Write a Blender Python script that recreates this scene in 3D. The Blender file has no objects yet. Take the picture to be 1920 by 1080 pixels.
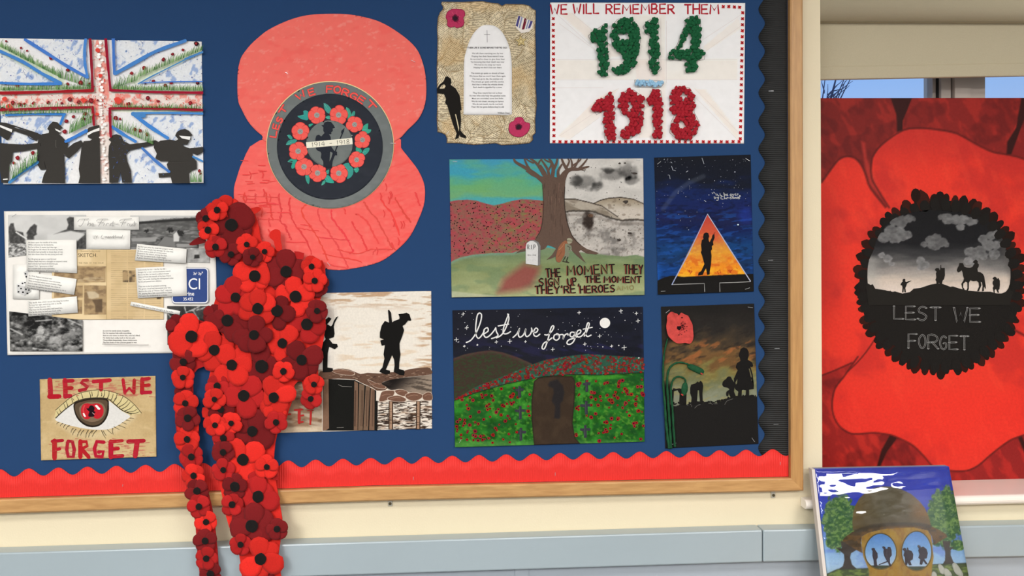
import bpy, bmesh, math, random
import numpy as np
from mathutils import Vector, Matrix
from mathutils.geometry import tessellate_polygon, delaunay_2d_cdt

random.seed(7)
scene = bpy.context.scene
COL = scene.collection

# ------------------------------------------------------------------ camera
F = 1500.0                                  # focal length in pixels of a 1920 wide frame
CZ, D0 = 1.50, 1.73                         # eye height, distance from the wall (wall plane is y = 0)
YAW, PITCH, ROLL = math.radians(-2.71), math.radians(-1.10), math.radians(0.68)
MR = Matrix.Rotation(YAW, 3, 'Z') @ Matrix.Rotation(PITCH, 3, 'X') @ Matrix.Rotation(ROLL, 3, 'Y')
cam_d = bpy.data.cameras.new('camera')
cam_d.sensor_width = 36.0
cam_d.lens = F / 1920.0 * 36.0
cam_d.clip_start = 0.05
cam = bpy.data.objects.new('camera', cam_d)
COL.objects.link(cam)
cam.matrix_world = Matrix.Translation((0, -D0, CZ)) @ (MR @ Matrix.Rotation(math.pi / 2, 3, 'X')).to_4x4()
scene.camera = cam

# ------------------------------------------------------------------ world, lamps, exposure
w = bpy.data.worlds.new('sky'); scene.world = w; w.use_nodes = True
nt = w.node_tree; nt.nodes.clear()
wo = nt.nodes.new('ShaderNodeOutputWorld'); bg = nt.nodes.new('ShaderNodeBackground')
tc = nt.nodes.new('ShaderNodeTexCoord'); sx = nt.nodes.new('ShaderNodeSeparateXYZ'); rp = nt.nodes.new('ShaderNodeValToRGB')
nt.links.new(tc.outputs['Generated'], sx.inputs[0]); nt.links.new(sx.outputs['Z'], rp.inputs[0])
nt.links.new(rp.outputs[0], bg.inputs[0]); nt.links.new(bg.outputs[0], wo.inputs[0])
rp.color_ramp.elements[0].position = 0.0; rp.color_ramp.elements[0].color = (0.62, 0.76, 0.95, 1)
rp.color_ramp.elements[1].position = 0.6; rp.color_ramp.elements[1].color = (0.10, 0.26, 0.80, 1)
e = rp.color_ramp.elements.new(0.22); e.color = (0.28, 0.50, 0.95, 1)
bg.inputs[1].default_value = 1.0

def area(name, loc, sx_, sy_, power, col=(1.0, 0.975, 0.95), rot=(0, 0, 0)):
    l = bpy.data.lights.new(name, 'AREA'); l.shape = 'RECTANGLE'; l.size = sx_; l.size_y = sy_
    l.energy = power; l.color = col
    o = bpy.data.objects.new(name, l); COL.objects.link(o); o.location = loc; o.rotation_euler = rot
    return o
CEIL = 2.58
for i, (lx, ly, pw) in enumerate([(-1.5, -3.0, 1.0), (2.2, -3.55, 1.15), (-1.5, -4.0, 0.9), (0.5, -3.7, 1.05), (-1.3, -1.6, 0.33), (1.2, -1.6, 0.33)]):
    area('ceiling_lamp', (lx, ly, CEIL - 0.02), 1.2, 0.55, 63.5 * pw)
scene.view_settings.view_transform = 'Standard'
scene.view_settings.look = 'None'
scene.view_settings.exposure = 0.0
scene.view_settings.gamma = 1.0
scene.view_settings.use_curve_mapping = False
KA = 0.92                                   # colour picked from the picture of a white sheet -> albedo

# ------------------------------------------------------------------ pixel -> place
def P(x, y, d=0.0):
    """Point at distance d in front of the wall (y = -d) seen at pixel x, y."""
    v = MR @ Vector(((x - 960) / F, 1.0, -(y - 540) / F))
    t = (D0 - d) / v.y
    return Vector((v.x * t, -d, CZ + v.z * t))

def Pn(X, Y, d):
    X = np.asarray(X, float); Y = np.asarray(Y, float); d = np.broadcast_to(np.asarray(d, float), X.shape)
    v = np.stack([(X - 960) / F, np.ones_like(X), -(Y - 540) / F], -1) @ np.array(MR).T
    t = (D0 - d) / v[..., 1]
    return np.stack([v[..., 0] * t, -d, CZ + v[..., 2] * t], -1)

def KL(y):
    """strength of the room light on the wall at picture height y, used to turn picked colours into albedo"""
    global KA
    KA = float(np.interp(y, [0, 270, 540, 810, 1080], KTAB))
KTAB = [0.74, 0.83, 0.93, 1.0, 1.04]
def lin(c):
    c = np.asarray(c, float) / 255.0
    l = np.where(c <= 0.04045, c / 12.92, ((c + 0.055) / 1.055) ** 2.4)
    return np.clip(l / KA, 0.002, 0.93)
def L4(c):
    l = lin(c); return (float(l[0]), float(l[1]), float(l[2]), 1.0)

# ------------------------------------------------------------------ materials
MATS = {}
def mat(name, col=(200, 200, 200), rough=0.6, attr=False, nscale=None, namt=0.0, stretch=(1, 1, 1), col2=None,
        bump=0.0, bscale=400.0, spec=0.3, sheen=0.0, metal=0.0, wood=False, coat=0.0, ripple=0.0):
    if name in MATS: return MATS[name]
    m = bpy.data.materials.new(name); m.use_nodes = True
    n = m.node_tree.nodes; k = m.node_tree.links
    b = n['Principled BSDF']
    b.inputs['Roughness'].default_value = rough
    b.inputs['Specular IOR Level'].default_value = spec
    b.inputs['Metallic'].default_value = metal
    if sheen: b.inputs['Sheen Weight'].default_value = sheen; b.inputs['Sheen Roughness'].default_value = 0.5
    if coat: b.inputs['Coat Weight'].default_value = coat; b.inputs['Coat Roughness'].default_value = 0.08
    t = n.new('ShaderNodeTexCoord'); mp = n.new('ShaderNodeMapping'); mp.inputs['Scale'].default_value = stretch
    k.new(t.outputs['Object'], mp.inputs[0])
    if attr:
        a = n.new('ShaderNodeAttribute'); a.attribute_name = 'pigment'; src = a.outputs['Color']
    else:
        a = n.new('ShaderNodeRGB'); a.outputs[0].default_value = L4(col); src = a.outputs[0]
    if nscale:
        z = n.new('ShaderNodeTexNoise'); z.inputs['Scale'].default_value = nscale; z.inputs['Detail'].default_value = 5
        k.new(mp.outputs[0], z.inputs['Vector'])
        r = n.new('ShaderNodeValToRGB'); k.new(z.outputs['Fac'], r.inputs[0])
        r.color_ramp.elements[0].position = 0.32; r.color_ramp.elements[1].position = 0.68
        mx = n.new('ShaderNodeMix'); mx.data_type = 'RGBA'
        if col2 is not None:
            k.new(r.outputs[0], mx.inputs['Factor']); k.new(src, mx.inputs['A']); mx.inputs['B'].default_value = L4(col2)
            if wood:
                pass
        else:
            mx.blend_type = 'MULTIPLY'; mx.inputs['Factor'].default_value = 1.0
            r.color_ramp.elements[0].color = (1 - namt,) * 3 + (1,); r.color_ramp.elements[1].color = (1, 1, 1, 1)
            k.new(src, mx.inputs['A']); k.new(r.outputs[0], mx.inputs['B'])
        src = mx.outputs['Result']
    k.new(src, b.inputs['Base Color'])
    if bump:
        z2 = n.new('ShaderNodeTexNoise'); z2.inputs['Scale'].default_value = bscale; z2.inputs['Detail'].default_value = 3
        k.new(mp.outputs[0], z2.inputs['Vector'])
        bp = n.new('ShaderNodeBump'); bp.inputs['Strength'].default_value = bump; bp.inputs['Distance'].default_value = 0.001
        k.new(z2.outputs['Fac'], bp.inputs['Height']); k.new(bp.outputs[0], b.inputs['Normal'])
    MATS[name] = m
    return m
M_PAPER = mat('printed_paper', attr=True, rough=0.7, nscale=60, namt=0.04, bump=0.10, bscale=900, spec=0.12)
M_PAINT = mat('poster_paint', attr=True, rough=0.65, nscale=220, namt=0.10, bump=0.25, bscale=700, spec=0.05)
M_INK = mat('ink_and_card', attr=True, rough=0.7, nscale=300, namt=0.05, spec=0.05)
M_STAPLE = mat('staple_steel', (215, 218, 220), rough=0.25, metal=0.6, spec=0.6)

# ------------------------------------------------------------------ things and parts
def tag(o, label, cat, group=None):
    o['label'] = label; o['category'] = cat
    if group: o['group'] = group
    return o
def thing(name, loc, label, cat, group=None):
    o = bpy.data.objects.new(name, None); COL.objects.link(o); o.location = loc
    o.empty_display_size = 0.05
    return tag(o, label, cat, group)
def origin_of(o):
    v = Vector((0, 0, 0))
    while o is not None:
        v = v + o.location; o = o.parent
    return v
def mesh_obj(name, verts, faces, material, parent=None, cols=None, smooth=False, label=None, loc=None, mids=None):
    """verts in world coordinates (numpy or list)."""
    if parent is not None: org = np.array(origin_of(parent))
    else: org = np.zeros(3) if loc is None else np.array(loc)
    V = np.asarray([tuple(v) for v in verts], float) if not isinstance(verts, np.ndarray) else verts
    V = V - org
    me = bpy.data.meshes.new(name)
    if isinstance(faces, np.ndarray):
        nf, ns = faces.shape
        me.vertices.add(len(V)); me.vertices.foreach_set('co', V.astype(np.float32).ravel())
        me.loops.add(nf * ns); me.loops.foreach_set('vertex_index', faces.astype(np.int32).ravel())
        me.polygons.add(nf); me.polygons.foreach_set('loop_start', np.arange(0, nf * ns, ns, dtype=np.int32))
        me.update(calc_edges=True)
    else:
        me.from_pydata([tuple(v) for v in V], [], faces)
    if cols is not None:
        at = me.color_attributes.new('pigment', 'FLOAT_COLOR', 'POINT')
        c = np.ones((len(V), 4), np.float32); c[:, :3] = cols
        at.data.foreach_set('color', c.ravel())
    if smooth: me.polygons.foreach_set('use_smooth', np.ones(len(me.polygons), bool))
    ms = material if isinstance(material, (list, tuple)) else [material]
    for m in ms: me.materials.append(m)
    if mids is not None: me.polygons.foreach_set('material_index', np.asarray(mids, np.int32))
    me.update()
    o = bpy.data.objects.new(name, me); COL.objects.link(o)
    if parent is not None: o.parent = parent
    else: o.location = org
    if label: o['label'] = label
    return o

class MB:
    """Collects simple solids (world coordinates) into ONE mesh."""
    def __init__(s): s.v = []; s.f = []; s.m = []
    def add(s, v, f, mi=0):
        b = len(s.v); s.v += [tuple(x) for x in v]; s.f += [tuple(i + b for i in q) for q in f]; s.m += [mi] * len(f)
    def hexa(s, front, back, mi=0):
        """front, back: four points each in the same order (anticlockwise seen from the front)."""
        s.add(list(front) + list(back), [(0, 1, 2, 3), (7, 6, 5, 4), (0, 4, 5, 1), (1, 5, 6, 2), (2, 6, 7, 3), (3, 7, 4, 0)], mi)
    def box(s, x0, x1, y0, y1, z0, z1, mi=0):
        s.hexa([(x0, y0, z0), (x1, y0, z0), (x1, y0, z1), (x0, y0, z1)], [(x0, y1, z0), (x1, y1, z0), (x1, y1, z1), (x0, y1, z1)], mi)
    def tube(s, pts, r, seg=8, mi=0, caps=True, twist=0.0, lob=0.0, nl=2):
        pts = [Vector(p) for p in pts]; n = len(pts); rs = r if isinstance(r, (list, tuple)) else [r] * n
        rings = []; up = Vector((0.0, 1.0, 0.02)); b0 = len(s.v)
        for i, p in enumerate(pts):
            t = (pts[min(i + 1, n - 1)] - pts[max(i - 1, 0)]).normalized()
            a = t.cross(up)
            if a.length < 1e-4: a = t.cross(Vector((1, 0, 0)))
            a.normalize(); c = a.cross(t)
            for j in range(seg):
                th = 2 * math.pi * j / seg
                rr = rs[i] * (1 + lob * math.cos(nl * (th + twist * i)))
                s.v.append(tuple(p + a * math.cos(th) * rr + c * math.sin(th) * rr))
        for i in range(n - 1):
            for j in range(seg):
                q = b0 + i * seg; j2 = (j + 1) % seg
                s.f.append((q + j, q + j2, q + seg + j2, q + seg + j)); s.m.append(mi)
        if caps:
            s.f.append(tuple(b0 + j for j in range(seg))[::-1]); s.m.append(mi)
            s.f.append(tuple(b0 + (n - 1) * seg + j for j in range(seg))); s.m.append(mi)
    def build(s, name, material, parent=None, smooth=False, label=None, bevel=0.0, loc=None):
        if parent is None and loc is None: loc = (0, 0, 0)
        o = mesh_obj(name, s.v, s.f, material, parent, smooth=smooth, label=label, loc=loc, mids=s.m)
        if bevel:
            m = o.modifiers.new('bevel', 'BEVEL'); m.width = bevel; m.segments = 2; m.limit_method = 'ANGLE'
        return o

def struct(o):
    o['kind'] = 'structure'; return o

# ------------------------------------------------------------------ numpy painting helpers
def _h(ix, iy, seed):
    n = (ix.astype(np.int64) * 374761393 + iy.astype(np.int64) * 668265263 + seed * 982451653) & 0x7fffffff
    n = ((n ^ (n >> 13)) * 1274126177) & 0x7fffffff
    return ((n ^ (n >> 16)) & 0xffff) / 65535.0
def vnoise(x, y, seed=0):
    ix = np.floor(x); iy = np.floor(y); fx = x - ix; fy = y - iy
    fx = fx * fx * (3 - 2 * fx); fy = fy * fy * (3 - 2 * fy)
    a = _h(ix, iy, seed); b = _h(ix + 1, iy, seed); c = _h(ix, iy + 1, seed); d = _h(ix + 1, iy + 1, seed)
    return (a * (1 - fx) + b * fx) * (1 - fy) + (c * (1 - fx) + d * fx) * fy
def fbm(X, Y, sx, sy=None, o=3, seed=0, ang=0.0):
    sy = sy or sx
    if ang:
        c, s_ = math.cos(math.radians(ang)), math.sin(math.radians(ang)); X, Y = X * c + Y * s_, -X * s_ + Y * c
    v = 0; a = 0.5; t = 0
    for i in range(o):
        v = v + a * vnoise(X / sx * 2 ** i + 37.3 * i, Y / sy * 2 ** i + 11.7 * i, seed + i); t += a; a *= 0.5
    return v / t
def ss(a, b, x):
    t = np.clip((x - a) / (b - a), 0, 1); return t * t * (3 - 2 * t)
def mixc(c, k, col):
    """blend array c (N,3) to colour col by mask k"""
    k = np.clip(k, 0, 1)[:, None]; return c * (1 - k) + np.asarray(col, float) * k
def inside(X, Y, pts):
    r = np.zeros(X.shape, bool); n = len(pts)
    for i in range(n):
        x0, y0 = pts[i]; x1, y1 = pts[(i + 1) % n]
        if y0 == y1: continue
        c = ((Y < y0) != (Y < y1)) & (X < (x1 - x0) * (Y - y0) / (y1 - y0) + x0)
        r ^= c
    return r
def dseg(X, Y, pts, closed=False):
    """distance to a polyline"""
    d = np.full(X.shape, 1e9); n = len(pts)
    for i in range(n if closed else n - 1):
        x0, y0 = pts[i]; x1, y1 = pts[(i + 1) % n]
        ux, uy = x1 - x0, y1 - y0; l = ux * ux + uy * uy + 1e-9
        t = np.clip(((X - x0) * ux + (Y - y0) * uy) / l, 0, 1)
        d = np.minimum(d, np.hypot(X - x0 - t * ux, Y - y0 - t * uy))
    return d
def pmask(X, Y, pts, soft=1.0):
    d = dseg(X, Y, pts, True); s_ = np.where(inside(X, Y, pts), d, -d)
    return np.clip(s_ / soft + 0.5, 0, 1)
def ramp(t, stops):
    xs = [s_[0] for s_ in stops]
    return np.stack([np.interp(t, xs, [s_[1][k] for s_ in stops]) for k in range(3)], -1)

def Z(x0, y0, s_):
    """points read in a magnified crop -> picture pixels"""
    return lambda pts: [(x0 + p[0] / s_, y0 + p[1] / s_) for p in pts]
def smooth(pts, n=4, closed=True):
    """Catmull-Rom through the points"""
    m = len(pts); out = []
    for i in range(m if closed else m - 1):
        p = [pts[(i + k) % m] if closed else pts[min(max(i + k, 0), m - 1)] for k in (-1, 0, 1, 2)]
        for j in range(n):
            t = j / n
            out.append(tuple(0.5 * ((2 * p[1][a]) + (-p[0][a] + p[2][a]) * t + (2 * p[0][a] - 5 * p[1][a] + 4 * p[2][a] - p[3][a]) * t * t
                       + (-p[0][a] + 3 * p[1][a] - 3 * p[2][a] + p[3][a]) * t ** 3) for a in (0, 1)))
    if not closed: out.append(tuple(pts[-1]))
    return out

class Lay:
    """Flat cut-outs or paint lying on a sheet: polygons in picture pixels at depth d (number or function)."""
    def __init__(s, d, step=1e-5): s.d = d; s.z = 0.0; s.step = step; s.v = []; s.f = []; s.c = []
    def dep(s, x, y): return (s.d(x, y) if callable(s.d) else s.d) + s.z
    clip = None
    def _put(s, pts, tris, col):
        if s.clip: pts = [(min(max(x, s.clip[0]), s.clip[2]), min(max(y, s.clip[1]), s.clip[3])) for x, y in pts]
        b = len(s.v)
        s.v += [tuple(P(x, y, s.dep(x, y))) for x, y in pts]
        s.f += [tuple(b + i for i in t) for t in tris]
        cc = lin(col) if np.ndim(col) == 1 else [lin(q) for q in col]
        s.c += [cc] * len(pts) if np.ndim(col) == 1 else list(cc)
        s.z += s.step
    def poly(s, pts, col, sm=0, holes=None):
        if sm: pts = smooth(pts, sm)
        rings = [[Vector((x, -y, 0)) for x, y in pts]] + [[Vector((x, -y, 0)) for x, y in h] for h in (holes or [])]
        allp = list(pts) + [q for h in (holes or []) for q in h]
        s._put(allp, tessellate_polygon(rings), col)
    def ell(s, cx, cy, rx, ry=None, col=(0, 0, 0), n=14, a=0.0, wob=0.0):
        ry = ry or rx; c, q = math.cos(a), math.sin(a); pts = []
        for i in range(n):
            t = 2 * math.pi * i / n; k = 1 + wob * (random.random() - 0.5)
            u, v = rx * k * math.cos(t), ry * k * math.sin(t); pts.append((cx + u * c - v * q, cy + u * q + v * c))
        s._put(pts, [(0, i, i + 1) for i in range(1, n - 1)], col)
    def stroke(s, pts, w_, col, sm=0, w1=None, wob=0.0):
        if sm: pts = smooth(pts, sm, closed=False)
        n = len(pts); A = []; B = []
        for i, (x, y) in enumerate(pts):
            x0, y0 = pts[max(i - 1, 0)]; x1, y1 = pts[min(i + 1, n - 1)]
            l = math.hypot(x1 - x0, y1 - y0) or 1; nx, ny = -(y1 - y0) / l, (x1 - x0) / l
            ww = (w_ if w1 is None else w_ + (w1 - w_) * i / (n - 1)) * 0.5 * (1 + wob * (random.random() - .5))
            A.append((x + nx * ww, y + ny * ww)); B.append((x - nx * ww, y - ny * ww))
        s._put(A + B, [(i, i + 1, n + i + 1, n + i) for i in range(n - 1)], col)
        if w_ > 2.2:
            for (x, y), ww in ((pts[0], w_), (pts[-1], w1 if w1 is not None else w_)):
                s.ell(x, y, ww * 0.48, None, col, n=8)
    def build(s, name, parent, material=None, label=None, thick=0.0):
        o = mesh_obj(name, s.v, s.f, material or M_PAINT, parent, cols=np.array(s.c), label=label)
        if thick:
            m = o.modifiers.new('thick', 'SOLIDIFY'); m.thickness = thick; m.offset = -1
        return o

def sheet(name, parent, corners, step, fn, d, material, thick=0.0006, nx=None, label=None, curl=None):
    """Rectangular sheet through four picture corners TL TR BR BL; fn(X, Y, U, V) -> colours 0..255; d number or function(x, y)."""
    c = np.array(corners, float)
    wd = max(np.hypot(*(c[1] - c[0])), np.hypot(*(c[2] - c[3]))); hd = max(np.hypot(*(c[3] - c[0])), np.hypot(*(c[2] - c[1])))
    nu = max(2, int(wd / step) + 1); nv = max(2, int(hd / step) + 1)
    U, V = np.meshgrid(np.linspace(0, 1, nu), np.linspace(0, 1, nv)); U = U.ravel(); V = V.ravel()
    XY = (c[0][None] * ((1 - U) * (1 - V))[:, None] + c[1][None] * (U * (1 - V))[:, None] + c[2][None] * (U * V)[:, None] + c[3][None] * ((1 - U) * V)[:, None])
    X, Y = XY[:, 0], XY[:, 1]
    dd = np.array([d(x, y) for x, y in zip(X, Y)]) if callable(d) else np.full(X.shape, d)
    W = Pn(X, Y, dd)
    idx = np.arange(nu * nv).reshape(nv, nu)
    q = np.stack([idx[1:, :-1], idx[1:, 1:], idx[:-1, 1:], idx[:-1, :-1]], -1).reshape(-1, 4)
    col = lin(np.clip(fn(X, Y, U, V), 0, 255))
    ring = np.concatenate([idx[0, :], idx[1:, -1], idx[-1, -2::-1], idx[-2:0:-1, 0]])
    B = W[ring].copy(); B[:, 1] += thick
    nb = len(W); m = len(ring); k = np.arange(m); k2 = (k + 1) % m
    side = np.stack([ring[k], ring[k2], nb + k2, nb + k], -1)
    o = mesh_obj(name, np.concatenate([W, B]), np.concatenate([q, side]), material, parent,
                 cols=np.concatenate([col, np.clip(col[ring] * 0 + np.median(col, 0) * 0.5 + 0.3, 0, 1)]), label=label)
    return o

def cutout(name, parent, outline, step, fn, d, material, thick=0.0008, label=None):
    """Sheet of any outline: lattice whose border vertices are drawn onto the outline; has an edge of its own."""
    ol = np.array(outline, float); x0, y0 = ol.min(0) - step; x1, y1 = ol.max(0) + step
    nu = int((x1 - x0) / step) + 2; nv = int((y1 - y0) / step) + 2
    U, V = np.meshgrid(x0 + np.arange(nu) * step, y0 + np.arange(nv) * step); X = U.ravel(); Y = V.ravel()
    ins = inside(X, Y, outline); bd = np.full(X.shape, 1e9); bx = X.copy(); by = Y.copy(); n = len(ol)
    for i in range(n):
        a, b = ol[i], ol[(i + 1) % n]; u = b - a; l = (u * u).sum() + 1e-9
        t = np.clip(((X - a[0]) * u[0] + (Y - a[1]) * u[1]) / l, 0, 1); qx, qy = a[0] + t * u[0], a[1] + t * u[1]
        dd = np.hypot(X - qx, Y - qy); k = dd < bd; bd[k] = dd[k]; bx[k] = qx[k]; by[k] = qy[k]
    sn = bd < step * 0.72
    X = np.where(sn, bx, X); Y = np.where(sn, by, Y); ok = ins | sn
    idx = np.arange(nu * nv).reshape(nv, nu)
    q = np.stack([idx[1:, :-1], idx[1:, 1:], idx[:-1, 1:], idx[:-1, :-1]], -1).reshape(-1, 4)
    q = q[ok[q].all(1) & ins[q].any(1)]
    used = np.unique(q); mp = np.full(nu * nv, -1); mp[used] = np.arange(len(used)); q = mp[q]; X = X[used]; Y = Y[used]
    dd = np.array([d(x, y) for x, y in zip(X, Y)]) if callable(d) else np.full(X.shape, d)
    W = Pn(X, Y, dd); col = lin(np.clip(fn(X, Y), 0, 255))
    E_ = np.concatenate([q[:, [i, (i + 1) % 4]] for i in range(4)]); key = np.sort(E_, 1); kk = key[:, 0] * (len(used) + 1) + key[:, 1]
    u_, inv, cnt = np.unique(kk, return_inverse=True, return_counts=True); be = E_[cnt[inv] == 1]
    bv = np.unique(be); m2 = np.full(len(used), -1); m2[bv] = len(W) + np.arange(len(bv))
    B = W[bv].copy(); B[:, 1] += thick
    side = np.stack([be[:, 1], be[:, 0], m2[be[:, 0]], m2[be[:, 1]]], -1)
    return mesh_obj(name, np.concatenate([W, B]), np.concatenate([q, side]), material, parent, cols=np.concatenate([col, col[bv] * 0.9]), label=label)

def staples(parent, lst, d, name='staple'):
    """lst: (x, y, angle degrees, length px)"""
    for x, y, a, l in lst:
        dd = d(x, y) if callable(d) else d
        c, s_ = math.cos(math.radians(a)) * l / 2, math.sin(math.radians(a)) * l / 2
        m = MB(); p0, p1 = P(x - c, y + s_, dd + 0.0008), P(x + c, y - s_, dd + 0.0008)
        i0, i1 = Vector(p0), Vector(p1); i0.y += 0.0012; i1.y += 0.0012
        m.tube([i0, p0, p1, i1], 0.00042, 6)
        m.build(name, M_STAPLE, parent)

# single-line lettering: strokes on a 0..1 wide, 0..1 high cell, y down
GL = {
'A': [[(0, 1), (.5, 0), (1, 1)], [(.2, .65), (.8, .65)]], 'B': [[(0, 0), (0, 1), (.7, 1), (.95, .8), (.8, .55), (0, .5)], [(0, 0), (.65, 0), (.85, .2), (.7, .45), (.3, .5)]],
'C': [[(.95, .12), (.6, 0), (.2, .15), (0, .5), (.2, .88), (.6, 1), (.95, .88)]], 'D': [[(0, 0), (0, 1), (.5, .95), (.95, .6), (.9, .3), (.5, .05), (0, 0)]],
'E': [[(.9, 0), (0, 0), (0, 1), (.95, 1)], [(0, .5), (.8, .48)]], 'F': [[(.95, 0), (0, 0), (0, 1)], [(0, .5), (.75, .48)]],
'G': [[(.95, .12), (.6, 0), (.2, .15), (0, .5), (.2, .88), (.6, 1), (.95, .85), (.95, .55), (.55, .55)]], 'H': [[(0, 0), (0, 1)], [(1, 0), (1, 1)], [(0, .5), (1, .48)]],
'I': [[(.5, 0), (.5, 1)]], 'J': [[(.8, 0), (.8, .8), (.5, 1), (.1, .85)]], 'K': [[(0, 0), (0, 1)], [(.9, 0), (0, .55), (1, 1)]], 'L': [[(0, 0), (0, 1), (.9, 1)]],
'M': [[(0, 1), (.08, 0), (.5, .65), (.92, 0), (1, 1)]], 'N': [[(0, 1), (0, 0), (1, 1), (1, 0)]], 'O': [[(.5, 0), (.1, .2), (0, .55), (.2, .9), (.5, 1), (.85, .88), (1, .5), (.85, .12), (.5, 0)]],
'P': [[(0, 1), (0, 0), (.7, .03), (.95, .25), (.75, .5), (0, .55)]], 'R': [[(0, 1), (0, 0), (.7, .03), (.95, .25), (.75, .48), (0, .53)], [(.4, .53), (1, 1)]],
'S': [[(.9, .1), (.5, 0), (.12, .15), (.15, .4), (.6, .52), (.92, .72), (.7, .96), (.35, 1), (0, .88)]], 'T': [[(0, 0), (1, 0)], [(.5, 0), (.5, 1)]],
'U': [[(0, 0), (0, .75), (.3, 1), (.7, 1), (1, .75), (1, 0)]], 'V': [[(0, 0), (.5, 1), (1, 0)]], 'W': [[(0, 0), (.22, 1), (.5, .35), (.75, 1), (1, 0)]], 'Y': [[(0, 0), (.5, .5)], [(1, 0), (.5, .5), (.45, 1)]],
'1': [[(.2, .25), (.55, 0), (.55, 1)]], '9': [[(.9, .35), (.6, .55), (.2, .5), (.05, .25), (.3, .02), (.7, .02), (.92, .3), (.85, .7), (.5, 1)]], '4': [[(.75, 1), (.75, 0), (.05, .68), (1, .68)]],
'8': [[(.5, .48), (.15, .3), (.25, .05), (.7, .02), (.85, .25), (.5, .48), (.1, .72), (.25, .97), (.75, .97), (.9, .72), (.5, .48)]], '-': [[(.1, .55), (.9, .55)]],
'0': [[(.5, 0), (.1, .2), (0, .55), (.2, .9), (.5, 1), (.85, .88), (1, .5), (.85, .12), (.5, 0)]], "'": [[(.5, 0), (.4, .25)]], ',': [[(.55, .9), (.4, 1.2)]], '.': [[(.45, .95), (.55, 1)]],
}
def caps(lay, txt, x0, y0, x1, y1, h, wd, col, gap=0.28, sm=0, jit=0.0, slant=0.0, h1=None, rnd=None, each=None):
    """hand lettering along the baseline x0,y0 -> x1,y1 (bottom of the letters), height h"""
    rnd = rnd or random
    wts = [0.55 if c == ' ' else (0.35 if c in "I1',." else (1.35 if c in 'WM' else 1.0)) for c in txt]
    tot = sum(wts) + gap * (len(txt) - 1); L = math.hypot(x1 - x0, y1 - y0); u = L / tot
    ex, ey = (x1 - x0) / L, (y1 - y0) / L; pos = 0.0
    for c, wt in zip(txt, wts):
        if c != ' ' and c in GL:
            if each: lay = Lay(each[0])
            hh = (h if h1 is None else h + (h1 - h) * pos / tot) * (1 + jit * rnd.uniform(-.5, .5)); dy = jit * rnd.uniform(-2, 2)
            for st in GL[c]:
                q = []
                for a, b in (smooth(st, 3, False) if (sm and len(st) > 3) else st):
                    px = pos * u + a * wt * u * 0.92 + (1 - b) * slant * hh; py = -(1 - b) * hh + dy
                    q.append((x0 + ex * px - ey * py, y0 + ey * px + ex * py))
                for dx, dy_, w2, c2 in (each[2] if each else ((0, 0, wd, col),)): lay.stroke([(a + dx, b + dy_) for a, b in q], w2, c2, wob=jit * 1.2)
            if each: lay.build('letter', each[1])
        pos += wt + gap

_fc = {}
def typed(lay, txt, x, y, h, col, ang=0.0, wmax=None, align='l', bold=0.0, sq=1.0):
    """machine type laid flat; x, y = baseline start in pixels, h = height of a capital"""
    if txt not in _fc:
        cu = bpy.data.curves.new('type', 'FONT'); cu.body = txt; cu.size = 1.0; cu.resolution_u = 5 if len(txt) < 12 else 2
        cu.offset = bold
        ob = bpy.data.objects.new('type', cu); COL.objects.link(ob)
        dg = bpy.context.evaluated_depsgraph_get(); me = ob.evaluated_get(dg).to_mesh()
        vs = [(v.co.x, v.co.y) for v in me.vertices]; fs = [tuple(p.vertices) for p in me.polygons]
        ob.evaluated_get(dg).to_mesh_clear(); bpy.data.objects.remove(ob); bpy.data.curves.remove(cu)
        _fc[txt] = (vs, fs)
    vs, fs = _fc[txt]
    if not vs: return
    k = h / 0.70; wid = max(v[0] for v in vs) * k * sq
    kx = k * sq * (min(1.0, wmax / wid) if wmax else 1.0)
    wid = max(v[0] for v in vs) * kx
    o = 0 if align == 'l' else (-wid / 2 if align == 'c' else -wid)
    c, s_ = math.cos(math.radians(ang)), math.sin(math.radians(ang))
    lay._put([(x + (vx * kx + o) * c - vy * k * s_ * -1 * -1, y - (vx * kx + o) * s_ - vy * k * c) for vx, vy in vs], fs, col)
# ================================================================== the room
M_WALL = mat('cream_wall_paint', (224, 212, 182), rough=0.6, nscale=3.0, namt=0.03, bump=0.25, bscale=260, spec=0.3)
M_SIDE = mat('room_wall_paint', (150, 150, 150), rough=0.8)
M_CEIL = mat('ceiling_paint', (235, 233, 226), rough=0.9)
M_FLOOR = mat('grey_vinyl_floor', (90, 90, 92), rough=0.5, nscale=40, namt=0.2)
M_OAK = mat('oak_wood', (176, 132, 82), rough=0.38, nscale=18, stretch=(1.2, 1.2, 9), col2=(196, 152, 98), bump=0.1, bscale=60, spec=0.4)
M_OAKV = mat('oak_wood_upright', (172, 128, 78), rough=0.38, nscale=18, stretch=(9, 1.2, 0.8), col2=(190, 145, 90), bump=0.1, bscale=60, spec=0.4)
M_BLUE = mat('blue_display_felt', (40, 69, 110), rough=0.95, nscale=900, namt=0.12, spec=0.08, bump=0.2, bscale=1500)
M_TRUNK = mat('pale_blue_plastic', (160, 174, 180), rough=0.28, spec=0.6, nscale=5, namt=0.03)
M_LOWER = mat('blue_grey_paint', (165, 175, 184), rough=0.55, spec=0.3)
M_WHITE = mat('white_gloss_paint', (240, 232, 222), rough=0.25, spec=0.5)
M_UPVC = mat('window_frame_plastic', (176, 166, 156), rough=0.35, spec=0.4)
M_GASKET = mat('black_rubber', (30, 30, 32), rough=0.6)
M_BLIND = mat('beige_blind_fabric', (186, 176, 150), rough=0.85, nscale=700, namt=0.06, bump=0.15, bscale=900, spec=0.15)

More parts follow.
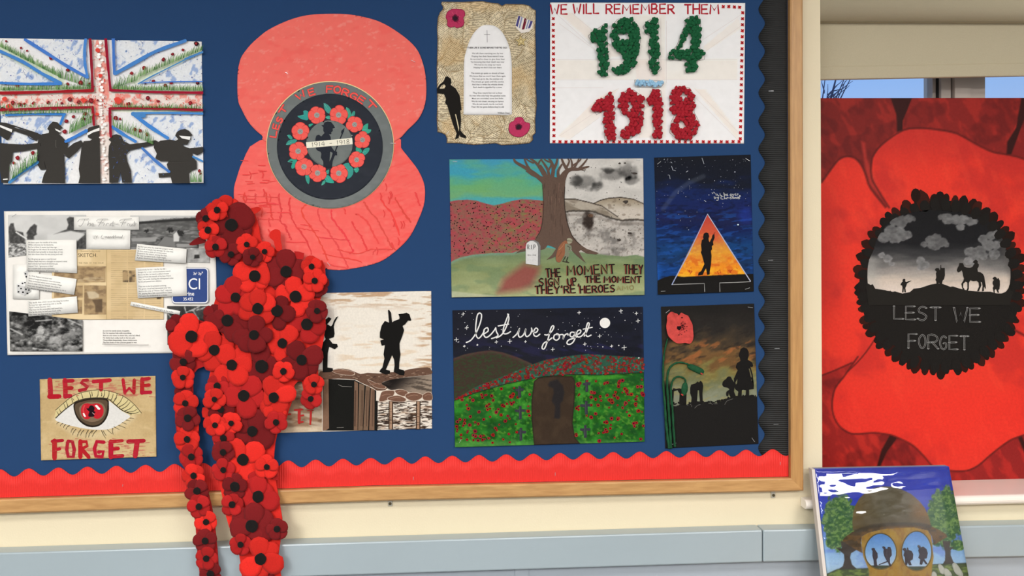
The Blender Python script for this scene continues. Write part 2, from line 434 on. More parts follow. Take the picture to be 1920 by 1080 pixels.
XJ = P(1540, 500, 0).x                       # left jamb of the window opening
XR = XJ + 1.35
z_s = P(1700, 931, 0.02).z                   # window sill
ZT = 2.30
REC = 0.26
WX0, WX1, WY1 = -2.6, 3.0, -4.6
m = MB()
m.box(WX0, XJ, 0.0, REC, 0.0, CEIL)
m.box(XJ, XR, 0.0, REC, 0.0, z_s - 0.015)
m.box(XJ, XR, 0.0, REC, ZT, CEIL)
m.box(XR, WX1, 0.0, REC, 0.0, CEIL)
struct(m.build('wall_back', M_WALL))
m = MB(); m.box(WX0 - .1, WX0, WY1, REC, 0, CEIL); struct(m.build('wall_left', M_SIDE))
m = MB(); m.box(WX1, WX1 + .1, WY1, REC, 0, CEIL); struct(m.build('wall_right', M_SIDE))
m = MB(); m.box(WX0, WX1, WY1 - .1, WY1, 0, CEIL); struct(m.build('wall_front', M_SIDE))
m = MB(); m.box(WX0, WX1, WY1, REC, -0.1, 0); struct(m.build('floor', M_FLOOR))
m = MB(); m.box(WX0, WX1, WY1, REC, CEIL, CEIL + .1); struct(m.build('ceiling', M_CEIL))

# lower wall cladding below the trunking
zc = P(960, 1068, 0.038).z
m = MB(); m.box(WX0, XJ + 1.6, -0.012, 0.0, 0.1, zc + 0.03)
m.box(P(966, 1075, .016).x, P(991, 1075, .016).x, -0.016, -0.012, 0.1, zc + 0.02)
struct(m.build('trim_1', M_LOWER, loc=(0, 0, 0.1)))

# trunking: two lengths with a joint between
def trunk(xa, xb, ya, yb):
    """xa, xb pixels; ya/yb (highlight edge y, bottom y) at each end; world solid"""
    m_ = MB(); dt = 0.040
    a_t, b_t = P(xa, ya[0], dt), P(xb, yb[0], dt); a_b, b_b = P(xa, ya[1], dt), P(xb, yb[1], dt)
    fr = [a_b, b_b, b_t, a_t]; bk = [Vector((p.x, 0, p.z)) for p in fr]
    m_.hexa(fr, bk); return m_
def dl(x):   # picture line of the front top edge and the bottom edge
    return (np.interp(x, [-400, 0, 700, 1430, 2300], [1052, 1040.5, 1014.5, 994, 977]), np.interp(x, [-400, 0, 700, 1430, 2300], [1115, 1103, 1075.5, 1054, 1036]))
t = thing('cable_trunking', P(300, 1060, 0), 'long pale blue cable trunking length running under the notice board and behind the poppy figure', 'trunking', None)
for i, (xa, xb) in enumerate([(-500, 700), (700, 1429.5)]):
    pass
m = trunk(-500, 1429.6, dl(-500), dl(1429.6)); m.build('cover', M_TRUNK, t, bevel=0.003)
t = thing('cable_trunking', P(1700, 1020, 0), 'pale blue cable trunking length under the window sill, right of the joint line', 'trunking', None)
m = trunk(1431.0, 2300, dl(1431), dl(2300)); m.build('cover', M_TRUNK, t, bevel=0.003)

# window sill board with a rounded nose
def sill():
    m_ = MB(); x0 = P(1511, 940, .03).x; x1 = XR + .03; zt = z_s; th = 0.021; n = 8
    prof = [(REC - .03, zt), (0, zt), (-0.020, zt)]
    for i in range(n + 1):
        a = math.pi / 2 - math.pi * i / n; prof.append((-0.022 - math.cos(a) * th / 2, zt - th / 2 + math.sin(a) * th / 2))
    prof += [(0, zt - th)]
    prof2 = [p for p in prof if p[0] <= 0.0]
    for xa, xb, pr in ((x0, XJ, [(0, zt)] + prof2[1:-1] + [(0, zt - th)]), (XJ, x1, prof + [(REC - .03, zt - th)])):
        k = len(pr); m_.add([(xa, y, z) for y, z in pr] + [(xb, y, z) for y, z in pr],
                            [(i, (i + 1) % k, k + (i + 1) % k, k + i) for i in range(k)] + [tuple(range(k))[::-1], tuple(range(k, 2 * k))])
    return m_
o = sill().build('trim_2', M_WHITE, loc=(XJ, 0, z_s), bevel=0.002); struct(o)

# window: frame, mullions, gaskets, panes, behind the painting and the blind
YW = 0.14
fx = lambda x, d=-YW: P(x, 167, d).x
win = bpy.data.objects.new('window_1', None); COL.objects.link(win); win.location = (XJ, YW, z_s); win['kind'] = 'structure'
m = MB()
m.box(XJ, XR, YW - .005, YW + .06, z_s, z_s + .05); m.box(XJ, XR, YW - .005, YW + .06, ZT - .05, ZT)
m.box(XJ, XJ + .03, YW - .005, YW + .06, z_s, ZT); m.box(XR - .03, XR, YW - .005, YW + .06, z_s, ZT)
m.build('outer_frame', M_UPVC, win, bevel=0.002)
for (a, b, yo, mt, nm) in [(1754, 1760, .012, M_UPVC, 'bead'), (1762, 1780, -.006, M_UPVC, 'mullion'), (1783, 1812, -.016, M_UPVC, 'sash_stile'), (1812, 1842, -.010, M_UPVC, 'sash_stile'),
                       (1760, 1762, .004, M_GASKET, 'gasket'), (1780.5, 1782.5, .004, M_GASKET, 'gasket')]:
    m = MB(); m.box(fx(a), fx(b), YW + yo, YW + .05, z_s + .04, ZT - .04); m.build(nm, mt, win)
gl = bpy.data.materials.new('window_glass'); gl.use_nodes = True
gn = gl.node_tree.nodes; gk = gl.node_tree.links; gn.clear()
go = gn.new('ShaderNodeOutputMaterial'); tr = gn.new('ShaderNodeBsdfTransparent'); gs = gn.new('ShaderNodeBsdfGlossy'); mx = gn.new('ShaderNodeMixShader'); fr = gn.new('ShaderNodeFresnel')
gs.inputs['Roughness'].default_value = 0.01; fr.inputs[0].default_value = 1.5
gk.new(fr.outputs[0], mx.inputs[0]); gk.new(tr.outputs[0], mx.inputs[1]); gk.new(gs.outputs[0], mx.inputs[2]); gk.new(mx.outputs[0], go.inputs[0])
for a, b in ((1450, 1755), (1840, 2100)):
    m = MB(); xa = max(fx(a), XJ + .02); xb = min(fx(b), XR - .02); m.box(xa, xb, YW + .03, YW + .036, z_s + .03, ZT - .03); m.build('pane', gl, win)

# bare tree outside
def tree_outside():
    t_ = thing('bare_tree', P(1560, 300, -3.0), 'bare leafless tree outside, its fine twigs showing through the gap under the blind', 'tree')
    M_BARK = mat('bark', (70, 78, 105), rough=0.9)
    rn = random.Random(3); m_ = MB()
    base = P(1500, 620, -3.0); fork = P(1535, 260, -3.0)
    m_.tube([Vector((base.x, 3.0, 0.0)), base, fork], [.05, .035, .014], 7); m_.build('trunk', M_BARK, t_)
    def br(p, q, r):
        b_ = MB(); k = 5; pts = []
        for i in range(k + 1):
            s_ = i / k; pts.append(P(p[0] + (q[0] - p[0]) * s_ + rn.uniform(-1.2, 1.2) * (i % k > 0), p[1] + (q[1] - p[1]) * s_, -3.0 - rn.uniform(0, .02)))
        b_.tube(pts, [r * (1 - .7 * i / k) for i in range(k + 1)], 5); b_.build('branch', M_BARK, t_)
    for q in [(1548, 140), (1590, 130), (1600, 138), (1566, 150), (1585, 152), (1577, 120)]:
        br((1535, 262), q, .007)
    for p, q in [((1548, 212), (1552, 158)), ((1560, 180), (1599, 152)), ((1556, 190), (1593, 160)), ((1545, 175), (1541, 150)), ((1552, 178), (1580, 150)), ((1558, 172), (1582, 166)), ((1545, 190), (1570, 160)), ((1562, 182), (1588, 150)), ((1549, 186), (1562, 176))]:
        br(p, q, .0045)
tree_outside()

# roller blind: roll, fabric with hem pocket
t = thing('roller_blind', P(1730, 20, -0.05), 'beige roller blind half drawn down over the top of the window', 'blind')
xa, xb = XJ + .002, XR - .01
def zat(y, d, x=1730): return P(x, y, d).z
m = MB(); n = 20; zc0 = zat(4, -.02); R0 = abs(zat(4, -.02) - zat(33.5, -.02))
vs = []; 
for xx in (xa, xb):
    for i in range(n): a = 2 * math.pi * i / n; vs.append((xx, .055 + math.cos(a) * R0, zc0 + math.sin(a) * R0))
m.add(vs, [(i, (i + 1) % n, n + (i + 1) % n, n + i) for i in range(n)] + [tuple(range(n)), tuple(range(n, 2 * n))[::-1]])
m.build('roll', M_BLIND, t, smooth=True)
m = MB(); yb = .062
def zb(y, X): return P(1540, y, -yb).z if X == 0 else P(1920, y - 7.5, -yb).z + (P(1920, y - 7.5, -yb).z - P(1540, y, -yb).z) * ((xb - P(1920, 100, -yb).x) / (P(1920, 100, -yb).x - XJ))
def strip(y0_, y1_, f, b):
    m.hexa([(xa, f, zb(y1_, 0)), (xb, f, zb(y1_, 1)), (xb, f, zb(y0_, 1)), (xa, f, zb(y0_, 0))], [(xa, b, zb(y1_, 0)), (xb, b, zb(y1_, 1)), (xb, b, zb(y0_, 1)), (xa, b, zb(y0_, 0))])
strip(-10, 150, yb, yb + .002)
m.build('fabric', M_BLIND, t)
m = MB(); strip(126, 150.5, yb - .004, yb + .006); m.build('hem_pocket', M_BLIND, t, bevel=.003)
m = MB(); xh = P(1752, 0, 0).x; m.box(xh - .004, xh + .003, .02, .03, zc0 - .03, CEIL); 
# darker strip standing in for the shadow line between roll and fabric
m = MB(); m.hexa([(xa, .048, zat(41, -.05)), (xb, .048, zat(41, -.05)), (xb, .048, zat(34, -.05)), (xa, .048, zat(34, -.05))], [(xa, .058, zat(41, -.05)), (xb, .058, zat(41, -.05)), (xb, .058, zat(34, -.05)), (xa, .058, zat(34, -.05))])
m.build('shadow_strip', mat('painted_blind_shadow', (150, 143, 122), rough=.7), t)

# ================================================================== notice board
DB = 0.010                                   # backing face stands this far off the wall
board = thing('notice_board', P(740, 940, 0), 'large blue felt notice board in a mitred oak frame across the wall', 'notice board')
m = MB()
X0P = -420
bl = [(X0P, 945), (1485, 902), (1485, -180), (X0P, -180)]
m.hexa([P(x, y, DB) for x, y in bl], [Vector((P(x, y, DB).x, -0.0005, P(x, y, DB).z)) for x, y in bl])
m.build('felt_panel', M_BLUE, board)
def rail(pin, pout, mt, df=0.025):
    """frame member between inner edge pin (2 px points) and outer edge pout"""
    m_ = MB(); a, b = pin; c, d_ = pout           # a-b inner, c-d outer (same direction)
    r = []
    prof = [(0.0, DB), (0.0, df - .002), (0.10, df), (0.86, df), (0.97, df - .003), (1.0, df - .008), (1.0, 0.0005)]
    for (i_, o_) in ((a, c), (b, d_)):
        pi, po = P(i_[0], i_[1], DB + .002), P(o_[0], o_[1], df)
        for s_, dd in prof:
            q = pi + (po - pi) * s_; r.append(Vector((q.x, -dd, q.z)))
    k = len(prof)
    m_.add(r, [(i, i + 1, k + i + 1, k + i) for i in range(k - 1)] + [tuple(range(k)), tuple(range(k, 2 * k))[::-1]])
    o_ = m_.build('frame_rail', mt, board)
    bm = bmesh.new(); bm.from_mesh(o_.data); bmesh.ops.recalc_face_normals(bm, faces=bm.faces); bm.to_mesh(o_.data); bm.free()
    return o_
def fb(x): return np.interp(x, [X0P, 0, 700, 1479], [946, 934, 911, 894.2])
def fo(x): return np.interp(x, [X0P, 0, 700, 1508], [978, 965, 941, 921.5])
for xa_, xb_ in ((X0P, 700), (700, 1479)):
    pass
pinp = [(X0P, fb(X0P)), (1479, fb(1479))]
def rail_poly():
    """bottom rail follows the slightly bowed line"""
    xs = [X0P, 0, 350, 700, 1100, 1479]; df = .025; k = 7; r = []
    prof = [(0.0, DB), (0.0, df - .002), (0.10, df), (0.86, df), (0.97, df - .003), (1.0, df - .008), (1.0, 0.0005)]
    for i, x in enumerate(xs):
        last = i == len(xs) - 1
        pi, po = P(x, fb(x), DB + .002), P(1508 if last else x, fo(1508 if last else x), df)
        for s_, dd in prof: q = pi + (po - pi) * s_; r.append(Vector((q.x, -dd, q.z)))
    f = []
    for j in range(len(xs) - 1):
        f += [(j * k + i, (j + 1) * k + i, (j + 1) * k + i + 1, j * k + i + 1) for i in range(k - 1)]
    f += [tuple(range(k)), tuple((len(xs) - 1) * k + i for i in range(k))[::-1]]
    o_ = mesh_obj('frame_rail', r, f, M_OAK, board)
    bm = bmesh.new(); bm.from_mesh(o_.data); bmesh.ops.recalc_face_normals(bm, faces=bm.faces); bm.to_mesh(o_.data); bm.free()
rail_poly()
rail([(1477.2, -170), (1479, 894.2)], [(1506.3, -198), (1508, 921.5)], M_OAKV)
rail([(X0P, -170), (1477.2, -170)], [(X0P - 30, -198), (1506.3, -198)], M_OAK)
for x, y in ((731.5, 944), (1450, 928.5)):
    m = MB(); c = P(x, y, .004); m.box(c.x - .0045, c.x + .0045, -.0045, -.0005, c.z - .006, c.z + .012)
    fp = m.build('fixing_plate', mat('zinc_plate', (200, 196, 182), rough=.3, metal=.4), board, bevel=.001)
    m = MB(); m.tube([(c.x, -.0045, c.z), (c.x, -.0062, c.z)], .0032, 12); m.build('screw', mat('brass_screw', (92, 84, 62), rough=.4, metal=.5), fp)
if True:
    m = MB(); c = P(1152, 974, 0); m.box(c.x - .0015, c.x + .0015, -.001, 0, c.z - .001, c.z + .001)

# scalloped corrugated borders
def scallop_red():
    pk = [-55.5, -1, 53.3, 108.9, 163.3, 217.8, 272.2, 326.7, 381, 435.5, 488, 540, 591.3, 642.5, 694.5, 747.8, 797.1, 847.8, 897.8, 948.9, 1000, 1050, 1099.9, 1149.8, 1199.6, 1249.5, 1299.4, 1349.3, 1399.1, 1449, 1499]
    ytop = lambda x: np.interp(x, [0, 53, 747, 1050, 1449], [880, 878.7, 857.3, 849.6, 842.6])
    am = lambda x: np.interp(x, [0, 700, 1449], [7.2, 6.6, 6.2])
    X = np.arange(-60, 1478.8, 0.5)
    idx = np.searchsorted(pk, X) - 1; idx = np.clip(idx, 0, len(pk) - 2); pk_ = np.array(pk)
    ph = (X - pk_[idx]) / (pk_[idx + 1] - pk_[idx])
    top = ytop(X) + am(X) * (1 - np.cos(2 * np.pi * ph))
    bot = fb(X) - 0.8
    rows = 3
    rib = 0.0004 * np.cos(2 * np.pi * X / 4.3)
    V = []
    for r_ in range(rows):
        s_ = r_ / (rows - 1); V.append(Pn(X, top * (1 - s_) + bot * s_, DB + .0022 + rib + .0012 * (1 - s_)))
    V.append(V[0] + np.array([0, .0014, 0]))
    n_ = len(X); W = np.concatenate(V); i_ = np.arange(n_ - 1)
    fs = [np.stack([(r_ + 1) * n_ + i_, (r_ + 1) * n_ + i_ + 1, r_ * n_ + i_ + 1, r_ * n_ + i_], -1) for r_ in range(rows - 1)] + [np.stack([i_, i_ + 1, 3 * n_ + i_ + 1, 3 * n_ + i_], -1)]
    o_ = mesh_obj('corrugated_border', W, np.concatenate(fs), mat('red_corrugated_card', (219, 49, 43), rough=.6, spec=.25), None, smooth=True, loc=P(740, 900, DB))
    tag(o_, 'red corrugated paper border with a scalloped top edge along the foot of the notice board', 'border')
    staples(o_, [(775, 897, 90, 6), (1041, 889, 90, 6), (1463, 869, 85, 6), (230, 910, 80, 4)], DB + .0025)
def scallop_black():
    pk = np.array([-35, 17.6, 69.4, 122.2, 174, 226.5, 279, 331.5, 384.3, 437, 490, 539.5, 589.5, 638, 687.5, 738, 790.5, 840, 890])
    Y = np.arange(-30, 858.0, 0.5)
    idx = np.clip(np.searchsorted(pk, Y) - 1, 0, len(pk) - 2); ph = (Y - pk[idx]) / (pk[idx + 1] - pk[idx])
    lef = 1422.3 + 5.9 * (1 - np.cos(2 * np.pi * ph)) + np.interp(Y, [0, 860], [0.4, -.2]); rig = np.interp(Y, [0, 860], [1475.8, 1477.6])
    rib = 0.0004 * np.cos(2 * np.pi * Y / 3.75)
    V = []
    for r_ in range(3):
        s_ = r_ / 2; V.append(Pn(lef * (1 - s_) + rig * s_, Y, DB + .0010 + rib + .0004 * (1 - s_)))
    V.append(V[0] + np.array([0, .0010, 0]))
    n_ = len(Y); i_ = np.arange(n_ - 1)
    fs = [np.stack([r_ * n_ + i_, r_ * n_ + i_ + 1, (r_ + 1) * n_ + i_ + 1, (r_ + 1) * n_ + i_], -1) for r_ in range(2)] + [np.stack([3 * n_ + i_, 3 * n_ + i_ + 1, i_ + 1, i_], -1)]
    o_ = mesh_obj('corrugated_border', np.concatenate(V), np.concatenate(fs), mat('black_corrugated_card', (29, 30, 30), rough=.55, spec=.3), None, smooth=True, loc=P(1450, 450, DB))
    tag(o_, 'black corrugated paper border with a scalloped edge up the right side of the board', 'border')
    staples(o_, [(1446, 170.5, 2, 9), (1445, 488, 2, 9), (1457, 653.5, 2, 9), (1455, 795.5, 2, 9)], DB + .0014)
scallop_red(); scallop_black()
DP = DB + 0.0015                             # front of a paper on the board
# ================================================================== flag painting with soldiers
rnd = random.Random(11)
def spatter(lay, region, n, col, rmin=.4, rmax=1.5, streak=0.3):
    xs = [p[0] for p in region]; ys = [p[1] for p in region]; k = 0
    while k < n:
        x, y = rnd.uniform(min(xs), max(xs)), rnd.uniform(min(ys), max(ys))
        if not inside(np.array([x]), np.array([y]), region)[0]: continue
        k += 1; r = rmin + (rmax - rmin) * rnd.random() ** 2.5
        c = tuple(v + rnd.uniform(-18, 18) for v in col)
        if rnd.random() < streak:
            a = rnd.uniform(0, math.pi); l = rnd.uniform(2, 9)
            lay.stroke([(x, y), (x + l * math.cos(a) * .5 + rnd.uniform(-1, 1), y + l * math.sin(a) * .5), (x + l * math.cos(a), y + l * math.sin(a))], r * .9, c, w1=r * .4)
        else: lay.ell(x, y, r, r * rnd.uniform(.7, 1.3), c, n=6)
def grass(lay, a, b, n, h, cols=((88, 132, 74), (122, 158, 100), (60, 104, 52)), lean=0.25):
    for i in range(n):
        t_ = (i + rnd.random()) / n; x = a[0] + (b[0] - a[0]) * t_; y = a[1] + (b[1] - a[1]) * t_
        hh = h * rnd.uniform(.5, 1.15); l_ = rnd.uniform(-lean, lean * 1.6) * hh
        lay.stroke([(x, y), (x + l_ * .3, y - hh * .55), (x + l_, y - hh)], rnd.uniform(1.0, 1.9), cols[rnd.randrange(len(cols))], w1=.4)
def flag_painting():
    KL(210)
    T = Z(0, 50, 3.485)
    cn = [(-4, 71.5), (378, 78), (381.5, 343), (6, 345.5)]
    t = thing('flag_painting', P(190, 345, DP), 'painting of a red and blue flag with a row of blindfolded black soldier silhouettes', 'painting')
    dep = lambda x, y: DP + .0022 * max(0, (y - 250) / 95) ** 2
    tri = [T(q) for q in ([(165, 85), (560, 325), (570, 80)], [(0, 160), (400, 370), (0, 368)], [(740, 75), (748, 310), (1200, 95)], [(900, 372), (1325, 165), (1325, 362)],
                          [(0, 575), (420, 570), (380, 650), (0, 900)], [(65, 1015), (560, 680), (440, 1020)], [(870, 565), (1325, 570), (1325, 880), (1090, 725)], [(735, 655), (1100, 945), (1000, 1020), (740, 1020)])]
    def fn(X, Y, U, V):
        c = np.tile([233., 233., 228.], (len(X), 1))
        for q in tri:
            k = pmask(X, Y, q, 3) * (.30 + .5 * fbm(X, Y, 22, 22, 3, 5)); c = mixc(c, k * .55, (176, 190, 214))
            k = pmask(X, Y, q, 2) * ss(.60, .70, fbm(X, Y, 7, 12, 3, 15, 30)); c = mixc(c, k * .7, (118, 146, 196))
        cr = np.minimum(np.abs(X - np.interp(Y, [70, 345], [187, 198])), np.abs(Y - 189 - (X - 190) * .004) * .98)
        c = mixc(c, ss(16, 13, cr) * .55, (226, 200, 190))
        c = mixc(c, ss(15, 12, cr) * ss(.52, .68, fbm(X, Y, 10, 10, 3, 9)) * ss(360, 200, Y) * .65, (226, 110, 96))
        # soft green under the grass
        for a, b, wd in (((0, 90), (112, 150), 14), ((0, 168), (175, 168), 8), ((210, 168), (380, 168), 8), ((250, 150), (380, 92), 10), ((0, 207), (175, 203), 6), ((210, 205), (380, 210), 6)):
            c = mixc(c, ss(wd, wd * .3, dseg(X, Y, [a, b])) * (.2 + .5 * fbm(X, Y, 3, 12, 2, 21)), (150, 178, 128))
        return c
    sheet('paper', t, cn, 1.6, fn, dep, M_PAINT)
    CL = (-4, 72, 381, 344.5)
    L = Lay(lambda x, y: dep(x, y) + .0001); L.clip = CL
    for q in tri: spatter(L, q, 60, (70, 96, 160), .3, 1.3, .35)
    BL = (64, 122, 192)
    for q, w_ in (([(165, 85), (300, 170), (450, 265), (570, 330)], 6), ([(572, 332), (556, 250), (552, 160), (560, 80)], 5), ([(0, 160), (150, 230), (280, 310), (395, 368)], 6.5), ([(398, 372), (200, 374), (0, 368)], 5),
                 ([(740, 75), (743, 200), (748, 308)], 5.5), ([(752, 306), (900, 225), (1020, 160), (1210, 92)], 6.5), ([(1210, 212), (1325, 165)], 4), ([(900, 375), (1000, 320), (1150, 245), (1240, 200)], 2.2), ([(920, 368), (1100, 360), (1325, 358)], 2),
                 ([(40, 577), (200, 570), (425, 572)], 4.5), ([(418, 575), (395, 635)], 5), ([(62, 1018), (150, 945), (245, 885)], 6), ([(430, 750), (500, 715), (565, 680)], 6),
                 ([(870, 565), (1100, 563), (1325, 568)], 4), ([(870, 568), (960, 640), (1095, 728)], 6.5), ([(735, 655), (800, 700), (885, 750)], 6), ([(930, 795), (1020, 880), (1105, 948)], 5), ([(1262, 850), (1325, 880)], 4), ([(870, 570), (940, 580)], 9)):
        L.stroke(T(q), w_, tuple(v + rnd.uniform(-8, 10) for v in BL), sm=3, wob=.35)
    L.build('blue_brush_lines', t)
    L = Lay(lambda x, y: dep(x, y) + .0012); L.clip = CL
    cv = [T(q) for q in ([(610, 100), (690, 100), (700, 640), (620, 640)], [(0, 440), (1325, 440), (1325, 525), (0, 530)])]
    spatter(L, cv[0], 150, (214, 66, 58), .3, 1.4, .3); spatter(L, cv[1], 330, (206, 70, 60), .3, 1.5, .45)
    for q in ((770, 480, 26), (640, 155, 18), (655, 320, 14), (30, 475, 18), (60, 520, 20), (545, 480, 22), (635, 570, 12)):
        (cx, cy), = T([q[:2]]); L.ell(cx, cy, q[2] / 3.485, q[2] / 4.2, (214, 72, 62), n=9, wob=.6)
    DR = (146, 30, 42)
    for q in ([(588, 75), (598, 250), (605, 418)], [(608, 418), (450, 422), (300, 427), (0, 434)], [(690, 75), (705, 250), (722, 415)], [(720, 415), (1000, 427), (1325, 432)],
              [(0, 545), (150, 540), (300, 534), (605, 526)], [(605, 528), (614, 640)], [(716, 535), (900, 530), (1100, 535), (1325, 545)], [(718, 538), (720, 640), (724, 716)]):
        L.stroke(T(q), 5.2, tuple(v + rnd.uniform(-8, 8) for v in DR), sm=3, wob=.4)
    L.build('red_brush_lines', t)
    L = Lay(lambda x, y: dep(x, y) + .0020)
    for a, b, n, h in (((0, 130), (400, 335), 90, 45), ((380, 330), (600, 400), 30, 80), ((0, 415), (600, 405), 120, 38), ((735, 410), (1325, 418), 110, 40), ((900, 330), (1325, 150), 60, 50), ((740, 400), (900, 350), 22, 60),
                       ((0, 572), (600, 560), 80, 30), ((0, 530), (600, 520), 45, 30), ((735, 525), (1325, 535), 90, 30), ((450, 700), (600, 625), 40, 90), ((740, 650), (1000, 770), 45, 80), ((70, 1000), (240, 880), 36, 90), ((1245, 1015), (1320, 1015), 16, 70)):
        A, B = T([a, b]); grass(L, A, B, n, h / 3.485)
    L.build('grass_strokes', t)['kind'] = 'stuff'
    L = Lay(lambda x, y: dep(x, y) + .0030)
    for x, y, r in ((40, 95, 8), (137, 140, 9), (177, 158, 8), (332, 203, 15), (443, 283, 13), (443, 376, 12), (527, 366, 16), (585, 372, 9), (112, 386, 13), (36, 370, 12), (1283, 112, 17), (1197, 152, 10), (1128, 180, 11), (1068, 214, 14), (943, 270, 14), (860, 303, 13),
                    (1002, 355, 12), (1081, 385, 14), (1119, 368, 12), (1291, 367, 14), (950, 370, 9), (85, 497, 16), (128, 508, 13), (160, 505, 10), (218, 500, 13), (315, 497, 12), (456, 477, 17), (403, 500, 10), (594, 484, 17), (638, 480, 8), (515, 493, 14), (840, 505, 14), (966, 467, 16), (1033, 487, 12), (1243, 500, 15),
                    (20, 540, 18), (557, 569, 14), (480, 589, 12), (545, 604, 15), (433, 618, 14), (422, 687, 16), (592, 592, 9), (757, 598, 15), (785, 603, 9), (880, 671, 14), (916, 680, 13), (960, 702, 14), (115, 857, 15), (90, 891, 10), (213, 825, 14), (1303, 943, 13), (1310, 960, 9)):
        (cx, cy), = T([(x, y)]); dk = (x > 1270 and y < 400); L.ell(cx, cy, r / 3.6, r / 3.9, (50, 22, 26) if dk else (118 + rnd.uniform(-14, 14), 28, 38), n=9, wob=.4)
        L.ell(cx - .6, cy - .5, r / 8, None, (160, 50, 54), n=6)
    L.build('painted_poppies', t)['kind'] = 'stuff'
    BK = (56, 54, 51)
    S = [[(0, 625), (40, 628), (80, 642), (95, 660), (180, 682), (270, 705), (262, 722), (236, 748), (190, 715), (90, 680), (80, 690), (60, 735), (45, 742), (20, 725), (0, 712)],
         [(0, 760), (60, 765), (150, 770), (250, 760), (250, 795), (150, 815), (85, 820), (80, 880), (62, 900), (55, 1020), (10, 1020), (0, 940)],
         [(320, 680), (318, 695), (275, 702), (255, 725), (243, 770), (243, 900), (265, 935), (305, 932), (285, 970), (272, 1020), (425, 1022), (422, 900), (418, 838), (450, 862), (505, 815), (545, 765), (530, 742), (480, 762), (440, 795), (445, 765), (420, 735), (398, 712), (385, 705), (395, 690), (392, 670), (410, 662), (395, 645), (375, 625), (345, 620), (322, 642), (308, 668)],
         [(565, 680), (580, 660), (610, 650), (650, 643), (652, 740), (657, 1022), (513, 1022), (523, 980), (515, 930), (525, 850), (533, 790), (548, 748), (590, 745), (602, 735), (577, 725), (570, 700)],
         [(710, 740), (730, 712), (760, 703), (790, 712), (808, 748), (850, 768), (940, 758), (1015, 742), (1032, 750), (1030, 762), (1000, 775), (850, 808), (825, 835), (832, 880), (855, 940), (862, 1020), (800, 1020), (788, 950), (772, 1020), (715, 1020), (713, 900), (708, 850), (712, 780), (727, 753)],
         [(1010, 765), (1050, 745), (1110, 738), (1150, 745), (1165, 735), (1145, 712), (1155, 690), (1175, 675), (1210, 668), (1235, 680), (1258, 710), (1245, 715), (1247, 735), (1235, 750), (1225, 772), (1195, 768), (1202, 782), (1240, 795), (1330, 785), (1328, 820), (1290, 840), (1255, 825), (1265, 860), (1285, 880), (1287, 930), (1255, 940), (1235, 960), (1240, 1022), (1125, 1022), (1115, 980), (1040, 987), (1035, 958), (1112, 955), (1095, 920), (1090, 900), (1102, 880), (1050, 880), (1015, 860), (1025, 830), (1005, 790)]]
    for i, q in enumerate(S):
        L = Lay(lambda x, y, i=i: dep(x, y) + .0035 + .0001 * i); L.clip = CL; L.poly(T(q), BK)
        if i == 2:
            L.stroke(T([(365, 740), (370, 800), (430, 840)]), 1.2, (82, 80, 76), sm=3); L.stroke(T([(262, 760), (280, 850), (300, 925)]), 1.4, (36, 34, 33), sm=3)
        L.build('soldier_silhouette', t, M_INK, thick=.0004)
    L = Lay(lambda x, y: dep(x, y) + .0044)
    for q in ([(0, 642), (80, 672), (76, 690), (0, 656)], [(358, 665), (398, 682), (392, 692), (366, 678)], [(568, 695), (610, 675), (650, 660), (650, 680), (610, 690), (572, 712)], [(1170, 712), (1245, 718), (1240, 740), (1190, 730)], [(20, 995), (50, 992), (50, 1000), (20, 1002)]):
        L.poly(T(q), (232, 230, 222))
    L.build('blindfolds', t, M_INK)['kind'] = 'stuff'
    L = Lay(lambda x, y: dep(x, y) + .0040)
    for i in range(46):
        y = 100 + i * 20 + rnd.uniform(-6, 6); (cx, cy), = T([(np.interp(y, [75, 1020], [648, 686]) + rnd.uniform(-14, 14), y)])
        L.ell(cx, cy, rnd.uniform(2.2, 4.2), rnd.uniform(1.6, 3), (233, 228, 222) if rnd.random() < .6 else (214, 206, 200), n=9)
    L.build('sequin_strip', t, mat('pearly_sequins', attr=True, rough=.2, spec=.6))
    L = Lay(lambda x, y: dep(x, y) + .0032)
    for pa, pb in (((80, 645), (250, 700)),): L.stroke(T([pa, pb]), 2.2, BK)
    L.stroke(T([(175, 690), (190, 725), (240, 745)]), 1.2, BK, sm=3)
    L.build('rifle', t, M_INK)
flag_painting()

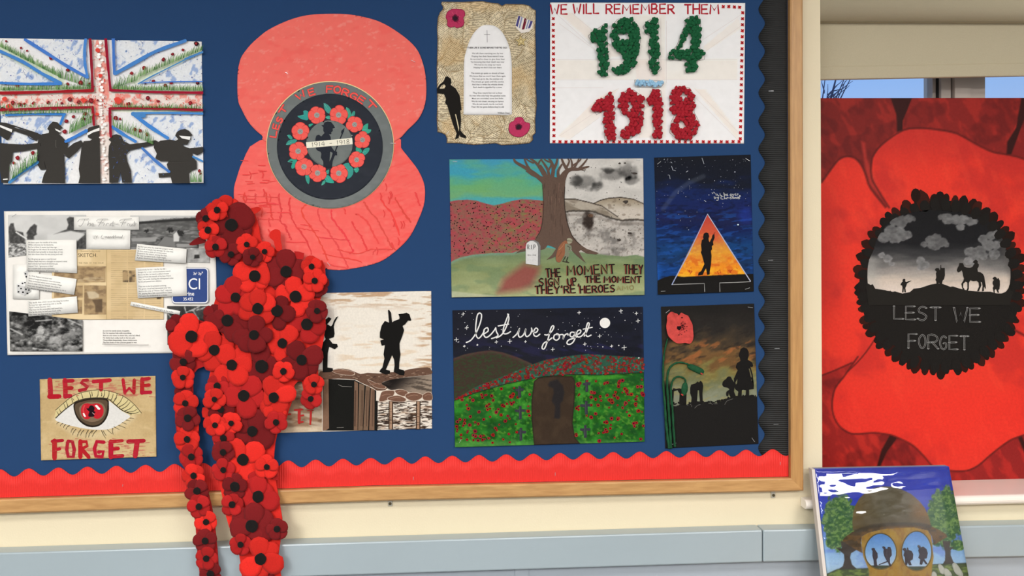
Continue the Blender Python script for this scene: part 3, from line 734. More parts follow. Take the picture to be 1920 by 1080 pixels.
# ================================================================== collage of photographs and typed poem
def collage():
    KL(530)
    T = Z(0, 380, 3.6)
    t = thing('poem_collage', P(205, 665, DP), 'white collage sheet of grey war photographs, old newspaper and typed poem slips', 'collage')
    dep = lambda x, y: DP + .004 * max(0, (y - 600) / 66) * max(0, 1 - x / 420)
    def bg_(X, Y, U, V):
        c = np.tile([236., 233., 226.], (len(X), 1)); return mixc(c, ss(.45, .7, fbm(X, Y, 60, 60, 3, 3)) * .35, (222, 218, 212))
    sheet('paper', t, [(7.5, 396), (403, 394), (408, 661), (14, 666)], 5, bg_, dep, M_PAPER)
    lv = [0.0004]
    def piece(name, q, fn, step=1.2, dz=.0004):
        lv[0] += dz; z = lv[0]; return sheet(name, t, T(q), step, fn, lambda x, y: dep(x, y) + z, M_PAPER, thick=.0003)
    def g(v): return np.stack([v, v, v * .985], -1)
    def ph1(X, Y, U, V):
        v = 190 + 30 * fbm(X, Y, 26, 16, 4, 31) - 40 * U * V; x, y = (X * 3.6, (Y - 380) * 3.6)
        v = v - 120 * ss(.3, .7, fbm(X, Y, 5, 3, 3, 8)) * ss(235, 285, y) * ss(300, 200, x)
        for q in ([(60, 165), (72, 140), (92, 138), (95, 160), (105, 190), (155, 200), (168, 250), (165, 275), (65, 275), (58, 200)], [(178, 205), (205, 165), (232, 143), (250, 155), (245, 200), (250, 215), (230, 225), (230, 250), (178, 250), (185, 220)],
                  [(450, 110), (470, 95), (500, 100), (500, 182), (580, 190), (580, 215), (480, 190), (400, 205), (360, 215), (450, 180), (462, 150)], [(520, 260), (580, 210), (582, 312), (515, 312)]):
            v = v * (1 - pmask(x, y, q, 8)) + (48 + 50 * fbm(X, Y, 3, 3, 2, 4)) * pmask(x, y, q, 8)
        k = ss(6, 3, dseg(x, y, [(110, 200), (180, 245)])); v = v * (1 - k) + 220 * k
        k = pmask(x, y, [(320, 215), (470, 195), (580, 200), (520, 260), (320, 250)], 14); v = v * (1 - k * .7) + 212 * k * .7
        return g(v)
    piece('photograph', [(55, 82), (580, 82), (582, 312), (57, 370)], ph1)
    def ph2(X, Y, U, V):
        x, y = (X * 3.6, (Y - 380) * 3.6); v = 70 + 50 * fbm(X, Y, 9, 4, 4, 41)
        sky = ss(0, 14, np.interp(x, [880, 1000, 1100, 1200, 1330], [135, 128, 112, 105, 100]) - y + 12 * fbm(X, Y, 2, 2, 2, 1)); v = v * (1 - sky) + 196 * sky
        k = ss(6, -6, np.abs(y - np.interp(x, [880, 1050, 1200, 1330], [142, 128, 118, 112])) - 8); v = v * (1 - k) + 45 * k
        v = v + 35 * ss(.55, .7, fbm(X, Y, 14, 3, 2, 5)) * ss(130, 180, y)
        for cx, cy, r in ((988, 190, 20), (1150, 185, 26), (1215, 205, 30), (1100, 245, 18)):
            k = ss(r, r * .7, np.hypot(x - cx, (y - cy) * 1.3) + 26 * (fbm(X, Y, 2.5, 2.5, 3, 17) - .5)); v = v * (1 - k) + 44 * k
        for q, b in (([(1065, 285), (1110, 228), (1180, 240), (1182, 300), (1065, 300)], 120), ([(1170, 215), (1192, 195), (1210, 230), (1208, 262), (1172, 262)], 205), ([(1195, 278), (1330, 280), (1330, 300), (1195, 300)], 150), ([(885, 240), (1060, 232), (1050, 262), (890, 262)], 150)):
            k = pmask(x, y, q, 5); v = v * (1 - k) + b * k
        return g(v)
    piece('photograph', [(880, 86), (1340, 88), (1340, 312), (880, 312)], ph2)
    def ph2b(X, Y, U, V): 
        v = 120 + 90 * fbm(X, Y, 8, 8, 4, 61); x, y = (X * 3.6, (Y - 380) * 3.6)
        k = pmask(x, y, [(1312, 352), (1345, 350), (1348, 375), (1310, 378)], 5); return g(v * (1 - k) + 50 * k)
    piece('photograph', [(1258, 305), (1415, 310), (1415, 406), (1258, 404)], ph2b)
    def news(X, Y, U, V):
        x, y = (X * 3.6, (Y - 380) * 3.6); c = np.tile([226., 203., 160.], (len(X), 1)); c = mixc(c, ss(.4, .7, fbm(X, Y, 30, 30, 3, 71)) * .5, (190, 164, 118))
        c = mixc(c, ss(718, 722, x) * .5, (207, 180, 134)); c = mixc(c, ss(3, 1, np.abs(x - 720)), (176, 150, 104))
        ln = (np.sin(y * 2 * np.pi / 13) > .3) & (x > 745) & (x < 1085) & (np.abs(((x - 745) % 115) - 57) < 52); c = mixc(c, ln * (.10 + .22 * fbm(X, Y, 6, 3, 2, 9)), (120, 98, 70))
        for q, b in (([(365, 425), (715, 430), (712, 538), (365, 540)], 0), ([(365, 560), (560, 560), (560, 640), (365, 640)], 0), ([(365, 655), (555, 658), (555, 752), (365, 755)], 0), ([(568, 558), (718, 560), (716, 755), (568, 757)], 0), ([(828, 458), (866, 458), (866, 538), (828, 538)], 1), ([(872, 460), (912, 460), (912, 538), (872, 538)], 1), ([(1058, 600), (1090, 600), (1090, 652), (1058, 652)], 1)):
            k = pmask(x, y, q, 3); c = mixc(c, k * .9, (168, 142, 104)); c = mixc(c, k * ss(.35, .75, fbm(X, Y, 9, 6, 4, 77 + int(q[0][0]))) * .75, (120, 98, 74) if not b else (70, 60, 50))
        k = pmask(x, y, [(585, 600), (640, 600), (668, 620), (668, 640), (620, 650), (600, 645)], 8); c = mixc(c, k * .8, (206, 190, 160))
        for q in ([(620, 655), (690, 650), (690, 740), (645, 740), (640, 690)],): c = mixc(c, pmask(x, y, q, 8) * .8, (88, 72, 56))
        k = pmask(x, y, [(505, 505), (700, 500), (710, 530), (505, 535)], 10) * ss(.4, .6, fbm(X, Y, 8, 2, 2, 6)); c = mixc(c, k * .6, (196, 176, 140))
        return c
    piece('newspaper_page', [(352, 316), (1102, 318), (1104, 788), (350, 790)], news, step=1.1)
    z = lv[0] + .0001; L = Lay(lambda x, y: dep(x, y) + z)
    Tt = lambda x, y: (x / 3.6, 380 + y / 3.6)
    for s_, x, y, h, wm in (('SKETCH.', 525, 366, 24, 170), ('Illustrated Sunday Herald', 545, 331, 9, 150), ('THE  MAN  OF  THE  HOUR', 530, 412, 10, 170)):
        (px, py) = Tt(x, y); typed(L, s_, px, py, h / 3.6, (70, 56, 44) if h > 20 else (132, 110, 80), 0, wm / 3.6)
    L.build('headline', t, M_INK)
    wh = lambda X, Y, U, V: np.tile([240., 238., 232.], (len(X), 1))
    piece('title_slip', [(500, 95), (938, 95), (938, 182), (500, 184)], wh, 12)
    piece('title_slip', [(583, 180), (880, 186), (878, 314), (583, 312)], wh, 12)
    piece('photograph', [(88, 418), (265, 418), (263, 652), (86, 650)], wh, 12)
    def ph3(X, Y, U, V):
        x, y = (X * 3.6, (Y - 380) * 3.6); v = 92 + 150 * (fbm(X, Y, 8, 6, 5, 81) - .5) * 1.6
        v = v - 50 * pmask(x, y, [(80, 740), (350, 760), (350, 850), (200, 850), (62, 800)], 10)
        for cx, cy, rx, ry, b in ((275, 915, 38, 26, 165), (375, 940, 62, 45, 150), (440, 925, 30, 30, 135), (275, 860, 30, 40, 170), (480, 900, 60, 30, 120), (120, 900, 50, 40, 95), (475, 980, 60, 22, 140)):
            r = np.hypot((x - cx) / rx, (y - cy) / ry) + .5 * (fbm(X, Y, 5, 5, 3, 83) - .5); k = ss(1.1, .6, r); v = v * (1 - k) + (b + 60 * (fbm(X, Y, 4, 4, 3, 5) - .5) - 25 * (y - cy) / ry) * k
        for a, b in (((70, 850), (150, 890)), ((240, 800), (350, 790)), ((225, 985), (330, 995)), ((460, 790), (555, 830))):
            k = ss(7, 3, dseg(x, y, [a, b])) * .7; v = v * (1 - k) + 190 * k
        v = v - 40 * ss(.58, .72, fbm(X, Y, 9, 5, 3, 87))
        return g(np.clip(v, 25, 225))
    piece('photograph', [(62, 733), (557, 793), (557, 1003), (68, 1003)], ph3, 1.0)
    def ph4(X, Y, U, V):
        x, y = (X * 3.6, (Y - 380) * 3.6); v = 42 + 40 * fbm(X, Y, 7, 7, 3, 91)
        for q in ([(1245, 700), (1255, 740), (1300, 725), (1345, 700)], [(1300, 725), (1330, 770), (1350, 800)], [(1130, 745), (1170, 790), (1140, 840)], [(1190, 740), (1230, 800)], [(1150, 900), (1170, 950)], [(1330, 725), (1390, 705)]):
            k = ss(13, 4, dseg(x, y, q) + 9 * fbm(X, Y, 2.5, 2.5, 2, 3)); v = v * (1 - k) + 165 * k
        return g(v)
    piece('photograph', [(1128, 698), (1395, 698), (1395, 962), (1130, 960)], ph4, 1.0)
    # chemistry tile
    def rr(x0, y0, x1, y1, r):
        o_ = []
        for cx, cy, a0 in ((x1 - r, y0 + r, -90), (x1 - r, y1 - r, 0), (x0 + r, y1 - r, 90), (x0 + r, y0 + r, 180)):
            for i in range(5): a = math.radians(a0 + 22.5 * i); o_.append((cx + r * math.cos(a), cy + r * math.sin(a)))
        return o_
    z4 = lv[0] + .0003; L = Lay(lambda x, y: dep(x, y) + z4)
    L.poly(T(rr(1158, 438, 1408, 682, 24)), (120, 124, 140)); L.poly(T(rr(1161, 440, 1405, 679, 23)), (236, 236, 238)); L.poly(T(rr(1166, 446, 1399, 672, 20)), (56, 76, 132))
    W_ = (240, 240, 242)
    for s_, x, y, h, bd in (('Cl', 1268, 585, 76, .0), ('Chlorine', 1190, 627, 27, .012), ('35.452', 1236, 660, 20, .012), ('3s² 3p⁵', 1304, 487, 18, .012)):
        px, py = Tt(x, y); typed(L, s_, px, py, h / 3.6, W_, 0, bold=bd, sq=.88)
    L.build('chemistry_tile', t, M_INK)
    # dice
    L = Lay(lambda x, y: dep(x, y) + z4)
    L.poly(T([(112, 552), (150, 530), (205, 545), (208, 600), (165, 628), (115, 610)]), (206, 206, 204)); L.poly(T([(112, 552), (150, 530), (190, 538), (165, 566)]), (228, 228, 226)); L.poly(T([(165, 566), (205, 548), (208, 600), (165, 628)]), (180, 180, 178))
    L.poly(T([(160, 470), (185, 458), (200, 470), (200, 515), (175, 512)]), (196, 196, 194))
    for x, y, r in ((125, 562, 6), (142, 580, 6), (125, 602, 6), (155, 605, 7), (185, 560, 6), (175, 585, 6), (195, 590, 6), (184, 612, 6), (152, 545, 6), (172, 480, 6), (178, 500, 6), (168, 540, 5)):
        (a, b), = T([(x, y)]); L.ell(a, b, r / 3.3, r / 4, (40, 40, 40), n=8)
    L.build('printed_dice', t, M_INK)
    # typed slips
    G_ = (108, 106, 104)
    def slip(q, lines, x, y, dy, ang, h=9.5, wm=None, col=G_):
        piece('poem_slip', q, wh, 12); zz = lv[0] + .0001; L_ = Lay(lambda a, b: dep(a, b) + zz)
        for i, s_ in enumerate(lines):
            if not s_: continue
            px, py = Tt(x + i * dy * math.sin(math.radians(ang)), y + i * dy)
            typed(L_, s_, px, py, h / 3.6, col, ang, (wm / 3.6) if wm else None, bold=.012, sq=.95)
        L_.build('typed_lines', t, M_INK)
    slip([(177, 252), (515, 250), (520, 476), (180, 462)], ['He leans upon the needle of his stick,', 'While coloured, by his dexterity,', 'For he is blind, it seems just days ago', 'He fought for life where all around lay death.', 'He thinks back greedily to those days of red,', 'And also those when he was young and well.', '',
          'For life gives up upon a road farmed', 'Where death was not a thought on anyone’s mind', 'And nobody had heard of chlorine gas.', 'Utensil ‘Yim’, “ignorance is bliss”', 'So it would seem to be a paradise,', 'But for a fated throes of fortune’s pass.'], 190, 273, 16, 0, wm=310)
    slip([(190, 470), (517, 515), (500, 622), (165, 575)], ['In 1914, England declared war.', 'Soon propaganda posters were the norm.', 'They presented every sense of every village,', 'And to think that he, himself, was taken in', 'How very thoughtless he must have been to do it.', 'But, despite his young age, he was told into it.'], 195, 497, 16.5, -8, wm=310)
    slip([(190, 662), (518, 632), (525, 742), (192, 768)], ['The deadly date, which caused this thing his mother', 'To lose her sight, and along with it, his life', 'April Twenty-Second, 1915.', 'The hour his life unravelled, hell loved him.', 'For by the time, he had seen much strife,', 'But never one that took so many lives.'], 195, 681, 16, 3.5, wm=312)
    slip([(925, 278), (1260, 312), (1255, 410), (910, 390)], ['As that was when he smelt the pungent smell,', 'The smell of bleach, but stronger far than that', 'At that smell, a state of consternation', 'Erupted in the trench, among the dust.', 'Far near no-man’s land, a fright began,', 'A green cloud slowly crept towards the men'], 930, 300, 15, -5, wm=305)
    slip([(915, 440), (1258, 425), (1262, 628), (930, 645)], ['Instinctively he ran – ran for his life! –', 'Straight for a near communications trench', 'But as he fled, he heard a stilled wheeze', 'Uttered from the mouth of his best friend.', '“No”, he could, hearing the whimpered noise', 'As his pal passed into oblivion', '',
          'That was to be his greatest undoing.', 'The green cloud had descended over him,', 'And as the cries of “Poison Gas!” rang out,', 'He, gasping like a fish removed from water.', 'Fell upon the duckboards in a choke.'], 930, 459, 16, 2.4, wm=312)
    slip([(885, 668), (1217, 732), (1211, 760), (878, 695)], ['“BLIND!” That was his first thought, as he woke.'], 893, 692, 16, -10.6, wm=305, h=10.5)
    L = Lay(lambda x, y: dep(x, y) + .0008)
    for i, s_ in enumerate(['So now he stands alone, incapable.', 'For he requires help with everything,', 'And no-one wants to know him, now he’s blind.', 'He thinks back sadly, back to his lost pals.', 'Those killed desperately, those victims sons.', 'The first fruits of the sciences gassed in war.']):
        px, py = Tt(694, 869 + i * 15.8); typed(L, s_, px, py, 9.5 / 3.6, G_, 0, 305 / 3.6, bold=.012, sq=.95)
    L.build('typed_lines', t, M_INK)
    piece('poem_slip', [(690, 950), (1003, 957), (1003, 962), (690, 956)], lambda X, Y, U, V: np.tile([214., 210., 204.], (len(X), 1)), 12)
    # handwriting on the title slips
    z5 = lv[0] + .0004; L = Lay(lambda x, y: dep(x, y) + z5); gy = (150, 148, 146)
    def hw(q, w_=.9, sm=3): L.stroke(T(q), w_, gy, sm=sm)
    hw([(525, 130), (540, 112), (585, 110), (600, 108)]); hw([(572, 112), (560, 140), (545, 158), (530, 155)])
    hw([(598, 125), (590, 155), (600, 140), (612, 142), (608, 157)]); hw([(620, 150), (632, 145), (622, 140), (618, 155), (635, 155)])
    hw([(650, 125), (665, 112), (715, 110), (730, 112)]); hw([(695, 112), (675, 140), (665, 160)]); hw([(660, 135), (700, 133)])
    hw([(705, 140), (698, 157)]); hw([(715, 157), (722, 140), (735, 142)]); hw([(755, 140), (742, 145), (750, 150), (738, 157)]); hw([(765, 125), (755, 155), (768, 155)]); hw([(752, 138), (772, 137)])
    hw([(780, 145), (800, 144)]); hw([(805, 125), (825, 112), (868, 110), (890, 108)]); hw([(845, 112), (828, 140), (820, 160)]); hw([(810, 135), (850, 133)])
    hw([(858, 157), (862, 142), (872, 142)]); hw([(878, 142), (876, 157), (888, 156), (890, 142)]); hw([(896, 142), (893, 157)]); hw([(908, 125), (902, 157)]); hw([(900, 138), (918, 137)]); hw([(920, 142), (908, 148), (914, 152), (905, 158)])
    hw([(628, 222), (630, 240), (640, 238), (638, 222)], .7); hw([(645, 222), (652, 232), (658, 222), (648, 242)], .7)
    hw([(690, 218), (682, 240), (702, 240)], .8); x = 706
    for k in range(5): hw([(x, 236), (x + 4, 226), (x + 8, 240), (x + 12, 228)], .7); x += 12 if k != 3 else 14
    hw([(768, 218), (764, 242)], .8); hw([(782, 218), (776, 242)], .8); hw([(765, 230), (780, 229)], .8)
    x = 786
    for k in range(4): hw([(x, 238), (x + 3, 228), (x + 8, 238)], .7); x += 10
    hw([(828, 218), (822, 242)], .8)
    L.build('handwriting', t, M_INK)
    staples(t, [(26, 404, 35, 9)], DP + .001)
collage()

# ================================================================== eye painting
def eye_painting():
    KL(790)
    s_ = 5.684; T = Z(60, 690, s_)
    t = thing('eye_painting', P(185, 862, DP), 'tan painting of a wide eye between two rows of blood red capitals', 'painting')
    cn = T([(82, 120), (1315, 85), (1325, 945), (97, 985)])
    def fn(X, Y, U, V):
        c = np.tile([206., 180., 132.], (len(X), 1)); c = mixc(c, ss(.35, .7, fbm(X, Y, 40, 30, 3, 3)) * .6, (188, 160, 112)); c = mixc(c, ss(.55, .75, fbm(X, Y, 25, 12, 3, 8)) * .4, (222, 200, 154))
        x, y = (X - 60) * s_, (Y - 690) * s_
        k = ss(60, 0, dseg(x, y, [(250, 540), (450, 700), (650, 730), (900, 660), (1080, 520)])); c = mixc(c, k * .5, (224, 208, 168))
        for rg in (((150, 130, 1260, 300)), ((200, 770, 1200, 960))):
            k = ss(rg[0], rg[0] + 60, x) * ss(rg[2] + 30, rg[2] - 30, x) * ss(rg[1] - 25, rg[1] + 10, y) * ss(rg[3] + 25, rg[3] - 10, y)
            c = mixc(c, k * ss(.54, .66, fbm(X, Y, 14, 2.2, 3, 14)) * .55, (190, 92, 84))
        edge = np.minimum(np.minimum(U * 218, (1 - U) * 218), np.minimum(V * 152, (1 - V) * 152)); c = mixc(c, ss(5, 0, edge) * .4 * ss(.3, .7, fbm(X, Y, 10, 10, 2, 2)), (150, 122, 72))
        return c
    dep = lambda x, y: DP + .0025 * max(0, (y - 820) / 45) ** 2
    sheet('paper', t, cn, 1.5, fn, dep, M_PAINT)
    L = Lay(lambda x, y: dep(x, y) + .0001)
    L.poly(T([(245, 540), (262, 440), (340, 365), (450, 290), (600, 248), (740, 232), (880, 262), (1000, 318), (1090, 390), (1165, 480), (1100, 490), (1040, 500), (960, 460), (800, 330), (600, 325), (440, 370), (330, 460)]), (218, 202, 148), 3)
    L.poly(T([(245, 545), (330, 462), (440, 385), (520, 350), (700, 325), (800, 340), (880, 395), (960, 460), (1045, 510), (1000, 555), (900, 620), (800, 655), (640, 655), (480, 630), (330, 590)]), (226, 224, 218), 3)
    L.poly(T([(446, 380), (520, 345), (640, 322), (800, 330), (820, 400), (815, 480), (780, 560), (720, 615), (640, 632), (560, 610), (490, 550), (452, 470)]), (44, 36, 28), 3)
    L.poly(T([(462, 390), (530, 360), (640, 338), (790, 345), (802, 410), (795, 480), (765, 550), (710, 600), (640, 612), (570, 592), (505, 540), (465, 465)]), (92, 76, 58), 3)
    L.poly(T([(505, 420), (560, 375), (640, 360), (740, 372), (782, 430), (775, 490), (730, 550), (640, 575), (550, 550), (510, 490)]), (128, 108, 86), 3)
    R_ = (196, 36, 48)
    for q in ([(522, 440), (545, 390), (590, 376), (632, 385), (690, 376), (740, 395), (762, 440), (755, 500), (720, 535), (680, 540), (640, 515), (600, 545), (560, 540), (528, 495)],): L.poly(T(q), R_, 3)
    L.stroke(T([(560, 400), (545, 450), (570, 520)]), 2.6, (214, 74, 74), sm=3)
    L.poly(T([(580, 425), (600, 432), (615, 405), (640, 398), (668, 425), (660, 460), (678, 470), (660, 490), (665, 515), (605, 520), (602, 490), (612, 465), (590, 448)]), (34, 20, 26), 2)
    L.poly(T([(668, 400), (690, 392), (728, 432), (722, 446), (704, 444)]), (244, 240, 236)); L.poly(T([(540, 480), (555, 480), (575, 515), (562, 524), (548, 508)]), (244, 240, 236)); L.stroke(T([(642, 475), (665, 495)]), 1.0, (200, 170, 168))
    L.build('eye', t)
    L = Lay(lambda x, y: dep(x, y) + .0007); K_ = (66, 60, 48)
    L.stroke(T([(250, 450), (340, 370), (450, 290), (600, 245), (740, 233), (880, 262), (1000, 316), (1090, 390), (1168, 482)]), .9, K_, sm=3)
    L.stroke(T([(250, 535), (330, 460), (440, 375), (500, 345), (620, 320), (800, 325), (880, 385), (960, 450), (1060, 492)]), 1.6, K_, sm=3)
    for a in ((285, 500, 262, 462), (310, 480, 285, 430), (355, 432, 335, 375), (380, 415, 362, 355), (430, 370, 415, 310), (500, 345, 470, 290), (540, 325, 520, 262), (625, 318, 605, 240), (690, 312, 705, 240), (755, 318, 775, 236), (800, 325, 822, 242), (830, 350, 865, 275), (860, 370, 908, 270), (900, 400, 970, 300), (925, 415, 1025, 340), (950, 440, 1045, 365), (980, 460, 1085, 395), (1010, 470, 1120, 440), (1040, 485, 1150, 462), (640, 300, 632, 250), (735, 300, 740, 260), (880, 330, 900, 305), (440, 340, 430, 320)):
        mx_, my_ = (a[0] + a[2]) / 2 + 6, (a[1] + a[3]) / 2 + 8; L.stroke(T([a[:2], (mx_, my_), a[2:]]), 1.3, K_, sm=3, w1=.5)
    for a in ((290, 575, 262, 600), (330, 590, 300, 620), (360, 600, 335, 640), (400, 610, 360, 655), (440, 640, 415, 690), (470, 650, 430, 715), (520, 655, 480, 735), (555, 660, 515, 720), (600, 660, 570, 745), (640, 665, 600, 740), (690, 662, 640, 735), (655, 665, 635, 700), (740, 665, 785, 750), (800, 655, 850, 700), (870, 625, 935, 660), (920, 610, 1000, 640), (960, 580, 1010, 600), (1000, 555, 1050, 565), (1040, 535, 1090, 540), (760, 668, 790, 720), (860, 640, 865, 710)):
        mx_, my_ = (a[0] + a[2]) / 2 - 6, (a[1] + a[3]) / 2 - 4; L.stroke(T([a[:2], (mx_, my_), a[2:]]), 1.1, K_, sm=3, w1=.5)
    L.build('eyelashes', t)
    R2 = (176, 34, 46); cnt = [2, 4, 1, 2, 3, 4, 3, 1, 3, 1, 4, 2]; L = Lay(lambda x, y: dep(x, y) + .0004)
    def B(q, w_=9.0):
        nonlocal L
        L.stroke(T(q), w_, tuple(v + rnd.uniform(-6, 8) for v in R2), wob=.12); cnt[0] -= 1
        if cnt[0] == 0: L.build('letter', t); cnt.pop(0); L = Lay(lambda x, y: dep(x, y) + .0004)
    B([(190, 125), (195, 220), (198, 305)]); B([(185, 305), (290, 303)]); B([(350, 130), (355, 220), (355, 305)]); B([(350, 140), (435, 135)], 7); B([(350, 215), (425, 212)], 7); B([(350, 300), (410, 297)], 8)
    B([(590, 130), (545, 132), (525, 155), (560, 180), (590, 200), (570, 225), (505, 240)], 6.5); B([(655, 145), (830, 130)], 7.5); B([(735, 140), (735, 230)], 8)
    B([(970, 125), (990, 268)], 6); B([(990, 262), (1035, 215), (1085, 265)], 5); B([(1085, 265), (1090, 128)], 6.5); B([(1175, 118), (1172, 265)], 8); B([(1170, 122), (1250, 112)], 6.5); B([(1170, 190), (1250, 180)], 6); B([(1170, 262), (1265, 258)], 6.5)
    B([(240, 775), (240, 960)], 9); B([(215, 782), (325, 772)], 6); B([(240, 870), (295, 862)], 6); B([(380, 790), (370, 870), (385, 945), (440, 945), (450, 870), (430, 785), (385, 780)], 6.5)
    B([(515, 780), (515, 950)], 8); B([(515, 785), (580, 785), (590, 830), (520, 865)], 6); B([(530, 865), (605, 950)], 7); B([(765, 790), (690, 785), (665, 860), (680, 940), (750, 945), (760, 890), (710, 895)], 7)
    B([(840, 785), (840, 950)], 9); B([(840, 785), (960, 775)], 6.5); B([(840, 865), (920, 858)], 6.5); B([(840, 945), (965, 935)], 7); B([(1025, 785), (1190, 775)], 8); B([(1120, 790), (1100, 935)], 10)
    L = Lay(lambda x, y: dep(x, y) + .0003)
    for i in range(90):
        r_ = rnd.random() < .5; x = rnd.uniform(150, 1260); y = rnd.uniform(115, 320) if r_ else rnd.uniform(750, 965)
        if r_ and 480 < x < 900 and y > 240: continue
        (a, b), = T([(x, y)]); L.stroke([(a, b), (a + rnd.uniform(3, 14), b + rnd.uniform(-.8, .8))], rnd.uniform(.5, 1.4), (188, 88, 80), w1=.3)
    L.build('brush_smears', t)['kind'] = 'stuff'
eye_painting()
# ================================================================== large card poppy with wreath
def card_poppy():
    KL(150)
    T4 = Z(420, 10, 3.6); T5 = Z(420, 280, 3.6); TW = Z(520, 190, 5.4); T7 = Z(440, 360, 5.19); TR_ = Z(480, 140, 6.75)
    t = thing('card_poppy', P(618, 500, DP), 'very large coral red card poppy with a painted wreath in its grey ringed middle', 'poppy')
    up = smooth(T4([(262, 885), (210, 840), (160, 780), (118, 700), (97, 650), (90, 560), (93, 450), (105, 385), (125, 335), (180, 265), (240, 210), (300, 165), (400, 115), (500, 80), (600, 62), (740, 57), (850, 62), (950, 80), (1050, 110), (1150, 165), (1250, 240), (1310, 310), (1345, 400), (1362, 490), (1365, 600), (1350, 690), (1310, 770), (1240, 840), (1167, 910), (1000, 960), (430, 960), (268, 912)]), 3)
    lo = smooth(T5([(240, -60), (130, 75), (90, 180), (68, 260), (68, 340), (85, 420), (130, 500), (200, 590), (350, 700), (520, 775), (690, 808), (780, 815), (850, 808), (980, 782), (1080, 745), (1190, 660), (1260, 580), (1310, 480), (1345, 390), (1357, 310), (1350, 230), (1310, 140), (1250, 60), (1195, -10), (1150, -90), (700, -130)]), 3)
    KL(400)
    def fl(X, Y):
        c = np.tile([249., 97., 91.], (len(X), 1)); d_ = np.hypot(X - 618, Y - 272); a_ = np.arctan2(Y - 272, X - 618)
        c = mixc(c, ss(.4, .75, fbm(X, Y, 60, 3, 3, 3, 8)) * .35, (252, 116, 108)); c = mixc(c, ss(.45, .8, fbm(X, Y, 30, 5, 3, 13, -20)) * .4 * ss(670, 740, X), (236, 70, 66))
        c = mixc(c, ss(.35, .2, fbm(X, Y, 16, 16, 2, 23)) * .3, (250, 130, 118)); c = mixc(c, ss(560, 490, X) * ss(430, 480, Y) * .3, (248, 150, 136)); return c
    cutout('lower_petal', t, lo, 2.2, fl, DP, M_PAPER, thick=.0008)
    KL(110)
    def fu(X, Y):
        c = np.tile([236., 102., 93.], (len(X), 1)); c = mixc(c, ss(.4, .8, fbm(X, Y, 8, 90, 3, 3)) * .3, (236, 106, 96)); c = mixc(c, ss(.66, .74, fbm(X, Y, 9, 5, 4, 33)) * .5, (240, 142, 130)); return mixc(c, ss(.60, .75, fbm(X, Y, 30, 14, 3, 43)) * .35, (218, 84, 78))
    cutout('upper_petal', t, up, 2.2, fu, DP + .0011, M_PAPER, thick=.0009)
    KL(400); L = Lay(DP + .0003); dk = (222, 72, 70)
    def mk(q, w_=3.0):
        q = [(x + rnd.uniform(-1.0, 1.0), y + rnd.uniform(-.8, .8)) for x, y in smooth(T7(q), 5, False)]; q = [p for p in q if inside(np.array([p[0]]), np.array([p[1]]), lo)[0]]
        if len(q) > 1: L.stroke(q, w_, tuple(v + rnd.uniform(-6, 8) for v in dk), wob=.9)
    for q in ([(545, 60), (530, 120), (545, 210), (560, 270), (600, 340), (670, 430), (720, 520), (745, 600)], [(700, 125), (650, 170), (670, 240), (720, 310), (760, 370), (800, 430), (840, 510), (880, 600), (905, 660)],
              [(810, 170), (810, 210), (830, 270), (870, 340), (920, 390), (940, 440), (990, 500), (1030, 590), (1080, 680), (1100, 740)], [(940, 180), (945, 250), (1000, 330), (1060, 400), (1090, 450), (1130, 530), (1150, 570), (1120, 600)], [(1070, 165), (1075, 210)],
              [(1140, 290), (1180, 360), (1230, 430), (1260, 500), (1290, 570)], [(1180, 215), (1215, 230), (1290, 290), (1330, 370), (1370, 440), (1400, 500)], [(1260, 100), (1310, 180), (1380, 260), (1420, 330), (1470, 420), (1510, 510), (1560, 560)],
              [(1420, 50), (1460, 130), (1520, 200), (1560, 290), (1600, 420)], [(1560, 60), (1610, 150), (1660, 220), (1710, 290)], [(1760, 10), (1790, 90), (1800, 130)], [(100, 10), (85, 60), (100, 100)], [(205, 20), (200, 60), (205, 110)], [(310, 10), (310, 60), (320, 110), (350, 140), (355, 220), (370, 270)],
              [(435, 20), (430, 70), (440, 120), (455, 200), (440, 280), (490, 330), (520, 400), (550, 460)], [(240, 130), (270, 180), (260, 240)], [(230, 250), (225, 310), (240, 370), (270, 450)], [(330, 260), (340, 330)]): mk(q)
    for q in ([(600, 345), (700, 365), (820, 380)], [(100, 100), (320, 105), (440, 120)], [(240, 130), (350, 150)], [(240, 260), (440, 270)], [(500, 485), (690, 492)], [(860, 600), (1040, 640), (1180, 660), (1240, 690)], [(1000, 560), (1200, 600), (1330, 560), (1540, 560)], [(900, 700), (1090, 740)], [(820, 440), (950, 455), (1120, 470)], [(640, 320), (760, 330)], [(1340, 610), (1380, 560), (1500, 560)], [(420, 200), (560, 205)], [(60, 45), (200, 40), (430, 55)]): mk(q, 1.6)
    for _ in range(30):
        y = rnd.uniform(290, 470); x = rnd.uniform(450, 520) if rnd.random() < .4 else rnd.uniform(700, 785)
        if not inside(np.array([x]), np.array([y]), lo)[0]: continue
        L.stroke([(x, y), (x + 3, y + 7), (x + 1, y + 14)], 2.0, dk, wob=.8)
    for _ in range(26):
        x = rnd.uniform(445, 505); y = rnd.uniform(300, 400); L.stroke([(x, y), (x + 14, y + rnd.uniform(-2, 2))], 1.2, dk, wob=.8)
    L.build('marker_strokes', t, M_INK)['kind'] = 'stuff'
    KL(270)
    def disc(name, cx, cy, r, col, z, mt=M_PAPER, col2=None):
        pts = [(cx + r * math.cos(a * math.pi / 36), cy + r * math.sin(a * math.pi / 36)) for a in range(72)]
        f = lambda X, Y: mixc(np.tile(np.array(col, float), (len(X), 1)), ss(.5, .75, fbm(X, Y, 16, 10, 3, int(cx + r))) * .35, col2 or tuple(v * 1.2 + 6 for v in col))
        return cutout(name, t, pts, 3, f, z, mt, thick=.0006)
    pts = [(619 + 119.6 * math.cos(a * math.pi / 36), 271.6 + 119.6 * math.sin(a * math.pi / 36)) for a in range(72)]
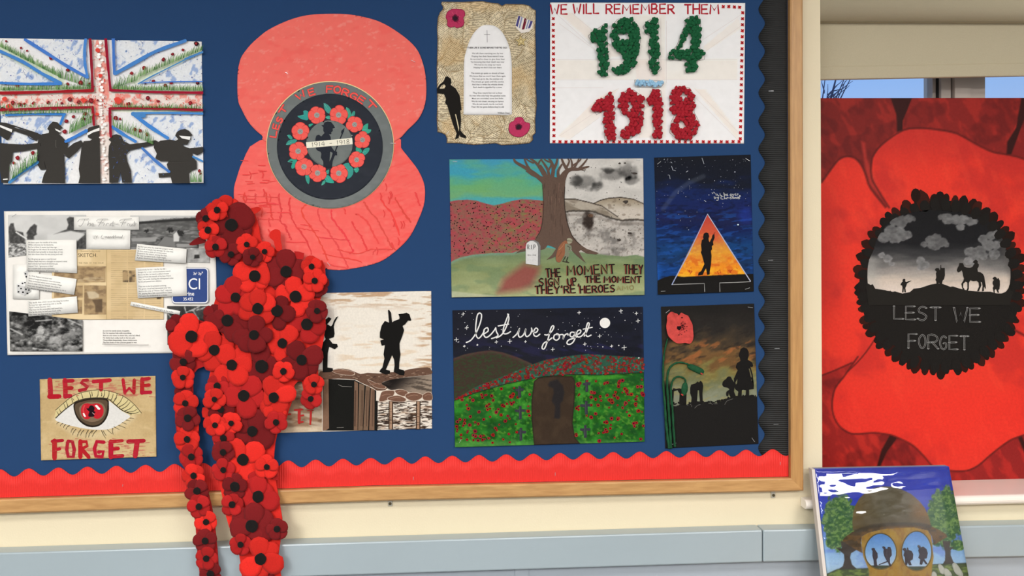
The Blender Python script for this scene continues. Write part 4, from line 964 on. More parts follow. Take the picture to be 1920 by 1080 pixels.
    L = Lay(DP + .0014); L.poly(pts, (224, 206, 150)); L.build('card_edge', t, M_INK)
    disc('grey_ring', 619, 272.2, 118.6, (105, 111, 110), DP + .0020, col2=(122, 128, 126))
    disc('black_disc', 618.5, 275, 99.3, (39, 43, 51), DP + .0026, col2=(50, 54, 62))
    L = Lay(DP + .0028); LG = (58, 150, 134)
    LV = [[(205, 150), (265, 135), (262, 100), (290, 92), (318, 115), (312, 185), (280, 190), (235, 175)], [(470, 20), (510, 35), (548, 80), (545, 115), (515, 122), (480, 85)], [(487, 160), (520, 145), (560, 165), (535, 180), (505, 178)], [(700, 60), (730, 80), (750, 130), (740, 160), (725, 200), (710, 180), (715, 120), (693, 90)],
          [(750, 150), (755, 120), (775, 97), (788, 110), (780, 145)], [(858, 290), (870, 250), (920, 222), (915, 280), (950, 285), (940, 315), (905, 327), (862, 305)], [(797, 520), (800, 450), (825, 460), (855, 495), (850, 520)], [(860, 520), (885, 480), (932, 470), (925, 510), (885, 545)],
          [(667, 640), (720, 622), (735, 650), (768, 680), (765, 740), (735, 775), (705, 785), (715, 740), (705, 690)], [(775, 690), (800, 655), (828, 690), (800, 725)], [(480, 720), (500, 700), (525, 692), (515, 740)], [(490, 755), (520, 750), (565, 800), (570, 828), (500, 820), (480, 800)], [(447, 850), (460, 810), (490, 800), (480, 835)],
          [(283, 735), (310, 730), (328, 780), (317, 840), (290, 800)], [(105, 610), (140, 580), (175, 570), (200, 600), (190, 650), (155, 685), (140, 660), (155, 605)], [(88, 440), (110, 400), (160, 385), (200, 390), (175, 425), (130, 440)], [(100, 345), (130, 340), (155, 375), (130, 385)], [(318, 235), (350, 225), (362, 232), (335, 255), (320, 255)]]
    for q in LV:
        L = Lay(DP + .0028); q = TW(q); L.poly(smooth(q, 2), tuple(v + rnd.uniform(-8, 8) for v in LG))
        cx = sum(a for a, _ in q) / len(q); cy = sum(b for _, b in q) / len(q); L.stroke([q[0], (cx, cy)], .8, (108, 184, 168), w1=.4)
        L.build('leaf', t, M_PAINT)
    FL = [(400, 140, -20, 1), (620, 138, 10, 1), (782, 235, -30, .9), (862, 390, 5, .92), (803, 592, -10, .9), (622, 728, 18, 1), (407, 726, 40, 1), (270, 662, -5, 1), (210, 505, 15, 1), (232, 305, 0, 1)]
    for k, (x, y, a0, sc) in enumerate(FL):
        L = Lay(DP + .0031 + .00003 * k); (cx, cy), = TW([(x, y)]); R_ = 17.2 * sc
        for i in range(5):
            a = math.radians(a0 + 72 * i - 90); u = (math.cos(a), math.sin(a)); v = (-u[1], u[0]); wd = R_ * rnd.uniform(.50, .56); ln_ = R_ * rnd.uniform(.92, 1.06)
            q = [(.10, -.10), (.42, -.80), (.78, -.98), (1.0, -.45), (1.02, .35), (.80, .95), (.42, .82), (.10, .10)]
            L.poly(smooth([(cx + u[0] * p * ln_ + v[0] * w_ * wd, cy + u[1] * p * ln_ + v[1] * w_ * wd) for p, w_ in q], 3), (178, 48, 50))
            L.poly(smooth([(cx + u[0] * p * ln_ * .96 + v[0] * w_ * wd * .92, cy + u[1] * p * ln_ * .96 + v[1] * w_ * wd * .92) for p, w_ in q], 3), (238 + rnd.uniform(-8, 6), 92, 84))
        L.ell(cx, cy, 5.2 * sc, None, (150, 152, 148), n=14); L.stroke([(cx - 3, cy + 2), (cx, cy - .5), (cx + 2.5, cy + 2.5)], .6, (84, 86, 84)); L.stroke([(cx - 3, cy - 2), (cx + 3.5, cy - 1)], .5, (96, 98, 96))
        L.build('wreath_flower', t, M_PAINT)
    disc('grey_disc', 617.8, 269.4, 43.7, (104, 110, 108), DP + .0040, col2=(120, 126, 122))
    L = Lay(DP + .0042)
    L.poly(TW([(445, 243), (468, 238), (475, 215), (510, 204), (545, 210), (570, 240), (585, 268), (560, 275), (562, 300), (545, 315), (548, 330), (532, 335), (522, 330), (540, 360), (547, 460), (575, 500), (603, 510), (606, 545), (586, 545), (578, 560), (560, 610), (555, 655), (552, 667), (466, 667), (465, 610), (440, 570), (445, 530), (437, 512), (400, 495), (388, 470), (385, 380), (395, 347), (420, 338), (445, 355), (478, 320), (465, 300), (466, 262)]), (39, 43, 51), 0)
    L.poly(TW([(536, 510), (560, 522), (545, 575), (528, 610), (532, 560)]), (112, 118, 114))
    L.stroke(TW([(545, 620), (600, 470), (660, 320)]), 2.3, (39, 43, 51)); L.poly(TW([(680, 268), (675, 308), (655, 330), (645, 322), (648, 298)]), (39, 43, 51))
    L.poly(TW([(568, 500), (605, 512), (603, 548), (575, 545)]), (39, 43, 51))
    L.build('soldier_silhouette', t, M_PAINT)
    L = Lay(DP + .0046); L.poly(TW([(290, 414), (758, 370), (763, 434), (296, 474)]), (228, 224, 206))
    o_ = L.build('date_strip', t, M_INK); L = Lay(DP + .0048); a, b = TW([(352, 460), (735, 428)]); caps(L, '1914 - 1918', a[0], a[1], b[0], b[1], 8.0, .8, (84, 80, 72), gap=.35, sm=1)
    L.build('hand_written_dates', t, M_INK)
    Cx, Cy = (938, 891)
    for ch, x, y, w_, h_ in (('L', 210, 745, 12, 16), ('E', 243, 652, 9, 16), ('S', 288, 568, 9, 15), ('T', 335, 438, 16, 14), ('W', 560, 252, 16, 17), ('E', 700, 208, 11, 17), ('F', 935, 172, 12, 17), ('O', 1030, 178, 12, 18), ('R', 1137, 215, 12, 17), ('G', 1240, 262, 12, 17), ('E', 1342, 310, 12, 17), ('T', 1465, 378, 18, 15)):
        (px, py), = TR_([(x, y)]); th = math.atan2(py - 272, px - 619) + math.pi / 2 + (-.05 if x < 700 else 0.03); c_, s_ = math.cos(th), math.sin(th)
        L = Lay(DP + .0023); h_ *= .84; px, py = 619 + (px - 619) * .985, 272 + (py - 272) * .985
        for wd, cl in ((4.1, (128, 44, 44)), (3.0, (236, 88, 82))):
            for st in GL[ch]:
                if ch in 'SGOR' and len(st) > 3: st = smooth(st, 2, False)
                L.stroke([(px + (a - .5) * w_ * c_ - (b - .5) * h_ * s_ * .82, py + (a - .5) * w_ * s_ + (b - .5) * h_ * c_ * .82) for a, b in st], wd, cl)
        L.build('letter', t, M_INK)
    staples(t, [(774.5, 114.5, -25, 8), (537.5, 137, -35, 6), (657, 253, -15, 8), (737, 268.5, -2, 9), (616, 495, -45, 8)], DP + .0024)
card_poppy()

# ================================================================== trench painting with walking soldiers
def trench_painting():
    KL(680)
    s_ = 3.857; T = Z(520, 540, s_)
    t = thing('trench_painting', P(700, 805, DP), 'cream and brown painting of soldiers walking above a timber trench, half hidden by poppies', 'painting')
    def fn(X, Y, U, V):
        x, y = (X - 520) * s_, (Y - 540) * s_
        c = np.tile([234., 227., 214.], (len(X), 1))
        st = fbm(X, Y, 34, 4.5, 4, 101); e_ = ss(170, 60, np.minimum(1130 - x, y - 10)) ; e2 = ss(.48, .62, st)
        c = mixc(c, e2 * e_ * .85, (186, 150, 116)); c = mixc(c, ss(.55, .7, fbm(X, Y, 40, 6, 3, 111)) * .45 * ss(200, 420, y) * ss(400, 500, x), (214, 184, 148))
        c = mixc(c, ss(400, 370, x) * .35, (226, 224, 220)); c = mixc(c, ss(3, 1, np.abs(x - 406)) * .5, (206, 200, 190))
        g = ss(585, 600, y); c = mixc(c, g, (232, 222, 208))
        k = pmask(x, y, [(700, 820), (1120, 815), (1120, 1030), (700, 1030)], 6)
        c = mixc(c, k * ss(.5, .62, fbm(X, Y, 14, 1.9, 3, 121)) * .95, (58, 44, 36)); c = mixc(c, k * ss(.55, .75, fbm(X, Y, 20, 3, 3, 131)) * .5, (150, 112, 84))
        k = pmask(x, y, [(745, 690), (830, 655), (960, 645), (1115, 625), (1118, 775), (1030, 770), (940, 750), (880, 732), (820, 738), (790, 722)], 6)
        c = mixc(c, k, (150, 134, 118)); c = mixc(c, k * ss(1050, 800, x + (y - 700) * 1.2) , (30, 26, 24)); c = mixc(c, k * ss(.5, .65, fbm(X, Y, 22, 3, 3, 141, 8)) * .7, (58, 50, 44))
        k = ss(328, 318, x) * g; c = mixc(c, k, (146, 118, 94)); c = mixc(c, k * ss(.5, .7, fbm(X, Y, 24, 6, 3, 151, 10)) * .7, (196, 182, 162)); c = mixc(c, k * ss(.55, .75, fbm(X, Y, 20, 7, 3, 161, -10)) * .6, (92, 66, 50))
        c = mixc(c, k * ss(990, 1015, y) * .7, (224, 206, 178)); return c
    dep = lambda x, y: DP + .0003
    sheet('paper', t, [(512, 551), (808.5, 545.7), (810, 803.5), (516, 812)], 1.25, fn, dep, M_PAINT)
    L = Lay(DP + .0005); BR = (102, 76, 62)
    L.poly(T([(310, 603), (400, 592), (440, 582), (520, 590), (600, 622), (650, 613), (740, 618), (800, 610), (900, 605), (950, 588), (1085, 573), (1112, 592), (1112, 625), (960, 642), (880, 652), (800, 668), (748, 690), (792, 716), (780, 738), (720, 742), (690, 722), (600, 682), (560, 662), (440, 655), (310, 655)]), BR, 2)
    for i in range(60):
        x = rnd.uniform(330, 1090); y = np.interp(x, [330, 600, 750, 1090], [620, 650, 650, 610]) + rnd.uniform(-22, 14); (a, b), = T([(x, y)])
        L.stroke([(a, b), (a + rnd.uniform(3, 8), b + rnd.uniform(-2, 2))], rnd.uniform(.6, 1.8), rnd.choice([(70, 52, 44), (134, 106, 88), (170, 146, 126)]), w1=.4)
    for q in ([(392, 600), (440, 584), (500, 592), (560, 612), (545, 632), (450, 625)], [(650, 660), (720, 690), (785, 712), (770, 732), (700, 715)], [(740, 790), (760, 745), (835, 738), (850, 752), (830, 790), (770, 822), (735, 822)], [(850, 740), (900, 732), (945, 752), (925, 785), (870, 770)], [(800, 790), (870, 775), (930, 800), (920, 822), (850, 822), (800, 808)], [(925, 770), (985, 752), (1050, 770), (1040, 800), (985, 820), (935, 800)], [(1050, 775), (1090, 750), (1118, 765), (1118, 812), (1060, 812)]):
        L.poly(T(q), (206, 186, 168), 3); cx = sum(a for a, _ in q) / len(q); cy = sum(b for _, b in q) / len(q)
        L.poly(T([(cx + (a - cx) * .94, cy + (b - cy) * .88) for a, b in q]), (116, 84, 68), 3); L.stroke(T([(q[0][0] + 15, cy), (cx, cy - 12), (cx + 30, cy - 8)]), 1.6, (142, 108, 90), sm=2)
    L.build('painted_sandbags', t)['kind'] = 'stuff'
    L = Lay(DP + .0009); L.poly(T([(330, 655), (560, 665), (715, 742), (712, 1030), (328, 1032)]), (26, 26, 24)); L.poly(T([(335, 660), (370, 658), (374, 1015), (350, 1030), (328, 1030)]), (128, 98, 78))
    for q in ([(557, 672), (583, 686), (580, 1028), (553, 1028)], [(592, 690), (630, 702), (618, 1028), (584, 1028)], [(640, 704), (670, 714), (656, 1028), (622, 1028)], [(676, 720), (703, 735), (702, 1028), (664, 1028)]):
        L.poly(T(q), (124 + rnd.uniform(-8, 8), 94, 76)); x0 = (q[0][0] + q[1][0]) / 2
        for k in range(4): a = rnd.uniform(-9, 9); L.stroke(T([(x0 + a, 740), (x0 + a - 5, 1000)]), .7, (84, 62, 50))
    for q in ([(720, 820), (718, 1028)], ): L.stroke(T(q), 3, (30, 26, 24))
    for x in (822, 1020):
        L.poly(T([(x - 16, 818), (x + 16, 818), (x + 14, 1022), (x - 18, 1022)]), (52, 38, 30)); L.poly(T([(x - 10, 820), (x + 9, 820), (x + 7, 1020), (x - 11, 1020)]), (164, 132, 108))
    for i in range(150):
        x = rnd.uniform(715, 1100); y = rnd.uniform(828, 1018)
        if abs(x - 822) < 18 or abs(x - 1020) < 18: continue
        L.stroke(T([(x, y), (x + rnd.uniform(15, 45), y + rnd.uniform(-7, 7))]), rnd.uniform(.8, 1.7), rnd.choice([(44, 34, 28), (96, 72, 56), (60, 46, 38)]), w1=.5)
    L.stroke(T([(440, 698), (470, 712), (540, 715)]), .7, (150, 146, 140)); L.stroke(T([(430, 1010), (480, 1008)]), .7, (140, 136, 130))
    L.build('painted_dugout', t)
    BKC = (24, 23, 22)
    L = Lay(DP + .0014); L.poly(T([(800, 160), (808, 158), (822, 178), (830, 248), (845, 238), (882, 225), (884, 212), (876, 188), (910, 185), (935, 178), (955, 190), (969, 233), (962, 237), (945, 235), (925, 262), (906, 274), (917, 305), (905, 345), (884, 400), (885, 440), (891, 480), (882, 540), (880, 585), (915, 595), (921, 612), (915, 632), (885, 628), (842, 607), (848, 560), (845, 520), (830, 485), (815, 520), (785, 590), (815, 598), (814, 618), (785, 626), (738, 607), (745, 590), (760, 575), (775, 510), (768, 480), (778, 412), (755, 417), (744, 380), (770, 372), (741, 360), (742, 320), (755, 270), (778, 238), (808, 250)]), BKC, 0); L.build('soldier_silhouette', t, M_INK, thick=.0003)
    L = Lay(DP + .0014); L.poly(T([(345, 230), (372, 210), (392, 222), (380, 240), (360, 262), (388, 277), (400, 262), (410, 235), (425, 212), (441, 203), (428, 228), (415, 252), (408, 280), (414, 330), (408, 355), (373, 368), (400, 402), (432, 405), (437, 425), (415, 443), (375, 425), (365, 470), (362, 575), (400, 580), (403, 598), (380, 608), (328, 610), (330, 500), (316, 440), (325, 400), (350, 370), (335, 330), (330, 270)]), BKC, holes=[[(380, 300), (388, 310), (381, 326), (374, 315)]] and None); L.build('soldier_silhouette', t, M_INK, thick=.0003)
    L = Lay(DP + .0012); R_ = (176, 46, 44)
    for q, w_ in (([(158, 882), (158, 975)], 5), ([(125, 882), (180, 878)], 3.2), ([(158, 925), (190, 920)], 3), ([(158, 972), (185, 968)], 3.4), ([(243, 890), (241, 945), (238, 985)], 3.5), ([(215, 888), (262, 885)], 1.6), ([(72, 915), (95, 912)], 3), ([(20, 882), (20, 975)], 5), ([(20, 880), (60, 878)], 3)):
        L.stroke(T(q), w_, R_, wob=.3)
    L.build('lettering', t)
trench_painting()

# ================================================================== poem on aged newsprint
def aged_poem():
    KL(130)
    s_ = 3.857; T = Z(800, 0, s_)
    t = thing('aged_poem_sheet', P(912, 270, DP), 'torn tea stained newsprint sheet with a white arch shaped poem and a black saluting soldier', 'poem')
    ol = T([(110, 12), (250, 14), (400, 8), (470, 20), (520, 25), (545, 42), (570, 28), (700, 30), (745, 42), (765, 62), (790, 75), (786, 250), (791, 400), (788, 600), (796, 760), (785, 870), (788, 960), (765, 985), (770, 1010), (745, 1035), (650, 1045), (540, 1050), (500, 1036), (420, 1042), (340, 1048), (220, 1035), (145, 1035), (146, 1000), (135, 975), (110, 962), (78, 955), (72, 860), (76, 760), (72, 500), (78, 300), (74, 200), (80, 130), (95, 90), (115, 68), (118, 50), (104, 28)])
    sd = [(rnd.uniform(815, 1008), rnd.uniform(0, 275), rnd.uniform(-80, 80), rnd.uniform(-16, 14), rnd.random()) for _ in range(62)]
    def fn(X, Y):
        best = np.full(X.shape, 1e9); sec = best.copy(); ang = np.zeros(X.shape); tone = np.zeros(X.shape)
        wx = X + 10 * (fbm(X, Y, 20, 20, 2, 4) - .5); wy = Y + 10 * (fbm(X, Y, 20, 20, 2, 14) - .5)
        for a, b, g_, tn, _ in sd:
            d_ = np.hypot(wx - a, wy - b); k = d_ < best; sec = np.where(k, best, np.minimum(sec, d_)); best = np.where(k, d_, best); ang = np.where(k, math.radians(g_ if abs(g_) > 25 else g_ * .3), ang); tone = np.where(k, tn, tone)
        c = np.tile([203., 190., 160.], (len(X), 1)) + tone[:, None]
        v = -X * np.sin(ang) + Y * np.cos(ang); u = X * np.cos(ang) + Y * np.sin(ang)
        ln_ = ss(.1, .5, np.sin(v * 2 * np.pi / 3.1)) * ss(.22, .34, vnoise(u / 1.8, np.floor(v / 3.1) * 7.0, 3))
        c = mixc(c, ln_ * .9, (98, 86, 66)); c = mixc(c, ss(1.6, .3, sec - best) * .6, (130, 106, 72))
        c = mixc(c, ss(.5, .72, fbm(X, Y, 40, 50, 3, 44)) * .35, (196, 158, 104)); c = mixc(c, ss(.55, .75, fbm(X, Y, 22, 30, 3, 54)) * .35, (222, 210, 182))
        e_ = dseg(X, Y, ol, True); c = mixc(c, ss(3.5, .3, e_ + 2.2 * (fbm(X, Y, 6, 6, 2, 3) - .5)) * .75, (84, 66, 46)); return c
    cutout('newsprint_sheet', t, ol, 1.15, fn, DP, M_PAPER, thick=.0009)
    arch = smooth(T([(268, 640), (270, 450), (285, 370), (312, 290), (348, 230), (392, 190), (440, 179), (498, 190), (540, 225), (575, 280), (600, 350), (615, 450), (616, 640)]), 3, False) + T([(617, 832), (266, 830)])
    cutout('poem_arch', t, arch, 6, lambda X, Y: np.tile([233., 230., 228.], (len(X), 1)), DP + .0011, M_PAPER, thick=.0006)
    L = Lay(DP + .0013); K_ = (96, 94, 96)
    L.stroke(T([(436, 218), (438, 306)]), .8, (120, 116, 120)); L.stroke(T([(415, 250), (459, 250)]), .8, (120, 116, 120))
    def ct(s2, y, h=11.5, x=440, al='c', wm=None, b=.012, c_=K_): (a, bb), = T([(x, y)]); typed(L, s2, a, bb, h / s_, c_, 0, wm / s_ if wm else None, al, bold=b)
    ct("THEIR LIFE IS GONE BEFORE THEY’RE OLD", 351, 12, x=438, wm=286, b=.03, c_=(70, 68, 70))
    for y, s2 in zip([391, 412, 433, 453, 473, 493, 534, 555, 576, 596, 616, 636, 677, 697, 717, 738, 758, 778],
                     ['We left them marching two by two', 'Praying that their faces weren’t true', 'As we tried to cheer to give them hear', 'Yet knowing that their death was near', 'We had to cry away our tears', 'Hoping we don’t lose our dears', 'The towns go quiet no shouts of men', 'We know that we won’t hear them again',
                      'The men go to die, the women cry', 'The streets go quiet until the sunrise', 'And that is when the whistle blows', 'Each death is signalled by a crow', 'They then return but not as boys', 'As men who only hear the gunshot noise', 'Most are wounded, some lost limbs', 'We do not cheer, we sing no hymns', 'We do not touch, we do not hold', 'Their life has gone before they’re old']):
        ct(s2, y, 11)
    ct('William Dean', 822, 11, x=600, al='r')
    L.build('typed_poem', t, M_INK)
    def pop(q, c_, z):
        L = Lay(DP + z); q = smooth(T(q), 3); L.poly(q, (136, 34, 66)); cx, cy = T([c_])[0]; L.poly([(cx + (a - cx) * .94, cy + (b - cy) * .94) for a, b in q], (172, 52, 88))
        for k in range(26):
            a = rnd.uniform(0, 6.28); r0 = rnd.uniform(6, 9); L.stroke([(cx + math.cos(a) * r0, cy + math.sin(a) * r0), (cx + math.cos(a) * (r0 + 6), cy + math.sin(a) * (r0 + 6))], rnd.uniform(.8, 2.4), rnd.choice([(186, 70, 102), (150, 40, 74)]), w1=.5)
        L.ell(cx, cy, 6.5, None, (96, 28, 52), n=14, wob=.3); L.ell(cx, cy, 4.4, None, (46, 28, 38), n=12, wob=.3); L.build('paper_poppy', t, M_PAINT, thick=.0003)
    pop([(140, 110), (150, 85), (185, 65), (230, 65), (270, 75), (278, 110), (265, 130), (272, 155), (262, 190), (215, 203), (202, 192), (175, 200), (148, 185), (150, 150), (138, 130)], (207, 132), .0012)
    pop([(592, 930), (600, 890), (630, 872), (645, 850), (690, 848), (712, 882), (745, 890), (745, 930), (725, 965), (680, 992), (630, 985), (600, 960)], (665, 918), .0012)
    L = Lay(DP + .0012)
    rb = [(662, 112), (768, 155), (766, 200), (740, 230), (685, 240), (648, 205), (642, 168)]
    L.poly(T(rb), (214, 208, 200))
    for a, b, c_ in ((0, .14, (70, 66, 118)), (.2, .3, (128, 136, 168)), (.42, .60, (104, 34, 48)), (.68, .78, (128, 136, 168)), (.84, 1.0, (70, 66, 118))):
        tp = lambda s2: (664 + 104 * s2, 112 + 43 * s2); bt = lambda s2: (644 + 104 * s2, 185 + 70 * s2 - max(0, s2 - .45) * 95)
        L.poly(T([tp(a), tp(b), bt(b), bt(a)]), c_)
    L.build('medal_ribbon', t, M_INK)
    L = Lay(DP + .0013); st = []
    for i in range(10): a = math.radians(-96 + 36 * i); r = 46 if i % 2 == 0 else 21; st.append((682 + r * math.cos(a), 298 + r * math.sin(a)))
    L.poly(T(st), (112, 96, 58)); L.poly(T([(682 + (a - 682) * .86, 298 + (b - 298) * .86) for a, b in st]), (190, 172, 122)); (a, b), = T([(682, 300)]); L.ell(a, b, 4, None, (140, 122, 80)); L.ell(a, b, 2.8, None, (204, 188, 140))
    L.build('medal_star', t, M_INK)
    L = Lay(DP + .0013)
    L.poly(T([(122, 590), (133, 560), (150, 551), (175, 570), (179, 598), (172, 612), (210, 640), (238, 690), (248, 760), (252, 795), (243, 800), (240, 782), (246, 830), (249, 870), (243, 940), (262, 965), (285, 985), (282, 1000), (245, 990), (238, 972), (228, 1000), (205, 1006), (217, 965), (190, 900), (160, 800), (150, 765), (133, 742), (140, 715), (125, 680), (76, 675), (74, 642), (100, 605)]), (28, 26, 24), holes=[T([(124, 607), (138, 622), (128, 640), (90, 642), (105, 620)])])
    L.poly(T([(205, 825), (213, 828), (235, 925), (232, 950)]), (196, 184, 152))
    L.build('saluting_soldier_silhouette', t, M_INK, thick=.0003)
    L = Lay(DP + .0012); ct('If sheltered learning is allowed to', 1004, 10, x=500, wm=190, c_=(120, 104, 78)); ct('How shall I do it with a wooden frame', 1026, 10, x=500, wm=200, c_=(120, 104, 78)); L.build('printed_line', t, M_INK)
    staples(t, [(842.5, 17, 50, 9), (987, 37, 60, 7), (839, 249, 50, 6)], DP + .0012)
aged_poem()

# ================================================================== 1914 - 1918 sheet with crumpled tissue numerals
def crumple(name, material, r, seed):
    bm = bmesh.new(); bmesh.ops.create_icosphere(bm, subdivisions=1, radius=1.0); q = random.Random(seed)
    for v in bm.verts:
        k = q.uniform(.62, 1.12); v.co = Vector((v.co.x * k, v.co.y * k * .72, v.co.z * k)) * r
    me = bpy.data.meshes.new(name); bm.to_mesh(me); bm.free(); me.materials.append(material); return me
def numerals():
    KL(140)
    s_ = 3.857; T = Z(1020, 0, s_)
    t = thing('centenary_sheet', P(1214, 268, DP), 'white sheet with green and red tissue paper numerals inside a border of tiny red poppies', 'poster')
    cn = T([(45, 18), (1455, 22), (1446, 1038), (42, 1036)])
    def fn(X, Y, U, V):
        c = np.tile([237., 229., 224.], (len(X), 1)); x, y = (X - 1020) * s_, Y * s_
        for q, k_ in (([(100, 90), (200, 90), (570, 400), (470, 420)], 1), ([(1400, 130), (1440, 200), (1170, 370), (1150, 340)], 1), ([(100, 985), (180, 1010), (400, 850), (540, 640), (400, 700)], 1), ([(1085, 640), (1170, 650), (1410, 960), (1400, 1010)], 1), ([(640, 110), (880, 110), (880, 1000), (690, 1000)], .8), ([(85, 430), (1400, 430), (1400, 575), (85, 575)], .8)):
            c = mixc(c, pmask(x, y, q, 6) * .5 * k_, (236, 202, 192))
        c = mixc(c, ss(.5, .8, fbm(X, Y, 90, 60, 3, 5)) * .3, (226, 226, 228)); return c
    sheet('paper', t, cn, 3, fn, DP, M_PAPER)
    L = Lay(DP + .0002, step=3e-6); pc = (206, 196, 192)
    for q in ([(85, 95), (385, 370)], [(200, 95), (570, 400)], [(110, 170), (380, 370)], [(490, 425), (570, 425)], [(85, 430), (1395, 430)], [(85, 578), (1400, 575)], [(85, 635), (430, 635)], [(640, 60), (640, 130)], [(885, 150), (885, 600)], [(1450, 90), (1130, 300)], [(1420, 190), (1170, 370)], [(1090, 640), (1410, 960)], [(1090, 700), (1400, 1010)], [(110, 985), (450, 760)], [(180, 1010), (400, 850)], [(540, 640), (430, 700)], [(690, 640), (690, 1000)], [(845, 130), (845, 520)]):
        L.stroke(T(q), .5, pc)
    L.build('pencil_lines', t, M_INK)
    L = Lay(DP + .0003, step=3e-6); R_ = (168, 34, 48); q = random.Random(5)
    for w_, x0, x1, yb, h in (('WE', 48, 172, 102, 66), ('WILL', 212, 402, 98, 66), ('REMEMBER', 450, 945, 98, 66), ('THEM', 1018, 1268, 99, 66)):
        (a, b), (c_, d_) = T([(x0, yb), (x1, yb - 1)]); caps(None, w_, a, b, c_, d_, h / s_, 2.9, R_, gap=.24, jit=.08, slant=.0, rnd=q, each=(DP + .0003, t, ((0, 0, 3.1, R_),)))
    L = Lay(DP + .0003, step=3e-6)
    pts = [(67 + i * .25, 135 + 42.3 * i) for i in range(21)] + [(1437 - i * .8, 92 + 43.4 * i) for i in range(22)] + [(72 + 43.2 * i, 1024 + (i % 3)) for i in range(32)] + [(1297, 48), (1337, 47), (1377, 50), (1415, 52)]
    for x, y in pts:
        (a, b), = T([(x, y)]); r0 = rnd.uniform(0, .5)
        for k in range(4): an = math.pi / 4 + k * math.pi / 2 + r0 * .3; L.ell(a + 2.0 * math.cos(an), b + 2.0 * math.sin(an), 1.75, 1.5, (186 + rnd.uniform(-16, 12), 40, 44), n=7, a=an, wob=.3)
        L.ell(a, b, 1.2, None, (74, 22, 22), n=6)
    L.build('poppy_border', t)['kind'] = 'stuff'
    DG = {'g1': ([(318, 260), (440, 170), (458, 185), (462, 545), (440, 555), (392, 530), (385, 300), (352, 312)], None), 'g9': ([(480, 250), (490, 190), (530, 140), (580, 130), (640, 140), (680, 185), (698, 260), (692, 350), (665, 430), (660, 480), (620, 510), (550, 540), (505, 530), (500, 500), (545, 480), (580, 440), (570, 395), (520, 360), (490, 310)], [(545, 265), (560, 250), (600, 238), (608, 268), (590, 288), (560, 292)]),
          'g1b': ([(715, 195), (750, 150), (815, 132), (828, 160), (822, 300), (835, 340), (828, 450), (850, 500), (800, 535), (765, 510), (758, 340), (770, 260), (740, 248)], None), 'g4': ([(1035, 130), (1120, 112), (1132, 150), (1132, 280), (1125, 350), (1165, 370), (1160, 430), (1110, 442), (1105, 520), (1025, 520), (1018, 442), (895, 432), (900, 400), (960, 330), (1000, 230)], [(1000, 362), (1045, 255), (1062, 270), (1060, 350)]),
          'r1': ([(345, 780), (370, 740), (430, 710), (480, 670), (497, 690), (515, 790), (505, 830), (515, 1000), (440, 1008), (432, 900), (438, 800), (380, 830)], None), 'r9': ([(540, 720), (560, 680), (610, 648), (650, 650), (725, 710), (722, 800), (715, 900), (690, 950), (630, 1000), (565, 1010), (560, 940), (600, 920), (630, 870), (610, 840), (560, 820), (540, 780)], [(612, 755), (625, 738), (640, 765), (625, 790)]),
          'r1b': ([(745, 720), (790, 645), (845, 655), (858, 800), (850, 860), (852, 1000), (790, 1002), (788, 770), (760, 755)], None), 'r8': ([(908, 720), (920, 660), (970, 622), (1050, 635), (1090, 690), (1092, 760), (1085, 810), (1122, 880), (1110, 960), (1060, 1012), (960, 1008), (908, 960), (920, 880), (945, 830), (912, 790)], [(992, 715), (1006, 682), (1016, 700), (1002, 745)]),
          'b-': ([(655, 578), (690, 580), (848, 585), (866, 605), (845, 632), (660, 630)], None)}
    MG = mat('green_tissue', (26, 88, 54), rough=.85, nscale=200, namt=.25, spec=.15); MRr = mat('red_tissue', (158, 32, 44), rough=.85, nscale=200, namt=.22, spec=.15); MB_ = mat('pale_blue_tissue', (142, 184, 212), rough=.85, nscale=200, namt=.15, spec=.15)
    pools = {c_: [crumple('tissue_ball', m_, .0063, i) for i in range(4)] for c_, m_ in (('g', MG), ('r', MRr), ('b', MB_))}
    for key, (po, ho) in DG.items():
        po2 = T(po); ho2 = T(ho) if ho else None
        if key == 'r8': ho3 = T([(982, 900), (1000, 872), (1018, 900), (1012, 938), (990, 935)])
        L = Lay(DP + .0004); L.poly(po2, (222, 216, 212), holes=[h for h in (ho2,) if h]); L.stroke(po2 + [po2[0]], .8, (120, 118, 116))
        dg = L.build('dash' if key == 'b-' else 'numeral', t, M_INK)
        xs = [a for a, _ in po2]; ys = [b for _, b in po2]; sp = 6.6 if key[0] != 'b' else 5.6; placed = []; row = 0; y = min(ys) + 3
        while y < max(ys):
            x = min(xs) + (row % 2) * sp / 2
            while x < max(xs) + 2:
                a, b = x + rnd.uniform(-1.4, 1.4), y + rnd.uniform(-1.4, 1.4); A, B = np.array([a]), np.array([b])
                ok = inside(A, B, po2)[0] and dseg(A, B, po2, True)[0] > 1.0
                if ok and ho2 is not None and (inside(A, B, ho2)[0] or dseg(A, B, ho2, True)[0] < 2.2): ok = False
                if ok and key == 'r8' and (inside(A, B, ho3)[0] or dseg(A, B, ho3, True)[0] < 2.2): ok = False
                if ok:
                    o = bpy.data.objects.new('tissue_ball', pools[key[0]][rnd.randrange(4)]); COL.objects.link(o); o.parent = dg
                    k = rnd.uniform(.85, 1.15) * (.8 if key[0] == 'b' else 1); o.scale = (k, k, k); o.rotation_euler = (rnd.uniform(-.4, .4), rnd.uniform(0, 6.28), rnd.uniform(-.4, .4)); o.location = P(a, b, DP + .0060) - origin_of(dg)
                x += sp
            y += sp * .88; row += 1
numerals()
